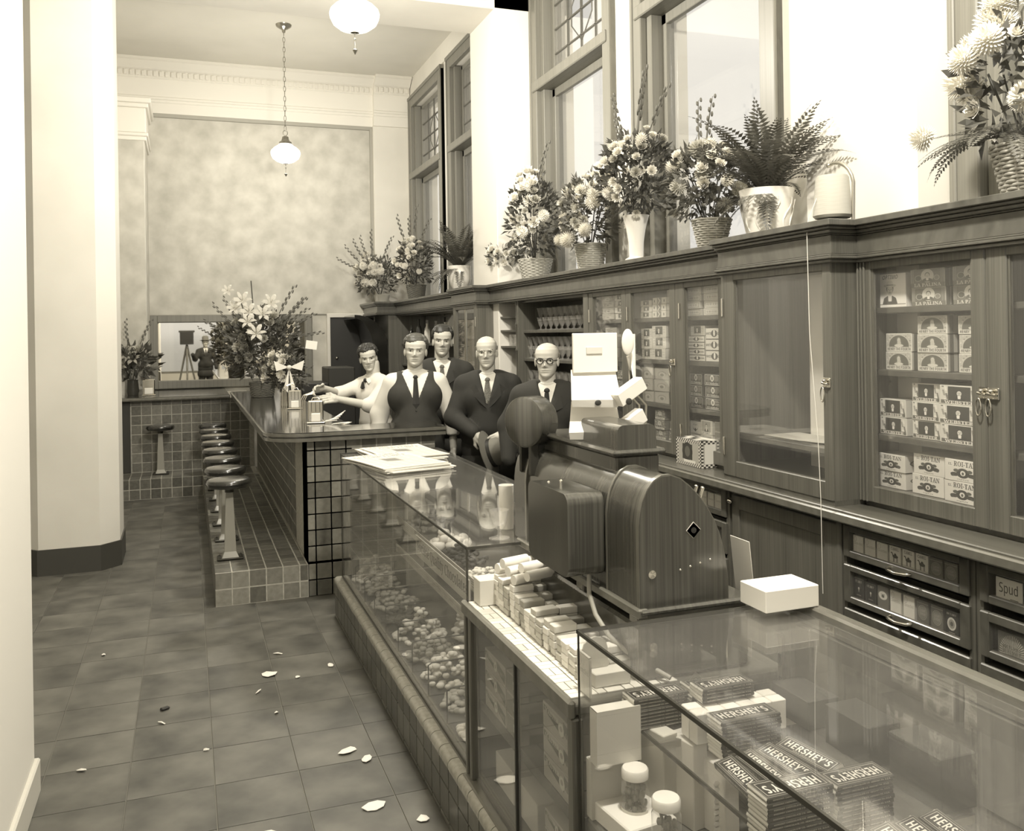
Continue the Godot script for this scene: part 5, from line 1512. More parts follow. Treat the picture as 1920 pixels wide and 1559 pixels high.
# a wrapped bar: label on top (+y), printed long side towards +z
func bar_mesh(w: float, h: float, d: float) -> ArrayMesh:
	var key := "bar%.3f_%.4f_%.3f" % [w, h, d]
	if T.has(key): return T[key]
	var k := MB.new()
	var x := w / 2
	var z := d / 2
	var e := minf(0.0018, h * 0.3)
	k.quad(V(-x + e, h, -z + e), V(x - e, h, -z + e), V(x - e, h, z - e), V(-x + e, h, z - e), Rect2(0, 0, 1, 0.75))
	k.quad(V(-x + e, h - e, z), V(x - e, h - e, z), V(x - e, e, z), V(-x + e, e, z), Rect2(0, 0.75, 1, 0.25))
	k.quad(V(x - e, h - e, -z), V(-x + e, h - e, -z), V(-x + e, e, -z), V(x - e, e, -z), Rect2(0, 0.75, 1, 0.25))
	k.quad(V(-x + e, h, z - e), V(x - e, h, z - e), V(x - e, h - e, z), V(-x + e, h - e, z), Rect2(0, 0.0, 0.01, 0.01))
	k.quad(V(x - e, h, -z + e), V(-x + e, h, -z + e), V(-x + e, h - e, -z), V(x - e, h - e, -z), Rect2(0, 0.0, 0.01, 0.01))
	# pale paper ends
	for s in [-1.0, 1.0]:
		var a := V(s * (x - e), h, -z + e); var b := V(s * (x - e), h, z - e)
		var c := V(s * x, h * 0.5, z - e); var dd := V(s * x, h * 0.5, -z + e)
		var f := V(s * (x - e), 0, z - e); var g := V(s * (x - e), 0, -z + e)
		if s > 0:
			k.quad(a, dd, c, b, Rect2(0.003, 0.09, 0.001, 0.001)); k.quad(dd, g, f, c, Rect2(0.003, 0.09, 0.001, 0.001))
		else:
			k.quad(b, c, dd, a, Rect2(0.003, 0.09, 0.001, 0.001)); k.quad(c, f, g, dd, Rect2(0.003, 0.09, 0.001, 0.001))
	k.quad(V(-x + e, 0, z - e), V(x - e, 0, z - e), V(x - e, 0, -z + e), V(-x + e, 0, -z + e), Rect2(0, 0, 0.01, 0.01))
	T[key] = k.mesh()
	return T[key]

func bar_mat() -> StandardMaterial3D:
	if M.has("bar_wrap"): return M.bar_wrap
	var im := img(512, 256, 0.03)
	frame(im, 5, 5, 502, 182, 3, tone(0.3)); frame(im, 24, 24, 464, 144, 4, tone(0.5)); rect(im, 28, 28, 456, 136, tone(0.02))
	letters(im, "HERSHEY'S", Rect2(50, 44, 412, 88), tone(0.64), "Droid Sans/b"); letters(im, "MILK CHOCOLATE", Rect2(150, 142, 212, 14), tone(0.45), "Droid Sans/b")
	rect(im, 0, 192, 512, 64, tone(0.025)); letters(im, "HERSHEY CHOCOLATE CO. HERSHEY PA. U.S.A.", Rect2(40, 206, 440, 34), tone(0.5), "Droid Sans/b")
	rect(im, 0, 20, 3, 20, tone(0.6))
	return mat("bar_wrap", 0.1, 0.35, {"tex": tex(im), "coat": 0.3})

func bar_stack(n: int, at: Vector3, turn: float, label: String, w := 0.158, h := 0.0085, d := 0.062) -> void:
	for i in n:
		var pos: String = "top bar" if i == n - 1 else ("bottom bar" if i == 0 else "%s bar from bottom" % ["", "second", "third", "fourth", "fifth", "sixth", "seventh", "eighth", "ninth", "tenth", "eleventh"][i])
		var o := mi("chocolate_bar", bar_mesh(w, h, d), bar_mat(), null, at3(at.x + rng.randf_range(-0.002, 0.002), at.y + i * h, at.z + rng.randf_range(-0.0015, 0.0015), turn + rng.randf_range(-0.015, 0.015)))
		tag(o, "%s, %s" % [pos, label], "chocolate bar", label)

func chocolate_bars() -> void:
	bar_stack(10, V(1.177, 0.7655, -1.737), 0.0, "tall chocolate stack with upright lettering")
	bar_stack(4, V(1.20, 0.8405, -1.86), PI, "low chocolate stack behind the white packs", 0.145, 0.0085, 0.06)
	bar_stack(9, V(1.06, 0.7655, -1.94), PI, "dark chocolate stack in the case's far left corner", 0.15)
	bar_stack(9, V(1.225, 0.7655, -1.945), PI, "dark chocolate stack by the case's far glass", 0.15)
	bar_stack(10, V(1.205, 0.7655, -1.41), PI, "right inverted chocolate stack near the bottom edge", 0.135, 0.009, 0.062)
	bar_stack(11, V(1.055, 0.7655, -1.41), PI, "left inverted chocolate stack near the bottom edge", 0.15, 0.009, 0.064)
	# loose bars laid across
	var nth := ["leftmost", "second", "third", "rightmost"]
	for i in 4:
		tag(mi("chocolate_bar", bar_mesh(0.15, 0.014, 0.045), bar_mat(), null, Transform3D(Basis(V(0, 1, 0), -PI / 2 + 0.08 * (i - 1)) * Basis(V(1, 0, 0), 0.25), V(1.05 + i * 0.055, 0.80 + 0.005 * i, -1.56))), "%s loose chocolate bar lying lengthwise between the stacks" % nth[i], "chocolate bar", "loose chocolate bars")
		tag(mi("chocolate_bar", bar_mesh(0.15, 0.014, 0.045), bar_mat(), null, Transform3D(Basis(V(0, 1, 0), -PI / 2 - 0.1) * Basis(V(1, 0, 0), 0.25), V(1.13 + i * 0.058, 0.785, -1.26))), "%s of the loose chocolate bars at the bottom edge" % nth[i], "chocolate bar", "loose chocolate bars at the bottom edge")
	# white packs in two rows
	var pk := bxm(V(-0.02, 0, -0.0165), V(0.02, 0.07, 0.0165), 0.002)
	for r in 2:
		for i in 6:
			tag(mi("white_pack", pk, M.card if (i + r) % 3 == 0 else M.white, null, at3(1.108 + i * 0.0415, 0.7655, -1.812 - r * 0.036, rng.randf_range(-0.04, 0.04))), "small white pack in the %s row behind the tall chocolate stack" % ["front", "back"][r], "candy pack", "white packs, %s row" % ["front", "back"][r])
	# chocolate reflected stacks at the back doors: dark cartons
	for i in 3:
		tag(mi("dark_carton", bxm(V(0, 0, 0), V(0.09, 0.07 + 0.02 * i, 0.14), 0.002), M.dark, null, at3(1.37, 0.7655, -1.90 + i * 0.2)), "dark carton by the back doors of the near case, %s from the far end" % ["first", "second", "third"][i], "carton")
	# things below the shelf, on a wooden step
	tag(mi("display_step", bxm(V(0, 0, 0), V(0.42, 0.30, 0.9), 0.004), M.wood_in, null, at3(0.886, 0.2565, -1.965)), "wooden display step inside the near glass case", "step")
	var jm := mat("jar_glass", 0.85, 0.03, {"alpha": 0.06})
	for i in 2:
		var p: Vector3 = [V(0.972, 0.5575, -1.88), V(0.972, 0.5575, -1.735)][i]
		var j := thing("nut_jar", ["nut jar with white lid and pale label, farther of two", "nut jar with white lid, nearer of two at the bottom edge"][i], "jar", p, 0.0, "nut jars")
		mi("jar", lathm([Vector2(0.0, 0.0), Vector2(0.03, 0.0), Vector2(0.033, 0.006), Vector2(0.033, 0.105), Vector2(0.028, 0.115), Vector2(0.028, 0.122)], 20), jm, j)
		mi("lid", lathm([Vector2(0.029, 0.118), Vector2(0.032, 0.12), Vector2(0.032, 0.138), Vector2(0.029, 0.142), Vector2(0.0, 0.143)], 20), M.white_gloss, j)
		var k := MB.new()
		for t in 60:
			var a := rng.randf() * TAU
			var rr := sqrt(rng.randf()) * 0.024
			k.ball(V(cos(a) * rr, 0.008 + rng.randf() * 0.09, sin(a) * rr), V(0.006, 0.009, 0.006), 6, 4)
		mi("nuts", k.mesh(), M.grey_mid, j).set_meta("kind", "stuff")
		k = MB.new()
		var seg := 9
		for t in seg:
			var a0 := PI * 0.78 + 0.9 * PI * t / seg
			var a1 := PI * 0.78 + 0.9 * PI * (t + 1) / seg
			k.quad(V(cos(a1) * 0.0335, 0.052, -sin(a1) * 0.0335), V(cos(a0) * 0.0335, 0.052, -sin(a0) * 0.0335), V(cos(a0) * 0.0335, 0.01, -sin(a0) * 0.0335), V(cos(a1) * 0.0335, 0.01, -sin(a1) * 0.0335), Rect2(1.0 - float(t + 1) / seg, 0, 1.0 / seg, 1))
		mi("paper_label", k.mesh(), lab_mat("planters"), j)
	tag(mi("gift_box", bxm(V(0, 0, 0), V(0.13, 0.045, 0.16), 0.003), M.white, null, at3(0.895, 0.5575, -1.955, 0.12)), "flat white gift box on the step in the near case", "box")
	var bz := mi("candy_box", carton(0.115, 0.13, 0.04, 1.0), lab_mat("brazils"), null, at3(0.94, 0.5575, -1.955, PI / 2))
	bz.transform = Transform3D(Basis(V(0, 0, 1), V(0, 1, 0), V(1, 0, 0)), V(0.945, 0.70, -1.945))
	tag(bz, "pale candy box with mirrored lettering behind the gift box", "box")
	tag(mi("candy_box", bxm(V(0, 0, 0), V(0.115, 0.142, 0.03), 0.002), M.paper_tan, null, at3(0.888, 0.5575, -1.972)), "tan box that the lettered candy box stands on", "box")
	for i in 3:
		tag(mi("upright_box", bxm(V(0, 0, 0), V(0.045, [0.21, 0.20, 0.165][i], 0.09), 0.002), [M.paper_tan, M.card, M.white][i], null, at3([1.02, 1.07, 1.115][i], 0.5575, [-1.95, -1.90, -1.84][i], 0.2)), ["tall tan upright box under the glass shelf", "tall pale upright box under the glass shelf", "white upright box with a scalloped paper edge"][i], "box")
	# lace strip hanging on the white box
	var k2 := MB.new()
	for i in 12: k2.lathe([Vector2(0.0, 0.0), Vector2(0.0085, 0.0), Vector2(0.0085, 0.001), Vector2(0.0, 0.001)], 6, Transform3D(Basis(V(1, 0, 0), PI / 2), V(0.0, i * 0.0128, 0)))
	tag(mi("paper_lace", k2.mesh(), M.white, null, at3(1.10, 0.563, -1.735)), "strip of white hexagonal paper lace hanging under the shelf", "lace")

func low_counter_goods() -> void:
	# packs of gum and mints stacked on the pale top
	var ms := [bxm(V(-0.0375, 0, -0.021), V(0.0375, 0.017, 0.021), 0.002), bxm(V(-0.035, 0, -0.018), V(0.035, 0.021, 0.018), 0.0025)]
	var tones := [M.white, M.card, M.cream, M.white, M.paper_tan, M.trim_grey]
	var idx := 0
	for c in 2:
		for r in 15:
			var z := -2.80 + r * 0.0485
			var n: int = [6, 6, 5, 5, 4, 4, 4, 5, 4, 4, 4, 3, 4, 4, 3][r] - (0 if c == 0 else 1)
			var m: int = (r / 3 + c) % 2
			var h: float = [0.017, 0.021][m]
			for i in n:
				var where := "%s column, %s row from the candy case" % [["front", "back"][c], ["first", "second", "third", "fourth", "fifth", "sixth", "seventh", "eighth", "ninth", "tenth", "eleventh", "twelfth", "thirteenth", "fourteenth", "fifteenth"][r]]
				var o := mi("candy_pack", ms[m], tones[(r * 2 + c + (i % 2 if r % 4 == 1 else 0)) % 6], null, at3(0.985 + c * 0.076 + rng.randf_range(-0.003, 0.003) - r * 0.0006, 0.821 + i * (h + 0.0004), z, rng.randf_range(-0.05, 0.05)))
				tag(o, "candy pack stacked on the low counter, %s" % where, "candy pack", "candy packs, %s" % where)
	# rounded rolls at the far end
	for i in 8:
		var k := MB.new()
		k.tube([V(-0.05, 0, 0), V(0.05, 0, 0)], 0.016, 10)
		tag(mi("mint_roll", k.mesh(), M.white, null, at3(1.0 + 0.035 * (i % 2), 0.945 + 0.014 * (i % 3), -2.815 + i * 0.026, 0.3)), "white paper roll of mints on top of the far candy packs, %s from the case" % ["first", "second", "third", "fourth", "fifth", "sixth", "seventh", "eighth"][i], "mint roll", "mint rolls")
	tag(mi("small_carton", bxm(V(0, 0, 0), V(0.085, 0.085, 0.07), 0.002), M.card, null, at3(0.895, 0.821, -2.883)), "plain pale carton at the far corner of the low counter", "carton")
	tag(mi("small_carton", bxm(V(0, 0, 0), V(0.10, 0.035, 0.07), 0.002), M.cream, null, at3(0.955, 0.821, -2.125)), "pale open carton lying at the near end of the low counter", "carton")
	put_box("show_card", "chester", 0.075, 0.10, 0.006, V(0.915, 0.821, -2.04), "pale show card standing at the near corner of the low counter", "card", "", 0.0, 1.0)
	var k := MB.new()
	var pl := [Vector2(-0.035, 0.0), Vector2(0.035, 0.0), Vector2(0.035, 0.05)]
	for i in 7: pl.append(Vector2(0.035 * cos(PI * i / 6.0), 0.05 + 0.03 * sin(PI * i / 6.0)))
	k.prism(pl, 0.0, 0.005)
	tag(mi("show_card", k.mesh(), M.paper_tan, null, at3(0.975, 0.857, -2.10)), "round-topped show card in front of the candy packs", "card")
	# cartons behind the low glass front
	for i in 3:
		put_box("tobacco_carton", "masters", 0.20, 0.062, 0.10, V(0.905, 0.63 - i * 0.064, -2.70), "tobacco carton with a head in an oval, left stack, %s" % ["top", "middle", "bottom"][i], "carton", "tobacco cartons behind the glass", 0.0, 1.0)
		put_box("tobacco_carton", "masters", 0.24, 0.068, 0.10, V(0.905, 0.645 - i * 0.07, -2.17), "tobacco carton with a head in an oval, right stack, %s" % ["top", "middle", "bottom"][i], "carton", "tobacco cartons behind the glass", 0.0, 1.0)
		put_box("tobacco_carton", "dark_side", 0.12, 0.062, 0.10, V(0.905, 0.63 - i * 0.064, -2.53), "small dark carton in the middle stack behind the glass, %s" % ["top", "middle", "bottom"][i], "carton", "tobacco cartons behind the glass", 0.0, 1.0)
		put_box("tobacco_carton", "masters", 0.16, 0.05, 0.10, V(0.91, 0.258 + i * 0.052, -2.22), "tobacco carton on the floor of the low section, %s of three" % ["bottom", "middle", "top"][i], "carton", "tobacco cartons on the floor of the low section", 0.0, 1.0)
	tag(mi("carton_stand", bxm(V(0, 0, 0), V(0.12, 0.033, 0.80), 0.002), M.wood_in, null, at3(0.90, 0.4725, -2.845)), "wooden ledge under the tobacco cartons behind the glass", "ledge")
	for i in 2: tag(mi("plain_carton", bxm(V(0, 0, 0), V(0.07, 0.10, 0.17), 0.002), M.paper_tan, null, at3(0.93, 0.257, -2.78 + i * 0.2)), ["plain tan carton on the floor of the low section, left", "plain tan carton on the floor of the low section, right"][i], "carton")

func heap(nm: String, label: String, at: Vector3, rx: float, rz: float, h: float, size: float, n: int, m: Material, flat := 0.7) -> void:
	var k := MB.new()
	for i in n:
		var a := rng.randf() * TAU
		var q := sqrt(rng.randf())
		var top := h * (1.0 - q * q)
		var s := size * rng.randf_range(0.8, 1.2)
		k.ball(V(cos(a) * q * rx, maxf(s * flat, rng.randf() * top), sin(a) * q * rz), V(s, s * flat, s * 0.85), 7, 4, Transform3D())
	var o := mi(nm, k.mesh(), m, null, at3(at.x, at.y, at.z))
	tag(o, label, "candy", "", "stuff")

func candy() -> void:
	var g := [M.paper_tan, M.grey_mid, M.trim_grey, M.dark, M.cream, M.grey_mid, M.card, M.trim_grey, M.white]
	var lab := ["heap of pale taffy in the farthest tray", "heap of mixed bonbons in the second tray", "heap of grey caramels in the third tray", "heap of dark chocolates in the fourth tray", "heap of pale cream candies in the fifth tray", "heap of nut clusters in the sixth tray", "heap of popcorn balls in the seventh tray", "heap of rough nut candies in the eighth tray", "heap of white paper-cup sweets in the nearest tray"]
	for i in 9:
		var z := -5.30 + i * 0.275
		heap("candy_heap", lab[i], V(1.03, 0.268, z), 0.125, 0.12, 0.09 + 0.05 * float(i in [0, 4, 6, 8]), 0.016, 90, g[i])
		var k := MB.new()
		k.box(V(-0.14, 0, -0.133), V(0.14, 0.008, 0.133), 0.002)
		var t := thing("candy_tray", "dark candy tray with a wire divider, %s from the fountain end" % ["first", "second", "third", "fourth", "fifth", "sixth", "seventh", "eighth", "ninth"][i], "tray", V(1.03, 0.2565, z), 0.0, "candy trays in the case")
		mi("tray_board", k.mesh(), M.dark, t)
		k = MB.new()
		k.tube([V(-0.135, 0.005, 0.136), V(-0.135, 0.13, 0.136), V(-0.12, 0.14, 0.136), V(0.10, 0.14, 0.136)], 0.003, 6)
		mi("wire_divider", k.mesh(), M.black, t)
	# heaps on the upper glass shelf
	heap("candy_heap", "heap of white marshmallows on the upper glass shelf", V(1.25, 0.634, -4.42), 0.11, 0.10, 0.10, 0.024, 46, M.white, 0.8)
	heap("candy_heap", "heap of dark chocolate drops on the upper glass shelf", V(1.22, 0.634, -4.12), 0.12, 0.14, 0.08, 0.016, 110, M.dark)
	heap("candy_heap", "heap of pale shredded coconut on the upper glass shelf", V(1.22, 0.634, -3.75), 0.13, 0.13, 0.06, 0.012, 150, M.cream)
	heap("candy_heap", "heap of dark toffee on the upper glass shelf nearest the viewer", V(1.22, 0.634, -3.35), 0.13, 0.14, 0.06, 0.016, 110, M.grey_mid)
	heap("candy_heap", "heap of brown bonbons at the far end of the upper shelf", V(1.25, 0.634, -4.95), 0.13, 0.2, 0.07, 0.016, 120, M.grey_mid)
	heap("candy_heap", "mound of pale popcorn candy on the case floor behind the trays", V(1.32, 0.257, -4.15), 0.13, 0.16, 0.22, 0.02, 170, M.paper_tan)
	heap("candy_heap", "mound of dark sweets on the case floor behind the trays", V(1.33, 0.257, -3.55), 0.13, 0.2, 0.14, 0.018, 150, M.dark)
	heap("candy_heap", "mound of white wrapped sweets at the near end of the case", V(1.02, 0.30, -2.98), 0.09, 0.06, 0.17, 0.018, 70, M.white)
	# strips of price cards and the lettered sign
	var cs := carton(2.0, 0.055, 0.004, 1.0)
	var mm := lab_mat("card_strip")
	mm.uv1_scale = V(5, 1, 1)
	tag(mi("price_card_strip", cs, mm, null, at3(1.118, 0.634, -4.05)), "upper strip of price cards along the candy case shelf", "price cards")
	tag(mi("price_card_strip", carton(2.3, 0.05, 0.004, 1.0), mm, null, at3(1.175, 0.41, -4.2)), "lower strip of price cards behind the candy trays", "price cards")
	var ps := mi("chocolate_sign", carton(0.86, 0.095, 0.004, 1.0), lab_mat("societe"), null, at3(1.005, 0.68, -3.72))
	tag(ps, "long curved-edge paper sign lettered for chocolates inside the candy case", "sign")
	var bk := MB.new()
	for z in [-4.1, -3.35]: bk.tube([V(1.007, 0.775, z), V(1.03, 0.9935, z)], 0.0015, 5)
	tag(mi("sign_wire", bk.mesh(), M.nickel, null), "pair of thin wires that hang the chocolate sign in the case", "wire")

# ---------------------------------------------------------------- flowers
func leaf_mesh(n: int, rad: Vector3, ll: float, lw: float, seed_: int, hollow := 0.35) -> ArrayMesh:
	# a cloud of separate leaves, each a bent blade of four triangles
	var r := RandomNumberGenerator.new()
	r.seed = seed_
	var k := MB.new()
	for i in n:
		var d := V(r.randf_range(-1, 1), r.randf_range(-0.75, 1), r.randf_range(-1, 1))
		if d.length() > 1.0: d = d.normalized() * r.randf_range(0.6, 1.0)
		d = d.normalized() * maxf(d.length(), hollow)
		var p := d * rad
		var out := (d + V(r.randf_range(-0.7, 0.7), r.randf_range(-0.4, 0.9), r.randf_range(-0.7, 0.7))).normalized()
		var side := out.cross(V(r.randf_range(-1, 1), r.randf_range(-1, 1), r.randf_range(-1, 1))).normalized()
		var up := side.cross(out)
		var l := ll * r.randf_range(0.6, 1.3)
		var w := lw * r.randf_range(0.7, 1.2)
		var m := p + out * l * 0.5 + up * l * 0.08
		var t := p + out * l - up * l * 0.1
		k.tri(p, m + side * w, m); k.tri(p, m, m - side * w); k.tri(t, m, m + side * w); k.tri(t, m - side * w, m)
	return k.mesh()

func mum_mesh(r: float, seed_: int, petals := 90, long := 0.55) -> ArrayMesh:
	var g := RandomNumberGenerator.new()
	g.seed = seed_
	var k := MB.new()
	k.ball(Vector3.ZERO, V(r, r * 0.8, r) * 0.55, 8, 5)
	for i in petals:
		var y := 1.0 - 1.75 * (i + 0.5) / petals
		var a := i * 2.39996
		var q := sqrt(maxf(0, 1 - y * y))
		var d := V(q * cos(a), y, q * sin(a))
		var side := d.cross(V(0, 1, 0.01)).normalized()
		var up := side.cross(d)
		var b := d * r * 0.45
		var m := d * r * (0.45 + long * 0.35)
		var t := d * r * (0.45 + long) + V(0, r * 0.08, 0)
		var w := r * 0.12
		k.tri(b, m + side * w, m + up * w * 0.4); k.tri(b, m + up * w * 0.4, m - side * w); k.tri(m + side * w, t, m + up * w * 0.4); k.tri(m - side * w, m + up * w * 0.4, t)
	return k.mesh()

func rose_mesh(r: float, seed_: int) -> ArrayMesh:
	var g := RandomNumberGenerator.new()
	g.seed = seed_
	var k := MB.new()
	for ringn in 4:
		var n := 4 + ringn * 2
		for i in n:
			var a := TAU * i / n + ringn * 0.6
			var rr := r * (0.18 + 0.24 * ringn)
			var h := r * (0.75 - 0.16 * ringn)
			var w := PI / n * 1.3
			var p0 := V(cos(a - w) * rr, h * 0.4, sin(a - w) * rr); var p1 := V(cos(a + w) * rr, h * 0.4, sin(a + w) * rr)
			var t := V(cos(a) * rr * 1.25, h + r * 0.12 * g.randf(), sin(a) * rr * 1.25)
			var b := V(cos(a) * rr * 0.4, -r * 0.5, sin(a) * rr * 0.4)
			k.tri(b, p0, p1); k.tri(p0, t, p1)
	return k.mesh()

func lily_mesh(r: float) -> ArrayMesh:
	var k := MB.new()
	for i in 6:
		var a := TAU * i / 6
		var d := V(cos(a), 0, sin(a)); var s := V(-sin(a), 0, cos(a))
		var w := r * (0.24 if i % 2 else 0.17)
		var p := [V(0, -r * 0.5, 0), d * r * 0.45 + V(0, r * 0.0, 0), d * r * 0.8 + V(0, r * 0.12, 0), d * r * 1.05 - V(0, r * 0.05, 0)]
		k.tri(p[0], p[1] + s * w, p[1]); k.tri(p[0], p[1], p[1] - s * w)
		k.quad(p[1] + s * w, p[2] + s * w * 0.8, p[2], p[1]); k.quad(p[1], p[2], p[2] - s * w * 0.8, p[1] - s * w)
		k.tri(p[2] + s * w * 0.8, p[3], p[2]); k.tri(p[2], p[3], p[2] - s * w * 0.8)
	for i in 5: k.tube([V(0, -r * 0.3, 0), V(cos(i * 1.3) * r * 0.15, r * 0.35, sin(i * 1.3) * r * 0.15)], r * 0.02, 4)
	return k.mesh()

func spike_mesh(l: float, florets: int, fr: float, seed_: int) -> ArrayMesh:
	# gladiolus: a bending stem with florets below and buds above
	var g := RandomNumberGenerator.new()
	g.seed = seed_
	var k := MB.new()
	var pts := []
	for i in 7: pts.append(V(l * 0.10 * pow(i / 6.0, 2), l * i / 6.0, 0))
	k.tube(pts, [0.006, 0.0055, 0.005, 0.0045, 0.004, 0.003, 0.0015], 5)
	for i in 9:
		var t := 0.45 + 0.55 * i / 8.0
		var c := V(l * 0.10 * t * t, l * t, 0)
		var s := -1.0 if i % 2 else 1.0
		k.ball(c + V(0.012 * s, 0, 0.006), V(0.008, 0.02 * (1.3 - t * 0.5), 0.008), 5, 4)
	return k.mesh()

func frond_mesh(l: float, w: float, bend: float, seed_: int) -> ArrayMesh:
	# fern frond along +y bending towards +x, with paired leaflets
	var g := RandomNumberGenerator.new()
	g.seed = seed_
	var k := MB.new()
	var n := 22
	var ctr := []
	var a := 0.0
	var p := Vector3.ZERO
	for i in n + 1:
		ctr.append([p, V(sin(a), cos(a), 0)])
		p += V(sin(a), cos(a), 0) * l / n
		a += bend / n
	var pts := []
	for c in ctr: pts.append(c[0])
	var rad := []
	for i in n + 1: rad.append(0.0022 * (1.0 - 0.8 * i / n))
	k.tube(pts, rad, 4, false)
	for i in range(2, n + 1):
		var t := float(i) / n
		var ll := w * sin(PI * minf(1.0, t * 0.92 + 0.06)) * (0.85 + 0.3 * g.randf())
		var d: Vector3 = ctr[i][1]
		var nn := d.cross(V(0, 0, 1))
		for s in [-1.0, 1.0]:
			var o: Vector3 = (V(0, 0, s) + d * 0.45 + nn * 0.12).normalized()
			var b: Vector3 = ctr[i][0]
			var hw := l / n * 0.46
			var m := b + o * ll * 0.45
			var e := b + o * ll - nn * ll * 0.05
			k.tri(b, m + d * hw, m - d * hw); k.tri(m + d * hw, e, m - d * hw)
	return k.mesh()

func basket_mesh(rt: float, rb: float, h: float) -> ArrayMesh:
	# woven wicker: bulging rows over staves
	var k := MB.new()
	var rows := int(h / 0.012)
	for i in rows:
		var y := h * (i + 0.5) / rows
		var r := lerpf(rb, rt, y / h)
		var pts := []
		for j in 25:
			var a := TAU * j / 24
			var rr := r + (0.004 if (i + j) % 2 else -0.003)
			pts.append(V(cos(a) * rr, y, sin(a) * rr))
		k.tube(pts, h / rows * 0.55, 5, false)
	for j in 12:
		var a := TAU * (j + 0.5) / 12
		k.tube([V(cos(a) * rb, 0, sin(a) * rb), V(cos(a) * rt, h, sin(a) * rt)], 0.0045, 5)
	k.lathe([Vector2(0.0, 0.006), Vector2(rb * 0.96, 0.006), Vector2(rt * 0.96, h * 0.95)], 16)
	return k.mesh()

func arrangement(nm: String, label: String, at: Vector3, cont: Array, ctr: Vector3, rad: Vector3, nleaf: int, blooms: Array, spikes: Array, seed_: int, leaf := Vector2(0.07, 0.014)) -> Node3D:
	# cont: [part name, mesh, material]; blooms: [mesh, material, count, scale, part name]
	var g := RandomNumberGenerator.new()
	g.seed = seed_
	var a := thing(nm, label, "flowers", at)
	if cont: mi(cont[0], cont[1], cont[2], a)
	var f := mi("foliage", leaf_mesh(nleaf, rad * 0.92, leaf.x, leaf.y, seed_), M["leaf%d" % (seed_ % 2)], a, at3(ctr.x, ctr.y, ctr.z))
	f.set_meta("kind", "stuff")
	var st := MB.new()
	for i in 9:
		var an := g.randf() * TAU
		st.tube([V(ctr.x * 0.3, ctr.y * 0.25, ctr.z * 0.3), ctr + V(cos(an) * rad.x * 0.5, rad.y * 0.2, sin(an) * rad.z * 0.5)], 0.004, 4)
	mi("stems", st.mesh(), M.leaf0, a).set_meta("kind", "stuff")
	for b in blooms:
		for i in b[2]:
			var d := V(g.randf_range(-1, 1), g.randf_range(-0.35, 1.0), g.randf_range(-1, 1))
			# outermost shell, rather towards the room than the wall
			d = d.normalized()
			if d.x > 0.35: d.x *= -0.6
			var p := ctr + d * rad * g.randf_range(0.85, 1.08)
			var s: float = b[3] * g.randf_range(0.8, 1.2)
			var up := (d + V(-0.35, 0.25, 0.5)).normalized()
			var sd := up.cross(V(0.3, 0.2, 1)).normalized()
			mi(b[4], b[0], b[1], a, Transform3D(Basis(sd, up, sd.cross(up)).scaled(V(s, s, s)), p))
	for sp in spikes:
		# [dx, dy, dz direction, length]
		var up := V(sp[0], sp[1], sp[2]).normalized()
		var sd := up.cross(V(0.1, 0, 1)).normalized()
		mi("flower_spike", T.spike, M.spike, a, Transform3D(Basis(sd, up, sd.cross(up)).scaled(V(1, sp[3], 1)), ctr + up * rad * 0.55))
	return a

func fern(label: String, at: Vector3, cont: Array, h: float, n: int, l: float, seed_: int) -> void:
	var g := RandomNumberGenerator.new()
	g.seed = seed_
	var a := thing("potted_fern", label, "fern", at)
	mi(cont[0], cont[1], cont[2], a)
	for i in n:
		var an := i * 2.39996 + g.randf() * 0.4
		var tilt := g.randf_range(0.05, 0.75)
		var b := Basis(V(0, 1, 0), an) * Basis(V(0, 0, 1), -tilt)
		var s := l * g.randf_range(0.75, 1.1) * (1.15 - tilt * 0.35)
		mi("frond", T["frond%d" % (i % 3)], M["fern%d" % (i % 2)], a, Transform3D(b.scaled(V(s, s, s)), V(cos(an) * 0.03, h, -sin(an) * 0.03)))
	for i in 10:
		var an := PI + g.randf_range(-1.3, 1.3)
		mi("frond", T["frond%d" % (i % 3)], M["fern%d" % (i % 2)], a, Transform3D((Basis(V(0, 1, 0), an) * Basis(V(0, 0, 1), -1.45)).scaled(V(1, 1, 1) * l * 0.8), V(-cos(an) * 0.05, h - 0.01, sin(an) * 0.05)))

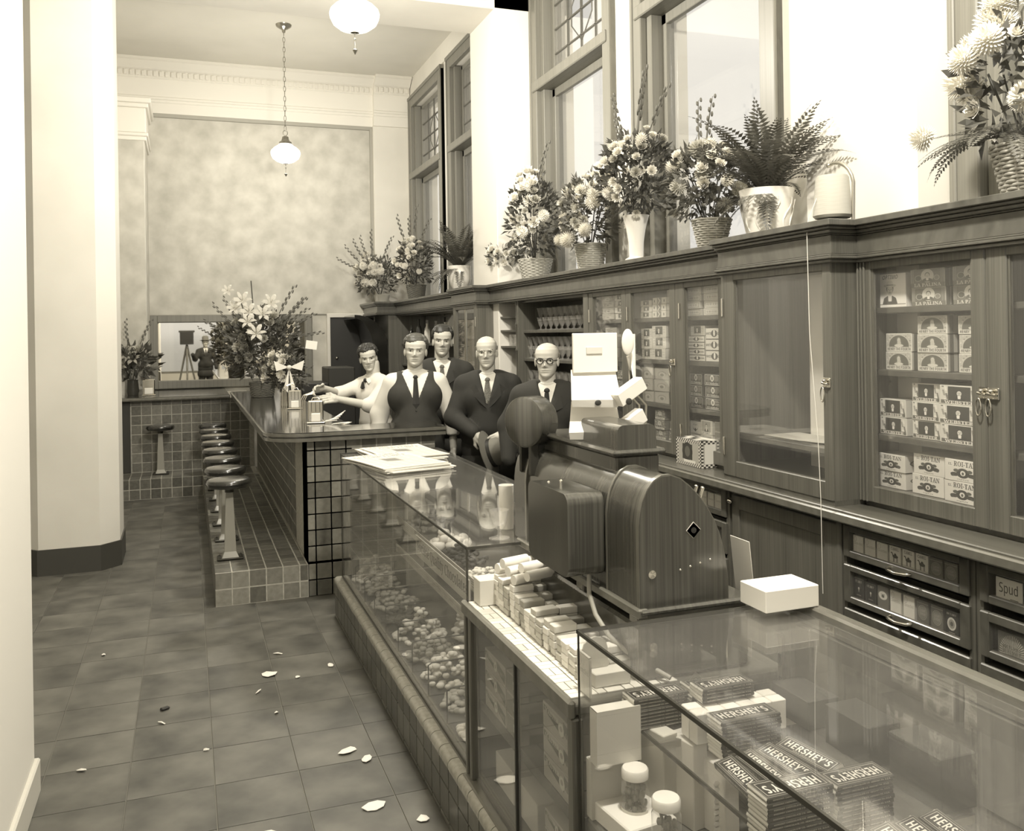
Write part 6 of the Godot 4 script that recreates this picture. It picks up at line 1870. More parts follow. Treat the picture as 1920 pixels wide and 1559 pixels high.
func flowers() -> void:
	for i in 2:
		mat("leaf%d" % i, [0.055, 0.085][i], 0.6, {"back": 0.05})
		mat("fern%d" % i, [0.06, 0.10][i], 0.55, {"back": 0.06})
	mat("petal", 0.72, 0.7, {"back": 0.3})
	mat("petal_mid", 0.42, 0.7, {"back": 0.2})
	mat("petal_dark", 0.2, 0.7, {"back": 0.1})
	mat("spike", 0.13, 0.6, {"back": 0.05})
	mat("wicker", 0.42, 0.7)
	mat("wicker_dark", 0.14, 0.7)
	mat("clay", 0.2, 0.8)
	T.spike = spike_mesh(0.42, 8, 0.02, 4)
	for i in 3: T["frond%d" % i] = frond_mesh(1.0, 0.15, [0.7, 1.1, 1.6][i], 70 + i)
	var mum := mum_mesh(1.0, 1)
	var mumb := mum_mesh(1.0, 2, 150, 0.6)
	var rose := rose_mesh(1.0, 3)
	var lily := lily_mesh(1.0)
	var Y := 2.156
	var jard := lathm([Vector2(0.0, 0.0), Vector2(0.07, 0.0), Vector2(0.075, 0.02), Vector2(0.095, 0.05), Vector2(0.115, 0.11), Vector2(0.115, 0.17), Vector2(0.108, 0.21), Vector2(0.115, 0.225), Vector2(0.115, 0.24), Vector2(0.1, 0.24), Vector2(0.095, 0.22)], 28)
	var low_pot := lathm([Vector2(0.0, 0.0), Vector2(0.085, 0.0), Vector2(0.11, 0.11), Vector2(0.1, 0.12), Vector2(0.09, 0.1)], 20)
	arrangement("flower_basket", "leftmost bunch of white chrysanthemums and gladioli on the cabinet by the back wall", V(2.50, Y, -12.05), ["pot", low_pot, M.petal_mid], V(-0.08, 0.36, 0.05), V(0.32, 0.30, 0.26), 520, [[mum, M.petal, 13, 0.062, "chrysanthemum"], [rose, M.petal_mid, 14, 0.035, "carnation"], [rose, M.petal, 12, 0.03, "carnation"]], [[-0.9, 0.75, 0.1, 1.0], [-0.7, 0.9, 0.2, 1.0], [-0.2, 1, 0.1, 1.1], [0.3, 1, 0.2, 1.0], [-0.45, 1, -0.1, 1.0], [-1, 0.4, 0.1, 0.9]], 21)
	arrangement("flower_basket", "basket of white gladioli left of the smaller fern", V(2.66, Y, -10.75), ["basket", basket_mesh(0.12, 0.09, 0.18), M.wicker_dark], V(-0.03, 0.42, 0.0), V(0.25, 0.34, 0.3), 520, [[mum, M.petal, 12, 0.045, "gladiolus_bloom"], [rose, M.petal, 22, 0.034, "gladiolus_bloom"], [rose, M.petal_mid, 10, 0.03, "carnation"]], [[-0.5, 1, 0.1, 1.1], [0.0, 1, 0.1, 1.3], [-0.25, 1, 0.3, 1.0], [0.25, 0.9, 0.2, 1.0]], 22)
	fern("smaller potted fern in a round white jardiniere on the cabinet", V(2.55, Y, -8.52), ["jardiniere", jard, M.white_gloss], 0.22, 46, 0.5, 5)
	var cone := thing("plain_pot", "plain tapered grey pot standing upside down beside the white jardiniere", "pot", V(2.72, Y, -8.05))
	mi("pot", lathm([Vector2(0.0, 0.0), Vector2(0.1, 0.0), Vector2(0.1, 0.02), Vector2(0.07, 0.19), Vector2(0.0, 0.19)], 24), M.clay, cone)
	arrangement("small_flower_pot", "small stepped clay pot of white blossoms between the jardiniere and the baskets", V(2.70, Y, -7.62), ["pot", lathm([Vector2(0.0, 0.0), Vector2(0.06, 0.0), Vector2(0.06, 0.03), Vector2(0.05, 0.035), Vector2(0.065, 0.1), Vector2(0.075, 0.105), Vector2(0.08, 0.14), Vector2(0.085, 0.145), Vector2(0.09, 0.17), Vector2(0.075, 0.17)], 20), M.clay], V(0, 0.25, 0.02), V(0.17, 0.12, 0.18), 220, [[rose, M.petal, 16, 0.03, "blossom"]], [], 23)
	arrangement("flower_basket", "wicker basket with tall white carnations before the white pier", V(2.70, Y, -6.85), ["basket", basket_mesh(0.14, 0.10, 0.17), M.wicker], V(-0.02, 0.47, 0.03), V(0.22, 0.44, 0.27), 620, [[rose, M.petal, 26, 0.042, "carnation"], [mum, M.petal, 7, 0.05, "chrysanthemum"], [rose, M.petal_mid, 12, 0.032, "carnation"]], [[0.1, 1, 0.2, 1.0]], 24)
	var b6 := arrangement("flower_basket", "wicker basket with one very large white chrysanthemum in front", V(2.70, Y, -5.78), ["basket", basket_mesh(0.11, 0.08, 0.19), M.wicker], V(-0.02, 0.40, 0.0), V(0.2, 0.30, 0.26), 560, [[mum, M.petal, 9, 0.05, "chrysanthemum"], [rose, M.petal, 12, 0.034, "carnation"], [rose, M.petal_mid, 12, 0.03, "carnation"]], [], 25)
	for q in [[-0.18, 0.21, 0.03, 0.066], [-0.17, 0.25, 0.30, 0.055], [-0.12, 0.24, -0.26, 0.05]]: mi("large_chrysanthemum", mumb, M.petal, b6, Transform3D((Basis(V(0, 1, 0), -0.6) * Basis(V(0, 0, 1), 1.25)).scaled(V(1, 1, 1) * q[3]), V(q[0], q[1], q[2])))
	arrangement("flower_vase", "tall flared white wicker vase of gladioli and white blossoms", V(2.64, Y, -4.98), ["vase", lathm([Vector2(0.0, 0.0), Vector2(0.07, 0.0), Vector2(0.07, 0.015), Vector2(0.045, 0.03), Vector2(0.048, 0.12), Vector2(0.06, 0.2), Vector2(0.078, 0.27), Vector2(0.085, 0.285), Vector2(0.07, 0.28), Vector2(0.05, 0.2)], 24), M.white_gloss], V(0.0, 0.52, 0.0), V(0.22, 0.30, 0.34), 700, [[rose, M.petal, 44, 0.026, "white_blossom"], [mum, M.petal, 8, 0.04, "chrysanthemum"], [rose, M.petal_mid, 12, 0.03, "carnation"]], [[0.0, 1, 0.1, 1.1], [-0.2, 1, -0.3, 1.0], [0.1, 1, 0.5, 1.0], [-0.1, 1, 0.3, 1.2], [0.0, 0.9, -0.6, 0.9]], 26)
	arrangement("flower_basket", "wicker basket of mixed asters left of the larger fern", V(2.70, Y, -4.22), ["basket", basket_mesh(0.105, 0.065, 0.17), M.wicker], V(-0.02, 0.36, -0.03), V(0.2, 0.24, 0.28), 600, [[mum, M.petal_mid, 12, 0.045, "aster"], [rose, M.petal, 16, 0.03, "blossom"], [mum, M.petal, 6, 0.045, "aster"]], [[0.0, 1, -0.2, 0.9], [-0.1, 1, 0.2, 0.8]], 27)
	var bigpot := MB.new()
	bigpot.lathe([Vector2(0.0, 0.0), Vector2(0.088, 0.0), Vector2(0.095, 0.02), Vector2(0.112, 0.12), Vector2(0.124, 0.2), Vector2(0.128, 0.215), Vector2(0.118, 0.215), Vector2(0.11, 0.19)], 32)
	for i in 10:
		var an := TAU * i / 10
		var pts := []
		for j in 7: pts.append(V(cos(an + 0.18 * sin(j * 0.9)) * (0.094 + 0.0055 * j), 0.02 + j * 0.025, sin(an + 0.18 * sin(j * 0.9)) * (0.094 + 0.0055 * j)))
		bigpot.tube(pts, 0.004, 5)
	fern("larger fern in a big white pot with scroll relief", V(2.56, Y, -3.53), ["pot", bigpot.mesh(), M.white_gloss], 0.2, 62, 0.44, 8)
	var rb := arrangement("flower_basket", "striped basket of huge white chrysanthemums with fern at the right edge", V(2.66, Y, -2.22), ["basket", basket_mesh(0.12, 0.08, 0.17), M.wicker], V(-0.02, 0.38, -0.02), V(0.18, 0.28, 0.22), 260, [[mumb, M.petal, 16, 0.06, "large_chrysanthemum"], [rose, M.petal, 10, 0.03, "blossom"]], [], 28)
	mi("large_chrysanthemum", mumb, M.petal, rb, Transform3D((Basis(V(0, 1, 0), -0.6) * Basis(V(0, 0, 1), 1.1)).scaled(V(1, 1, 1) * 0.052), V(-0.16, 0.24, -0.30)))
	for i in 14:
		var an := PI + g_rand(i, -1.5, 1.5)
		mi("frond", T["frond%d" % (i % 3)], M["fern%d" % (i % 2)], rb, Transform3D((Basis(V(0, 1, 0), an) * Basis(V(0, 0, 1), -1.3)).scaled(V(1, 1, 1) * 0.30), V(-0.05, 0.2, -0.06)))
	# counter bouquets
	var bq := arrangement("large_bouquet", "largest bouquet of lilies, roses and gladioli on the soda counter", V(0.74, 1.0925, -9.75), ["basket", basket_mesh(0.13, 0.11, 0.16), M.wicker_dark], V(0.0, 0.52, 0.0), V(0.42, 0.42, 0.34), 900, [[rose, M.petal_mid, 34, 0.046, "rose"], [rose, M.petal_dark, 16, 0.04, "rose"]], [[0.55, 1, 0.1, 1.3], [0.7, 0.8, 0.1, 1.2], [0.85, 0.6, 0.2, 1.1], [0.95, 0.3, 0.2, 1.0], [0.8, 0.95, 0, 1.2], [-0.9, 0.7, 0.1, 1.1], [-0.95, 0.4, 0.2, 1.0], [-0.75, 0.9, 0.1, 1.0], [0.65, 0.65, 0.3, 1.0]], 31, Vector2(0.10, 0.018))
	for q in [[-0.20, 1.02, 0.15, 0.10], [-0.14, 0.90, 0.2, 0.10], [-0.28, 0.94, 0.1, 0.085], [-0.16, 0.80, 0.3, 0.09], [0.0, 0.88, 0.22, 0.10], [-0.08, 0.68, 0.38, 0.10], [-0.34, 1.12, 0.05, 0.07], [0.1, 1.0, 0.05, 0.10]]: mi("lily", lily, M.petal, bq, Transform3D((Basis(V(0, 1, 0), q[0]) * Basis(V(1, 0, 0), 1.15)).scaled(V(1, 1, 1) * q[3]), V(q[0], q[1], q[2])))
	for q in [[-0.22, 0.95, 0.0], [-0.10, 1.1, 0.02]]:
		var k := MB.new(); k.tube([V(-0.05, 0.6, 0), V(q[0] * 0.8, 0.9, q[2]), V(q[0], q[1] + 0.12, q[2])], 0.006, 6)
		mi("lily_stem", k.mesh(), M.leaf1, bq)
	var sb := arrangement("ribbon_bouquet", "smaller bouquet with white bow and card on the soda counter", V(0.84, 1.0925, -8.25), ["vase", lathm([Vector2(0.0, 0.0), Vector2(0.055, 0.0), Vector2(0.06, 0.02), Vector2(0.05, 0.12), Vector2(0.07, 0.15)], 16), M.chrome], V(0.0, 0.30, 0.0), V(0.2, 0.2, 0.18), 320, [[rose, M.petal, 22, 0.034, "rosebud"], [rose, M.petal_mid, 16, 0.036, "rosebud"]], [], 32)
	var k3 := MB.new()
	for s in [-1.0, 1.0]:
		k3.tri(V(0, 0.36, 0.19), V(s * 0.13, 0.42, 0.2), V(s * 0.11, 0.33, 0.21)); k3.tri(V(0, 0.36, 0.19), V(s * 0.05, 0.18, 0.22), V(s * 0.015, 0.14, 0.22))
	k3.ball(V(0, 0.36, 0.2), V(0.025, 0.02, 0.02), 8, 5)
	mi("bow", k3.mesh(), M.petal, sb)
	mi("gift_card", bxm(V(-0.05, 0.5, 0.08), V(0.05, 0.575, 0.084)), M.paper, sb, Transform3D(Basis(V(0, 0, 1), -0.15), V(0.13, 0.02, 0)))
	var lv := arrangement("corner_flowers", "vase of large drooping blooms at the far left of the back counter", V(-0.60, 1.065, -11.35), ["vase", lathm([Vector2(0.0, 0.0), Vector2(0.06, 0.0), Vector2(0.07, 0.05), Vector2(0.06, 0.17), Vector2(0.065, 0.18)], 16), M.glass_edge], V(0.0, 0.36, 0.0), V(0.22, 0.2, 0.16), 160, [[lily, M.petal_mid, 7, 0.09, "bloom"], [rose, M.petal_mid, 6, 0.06, "bloom"]], [[0.35, 1, 0, 1.1], [-0.2, 1, 0, 1.0]], 33, Vector2(0.14, 0.03))

func g_rand(i: int, a: float, b: float) -> float:
	return lerpf(a, b, fposmod(i * 0.61803, 1.0))

# ---------------------------------------------------------------- back wall and counter furniture
func back_wall_things() -> void:
	var m := thing("wall_mirror", "wide wood-framed mirror on the back wall above the back counter", "mirror", V(-0.447, 1.07, -12.40))
	var k := MB.new()
	var w := 2.05
	var h := 0.955
	k.box(V(0, 0, 0.0), V(0.10, h, 0.05), 0.01); k.box(V(w - 0.10, 0, 0.0), V(w, h, 0.05), 0.01); k.box(V(0.09, h - 0.10, 0.001), V(w - 0.09, h, 0.049), 0.01); k.box(V(0.09, 0, 0.001), V(w - 0.09, 0.11, 0.049), 0.01)
	mi("frame", k.mesh(), M.casing, m)
	mi("mirror_glass", bxm(V(0.08, 0.09, 0.006), V(w - 0.08, h - 0.08, 0.016)), M.mirror, m)
	# doorway with a dark door
	var d := group_struct("door_1", "dark back door in a pale frame beside the mirror")
	k = MB.new()
	k.box(V(1.80, 0, -12.42), V(1.846, 2.03, -12.34), 0.005); k.box(V(2.45, 0, -12.42), V(2.50, 2.03, -12.34), 0.005); k.box(V(1.80, 1.975, -12.42), V(2.50, 2.03, -12.339), 0.005)
	mi("door_frame", k.mesh(), M.plaster_light, d)
	mi("door_leaf", bxm(V(1.846, 0.01, -12.405), V(2.45, 1.975, -12.375), 0.004), M.black, d)
	k = MB.new(); k.ball(V(1.93, 1.42, -12.36), V(0.02, 0.02, 0.02), 10, 6)
	mi("door_knob", k.mesh(), M.nickel, d)
	struct("trim_13", bxm(V(1.62, 2.02, -12.41), V(2.43, 2.032, -12.38)), M.trim_grey, "thin dark rail above the back door")
	# horn-shaped wall lamp at the left of the mirror
	var hl := thing("wall_lamp", "small dark horn-shaped wall lamp beside the mirror frame", "lamp", V(-0.50, 1.86, -12.38))
	k = MB.new(); k.lathe([Vector2(0.02, 0.0), Vector2(0.025, 0.05), Vector2(0.075, 0.11), Vector2(0.08, 0.14), Vector2(0.0, 0.12)], 18, Transform3D(Basis(V(0, 0, 1), 1.2) * Basis(V(1, 0, 0), 0.5), V(-0.02, 0.06, 0.08)))
	mi("shade", k.mesh(), M.black_gloss, hl)
	k = MB.new(); k.tube([V(0.0, 0.05, 0.06), V(0.03, 0.03, 0.03), V(0.02, -0.06, 0.01)], 0.014, 8); k.lathe([Vector2(0.0, 0.0), Vector2(0.04, 0.0), Vector2(0.03, 0.015), Vector2(0.0, 0.02)], 14, Transform3D(Basis(V(1, 0, 0), PI / 2), V(0.02, -0.03, -0.02)))
	mi("bracket", k.mesh(), M.iron, hl)
	# dark cooler behind the counter
	var cb := thing("drink_cooler", "low black cooler cabinet behind the soda counter by the back door", "cooler", V(1.30, 0, -10.9))
	mi("cabinet", bxm(V(0.0, 0, -0.6), V(0.62, 1.02, 0.0), 0.01), M.black, cb)
	mi("lid", bxm(V(0.30, 1.02, -0.58), V(0.62, 1.34, -0.02), 0.01), M.dark, cb)
	mi("upper_lid", bxm(V(-0.02, 1.02, -0.6), V(0.30, 1.16, 0.0), 0.01), M.black, cb)

func small_things() -> void:
	# napkin dispensers and straw holders on the counter
	for i in 2:
		var p: Vector3 = [V(0.87, 1.0925, -6.58), V(0.875, 1.0925, -7.95)][i]
		var n := thing("napkin_dispenser", ["nearer chrome napkin dispenser on the polished counter", "farther chrome napkin dispenser beside the small bouquet"][i], "napkin dispenser", p, -0.15, "napkin dispensers")
		mi("base", bxm(V(-0.065, 0, -0.05), V(0.065, 0.012, 0.05), 0.004), M.chrome, n)
		mi("case", bxm(V(-0.055, 0.012, -0.04), V(0.055, 0.165, 0.04), 0.008), M.chrome, n)
		mi("napkins", bxm(V(-0.032, 0.016, 0.036), V(0.032, 0.075, 0.044), 0.004), M.white, n)
		for x in [-0.03, 0.0, 0.03]: mi("flute", bxm(V(x - 0.002, 0.085, 0.039), V(x + 0.002, 0.155, 0.042)), M.iron, n)
		var k := MB.new()
		k.tube([V(-0.03, 0.165, 0), V(-0.02, 0.185, 0), V(0.02, 0.185, 0), V(0.03, 0.165, 0)], 0.004, 6)
		mi("handle", k.mesh(), M.chrome, n)
		# curved menu or straw guard beside it
		for j in 3:
			k = MB.new()
			k.tube([V(-0.075 - j * 0.014, 0.0, 0.02), V(-0.075 - j * 0.014, 0.17, 0.02), V(-0.06 - j * 0.012, 0.205, 0.01), V(-0.02, 0.215 + j * 0.006, 0.0), V(0.0, 0.20, 0.0)], 0.0045, 6)
			mi("spoon_hook", k.mesh(), M.chrome, n)
		k = MB.new()
		for j in 6: k.tube([V(0.06 + 0.008 * j, 0.012 + 0.005 * (j % 2), 0.02), V(0.15 + 0.012 * j, 0.02 + 0.012 * j, 0.05 - 0.02 * j)], 0.003, 5)
		if i == 0: mi("straws", k.mesh(), M.white, n)
	for i in 5:
		tag(mi("menu_card", bxm(V(-0.05, 0, -0.02), V(0.05, 0.002, 0.02)), M.paper, null, Transform3D(Basis(V(0, 1, 0), -0.5 + 0.25 * i), V(1.01 + 0.01 * i, 1.0925 + 0.0022 * i, -6.42))), "white slip fanned on the counter beside the napkin dispenser, %s" % ["bottom one", "second", "third", "fourth", "top one"][i], "slip", "fanned white slips")
	var gl: Material = M.glassware
	tag(mi("counter_glass", lathm([Vector2(0.0, 0), Vector2(0.028, 0.0), Vector2(0.036, 0.15), Vector2(0.034, 0.15), Vector2(0.025, 0.01), Vector2(0.0, 0.01)], 16), gl, null, at3(0.99, 1.0925, -7.32)), "tall soda glass under the young man's hands", "glass")
	# vase-like shakers at the far left of the back counter
	var sh := thing("napkin_dispenser", "chrome napkin dispenser at the left end of the back counter", "napkin dispenser", V(-0.42, 1.065, -11.2))
	mi("case", bxm(V(-0.065, 0.01, -0.05), V(0.065, 0.19, 0.05), 0.008), M.chrome, sh)
	mi("base", bxm(V(-0.075, 0, -0.06), V(0.075, 0.012, 0.06), 0.004), M.chrome, sh)
	mi("napkins", bxm(V(-0.045, 0.02, 0.048), V(0.045, 0.09, 0.056), 0.004), M.white, sh)
	tag(mi("ribbed_tumbler", lathm([Vector2(0.0, 0), Vector2(0.05, 0.0), Vector2(0.055, 0.17), Vector2(0.05, 0.17), Vector2(0.045, 0.01), Vector2(0.0, 0.01)], 14), gl, null, at3(-0.72, 1.065, -11.12)), "ribbed glass tumbler at the left edge of the back counter", "glass")
	# newspapers on the candy case: folded sheets, two piles
	var nm := lab_mat("news")
	for s in [[1.19, -5.24, 4, 0.10, "far"], [1.075, -4.82, 5, 0.22, "near"]]:
		for i in s[2]:
			var k := MB.new()
			var wv := func(x: float, z: float) -> float: return 0.006 * i + 0.004 * sin(x * 9.0 + i) * cos(z * 7.0) + 0.006
			var nx := 8
			var nz := 8
			for a in nx:
				for b in nz:
					var x0 := -0.19 + 0.38 * a / nx; var x1 := -0.19 + 0.38 * (a + 1) / nx
					var z0 := -0.27 + 0.54 * b / nz; var z1 := -0.27 + 0.54 * (b + 1) / nz
					k.quad(V(x0, wv.call(x0, z0), z0), V(x1, wv.call(x1, z0), z0), V(x1, wv.call(x1, z1), z1), V(x0, wv.call(x0, z1), z1), Rect2(float(a) / nx, float(b) / nz, 1.0 / nx, 1.0 / nz))
					k.quad(V(x0, wv.call(x0, z1) - 0.005, z1), V(x1, wv.call(x1, z1) - 0.005, z1), V(x1, wv.call(x1, z0) - 0.005, z0), V(x0, wv.call(x0, z0) - 0.005, z0), Rect2(0.0, 0.0, 0.02, 0.02))
			for a in nx:
				var x0 := -0.19 + 0.38 * a / nx; var x1 := -0.19 + 0.38 * (a + 1) / nx
				k.quad(V(x0, wv.call(x0, 0.27), 0.27), V(x1, wv.call(x1, 0.27), 0.27), V(x1, wv.call(x1, 0.27) - 0.005, 0.27), V(x0, wv.call(x0, 0.27) - 0.005, 0.27), Rect2(0, 0, 0.02, 0.02))
			for b in nz:
				var z0 := -0.27 + 0.54 * b / nz; var z1 := -0.27 + 0.54 * (b + 1) / nz
				k.quad(V(-0.19, wv.call(-0.19, z0), z0), V(-0.19, wv.call(-0.19, z1), z1), V(-0.19, wv.call(-0.19, z1) - 0.005, z1), V(-0.19, wv.call(-0.19, z0) - 0.005, z0), Rect2(0, 0, 0.02, 0.02))
			tag(mi("newspaper", k.mesh(), nm, null, at3(s[0] + rng.randf_range(-0.02, 0.02), 1.0065, s[1] + rng.randf_range(-0.03, 0.03), s[3] + rng.randf_range(-0.06, 0.06))), "folded newspaper, %s of the %s pile on the candy case" % [["bottom", "second", "third", "top", "top"][i] if i < s[2] - 1 else "top", s[4]], "newspaper", "newspapers, %s pile" % s[4])
	# cone of twine with its guide arm
	var t := thing("twine_holder", "large cone of twine on a holder with a curved guide arm", "twine holder", V(2.52, 2.156, -3.03))
	mi("twine_cone", lathm([Vector2(0.0, 0.02), Vector2(0.07, 0.02), Vector2(0.079, 0.03), Vector2(0.076, 0.06), Vector2(0.066, 0.185), Vector2(0.06, 0.195), Vector2(0.0, 0.195)], 30), M.clay_light if M.has("clay_light") else mat("clay_light", 0.4, 0.85, {"tex": noise_tex(61, 0.05, 0.34, 0.46, 128, 3), "tri": V(1, 60, 1)}), t)
	var k := MB.new()
	k.lathe([Vector2(0.0, 0.0), Vector2(0.06, 0.0), Vector2(0.06, 0.006), Vector2(0.015, 0.012), Vector2(0.015, 0.022), Vector2(0.0, 0.022)], 16)
	mi("foot", k.mesh(), M.iron, t)
	k = MB.new()
	var pts := [V(0.04, 0.0, 0.075), V(0.04, 0.16, 0.08)]
	for i in 7:
		var a := PI * 0.6 * i / 6.0
		pts.append(V(0.04 - 0.005 * i, 0.16 + 0.09 * sin(a), 0.08 - 0.085 * (1 - cos(a))))
	k.tube(pts, 0.0075, 8)
	k.ball(pts[pts.size() - 1], V(0.011, 0.011, 0.011), 8, 6)
	mi("guide_arm", k.mesh(), M.nickel, t)
	k = MB.new()
	k.tube([V(0.0, 0.10, 0.0) + V(-0.08, 0, 0), V(-0.115, -0.006, -0.02), V(-0.125, -0.45, 0.0), V(-0.13, -0.9, 0.05), V(-0.13, -1.12, 0.06), V(-0.135, -1.5, 0.07)], 0.0016, 5)
	mi("hanging_string", k.mesh(), M.string, t)
	# scraps of paper on the floor
	var sc := [[0.37, -4.72, 0.09, 0.08, "crumpled white paper scrap, largest on the open floor"], [0.44, -5.0, 0.06, 0.015, "straight white paper strip on the floor beyond the largest scrap"], [0.60, -3.72, 0.10, 0.05, "torn paper wrapper at the foot of the tiled kerb"], [0.66, -3.62, 0.06, 0.04, "small torn wrapper corner near the tiled kerb"], [0.62, -3.25, 0.10, 0.06, "crumpled tissue near the bottom edge"], [0.76, -3.1, 0.05, 0.04, "small white scrap by the kerb at the bottom edge"], [-0.13, -4.30, 0.05, 0.012, "short white stub on the floor at left"], [-0.42, -3.95, 0.05, 0.014, "pale cigarette stub at the lower left"], [0.30, -4.5, 0.05, 0.01, "thin white strip in the middle of the floor"], [0.50, -4.62, 0.03, 0.02, "tiny white scrap right of the middle floor"], [0.36, -4.22, 0.03, 0.015, "tiny pale scrap near the centre joint"], [0.68, -4.72, 0.05, 0.03, "white scrap tucked against the kerb"], [-0.45, -5.35, 0.04, 0.02, "pale scrap near the column"], [0.05, -3.95, 0.03, 0.012, "little white stub on the lower floor"], [0.24, -3.2, 0.07, 0.05, "round pale scrap at the bottom edge"]]
	for i in sc.size():
		var s: Array = sc[i]
		var g := RandomNumberGenerator.new()
		g.seed = 500 + i
		k = MB.new()
		var n := 7
		var top := V(0, 0.012, 0)
		for j in n:
			var a0 := TAU * j / n; var a1 := TAU * (j + 1) / n
			var p0 := V(cos(a0) * s[2] * 0.5 * (0.7 + 0.4 * g_rand(j + i, 0, 1)), 0.003 + 0.006 * g_rand(j * 3 + i, 0, 1), sin(a0) * s[3] * 0.5)
			var p1 := V(cos(a1) * s[2] * 0.5 * (0.7 + 0.4 * g_rand((j + 1) % n + i, 0, 1)), 0.003 + 0.006 * g_rand(((j + 1) % n) * 3 + i, 0, 1), sin(a1) * s[3] * 0.5)
			k.tri(top, p0, p1); k.tri(V(0, 0.001, 0), p1 - V(0, 0.002, 0), p0 - V(0, 0.002, 0))
		tag(mi("paper_scrap", k.mesh(), M.paper, null, at3(s[0], 0.0015, s[1], g.randf() * 3.0)), s[4], "litter")
	tag(mi("dark_stub", bxm(V(-0.02, 0, -0.012), V(0.02, 0.012, 0.012), 0.004), M.black, null, at3(-0.12, 0.001, -4.46, 0.5)), "small black lump on the floor tiles", "litter")
	# papers lying inside the dark cabinet
	for i in 2: tag(mi("loose_paper", bxm(V(0, 0, -0.12), V(0.2, 0.003, 0.12), 0.0008), M.paper_tan, null, at3(2.56, 1.2205 + i * 0.0035, -3.46 + i * 0.22, 0.2 * i)), ["pale paper lying in the dark cabinet, left", "pale paper lying in the dark cabinet, right"][i], "paper")

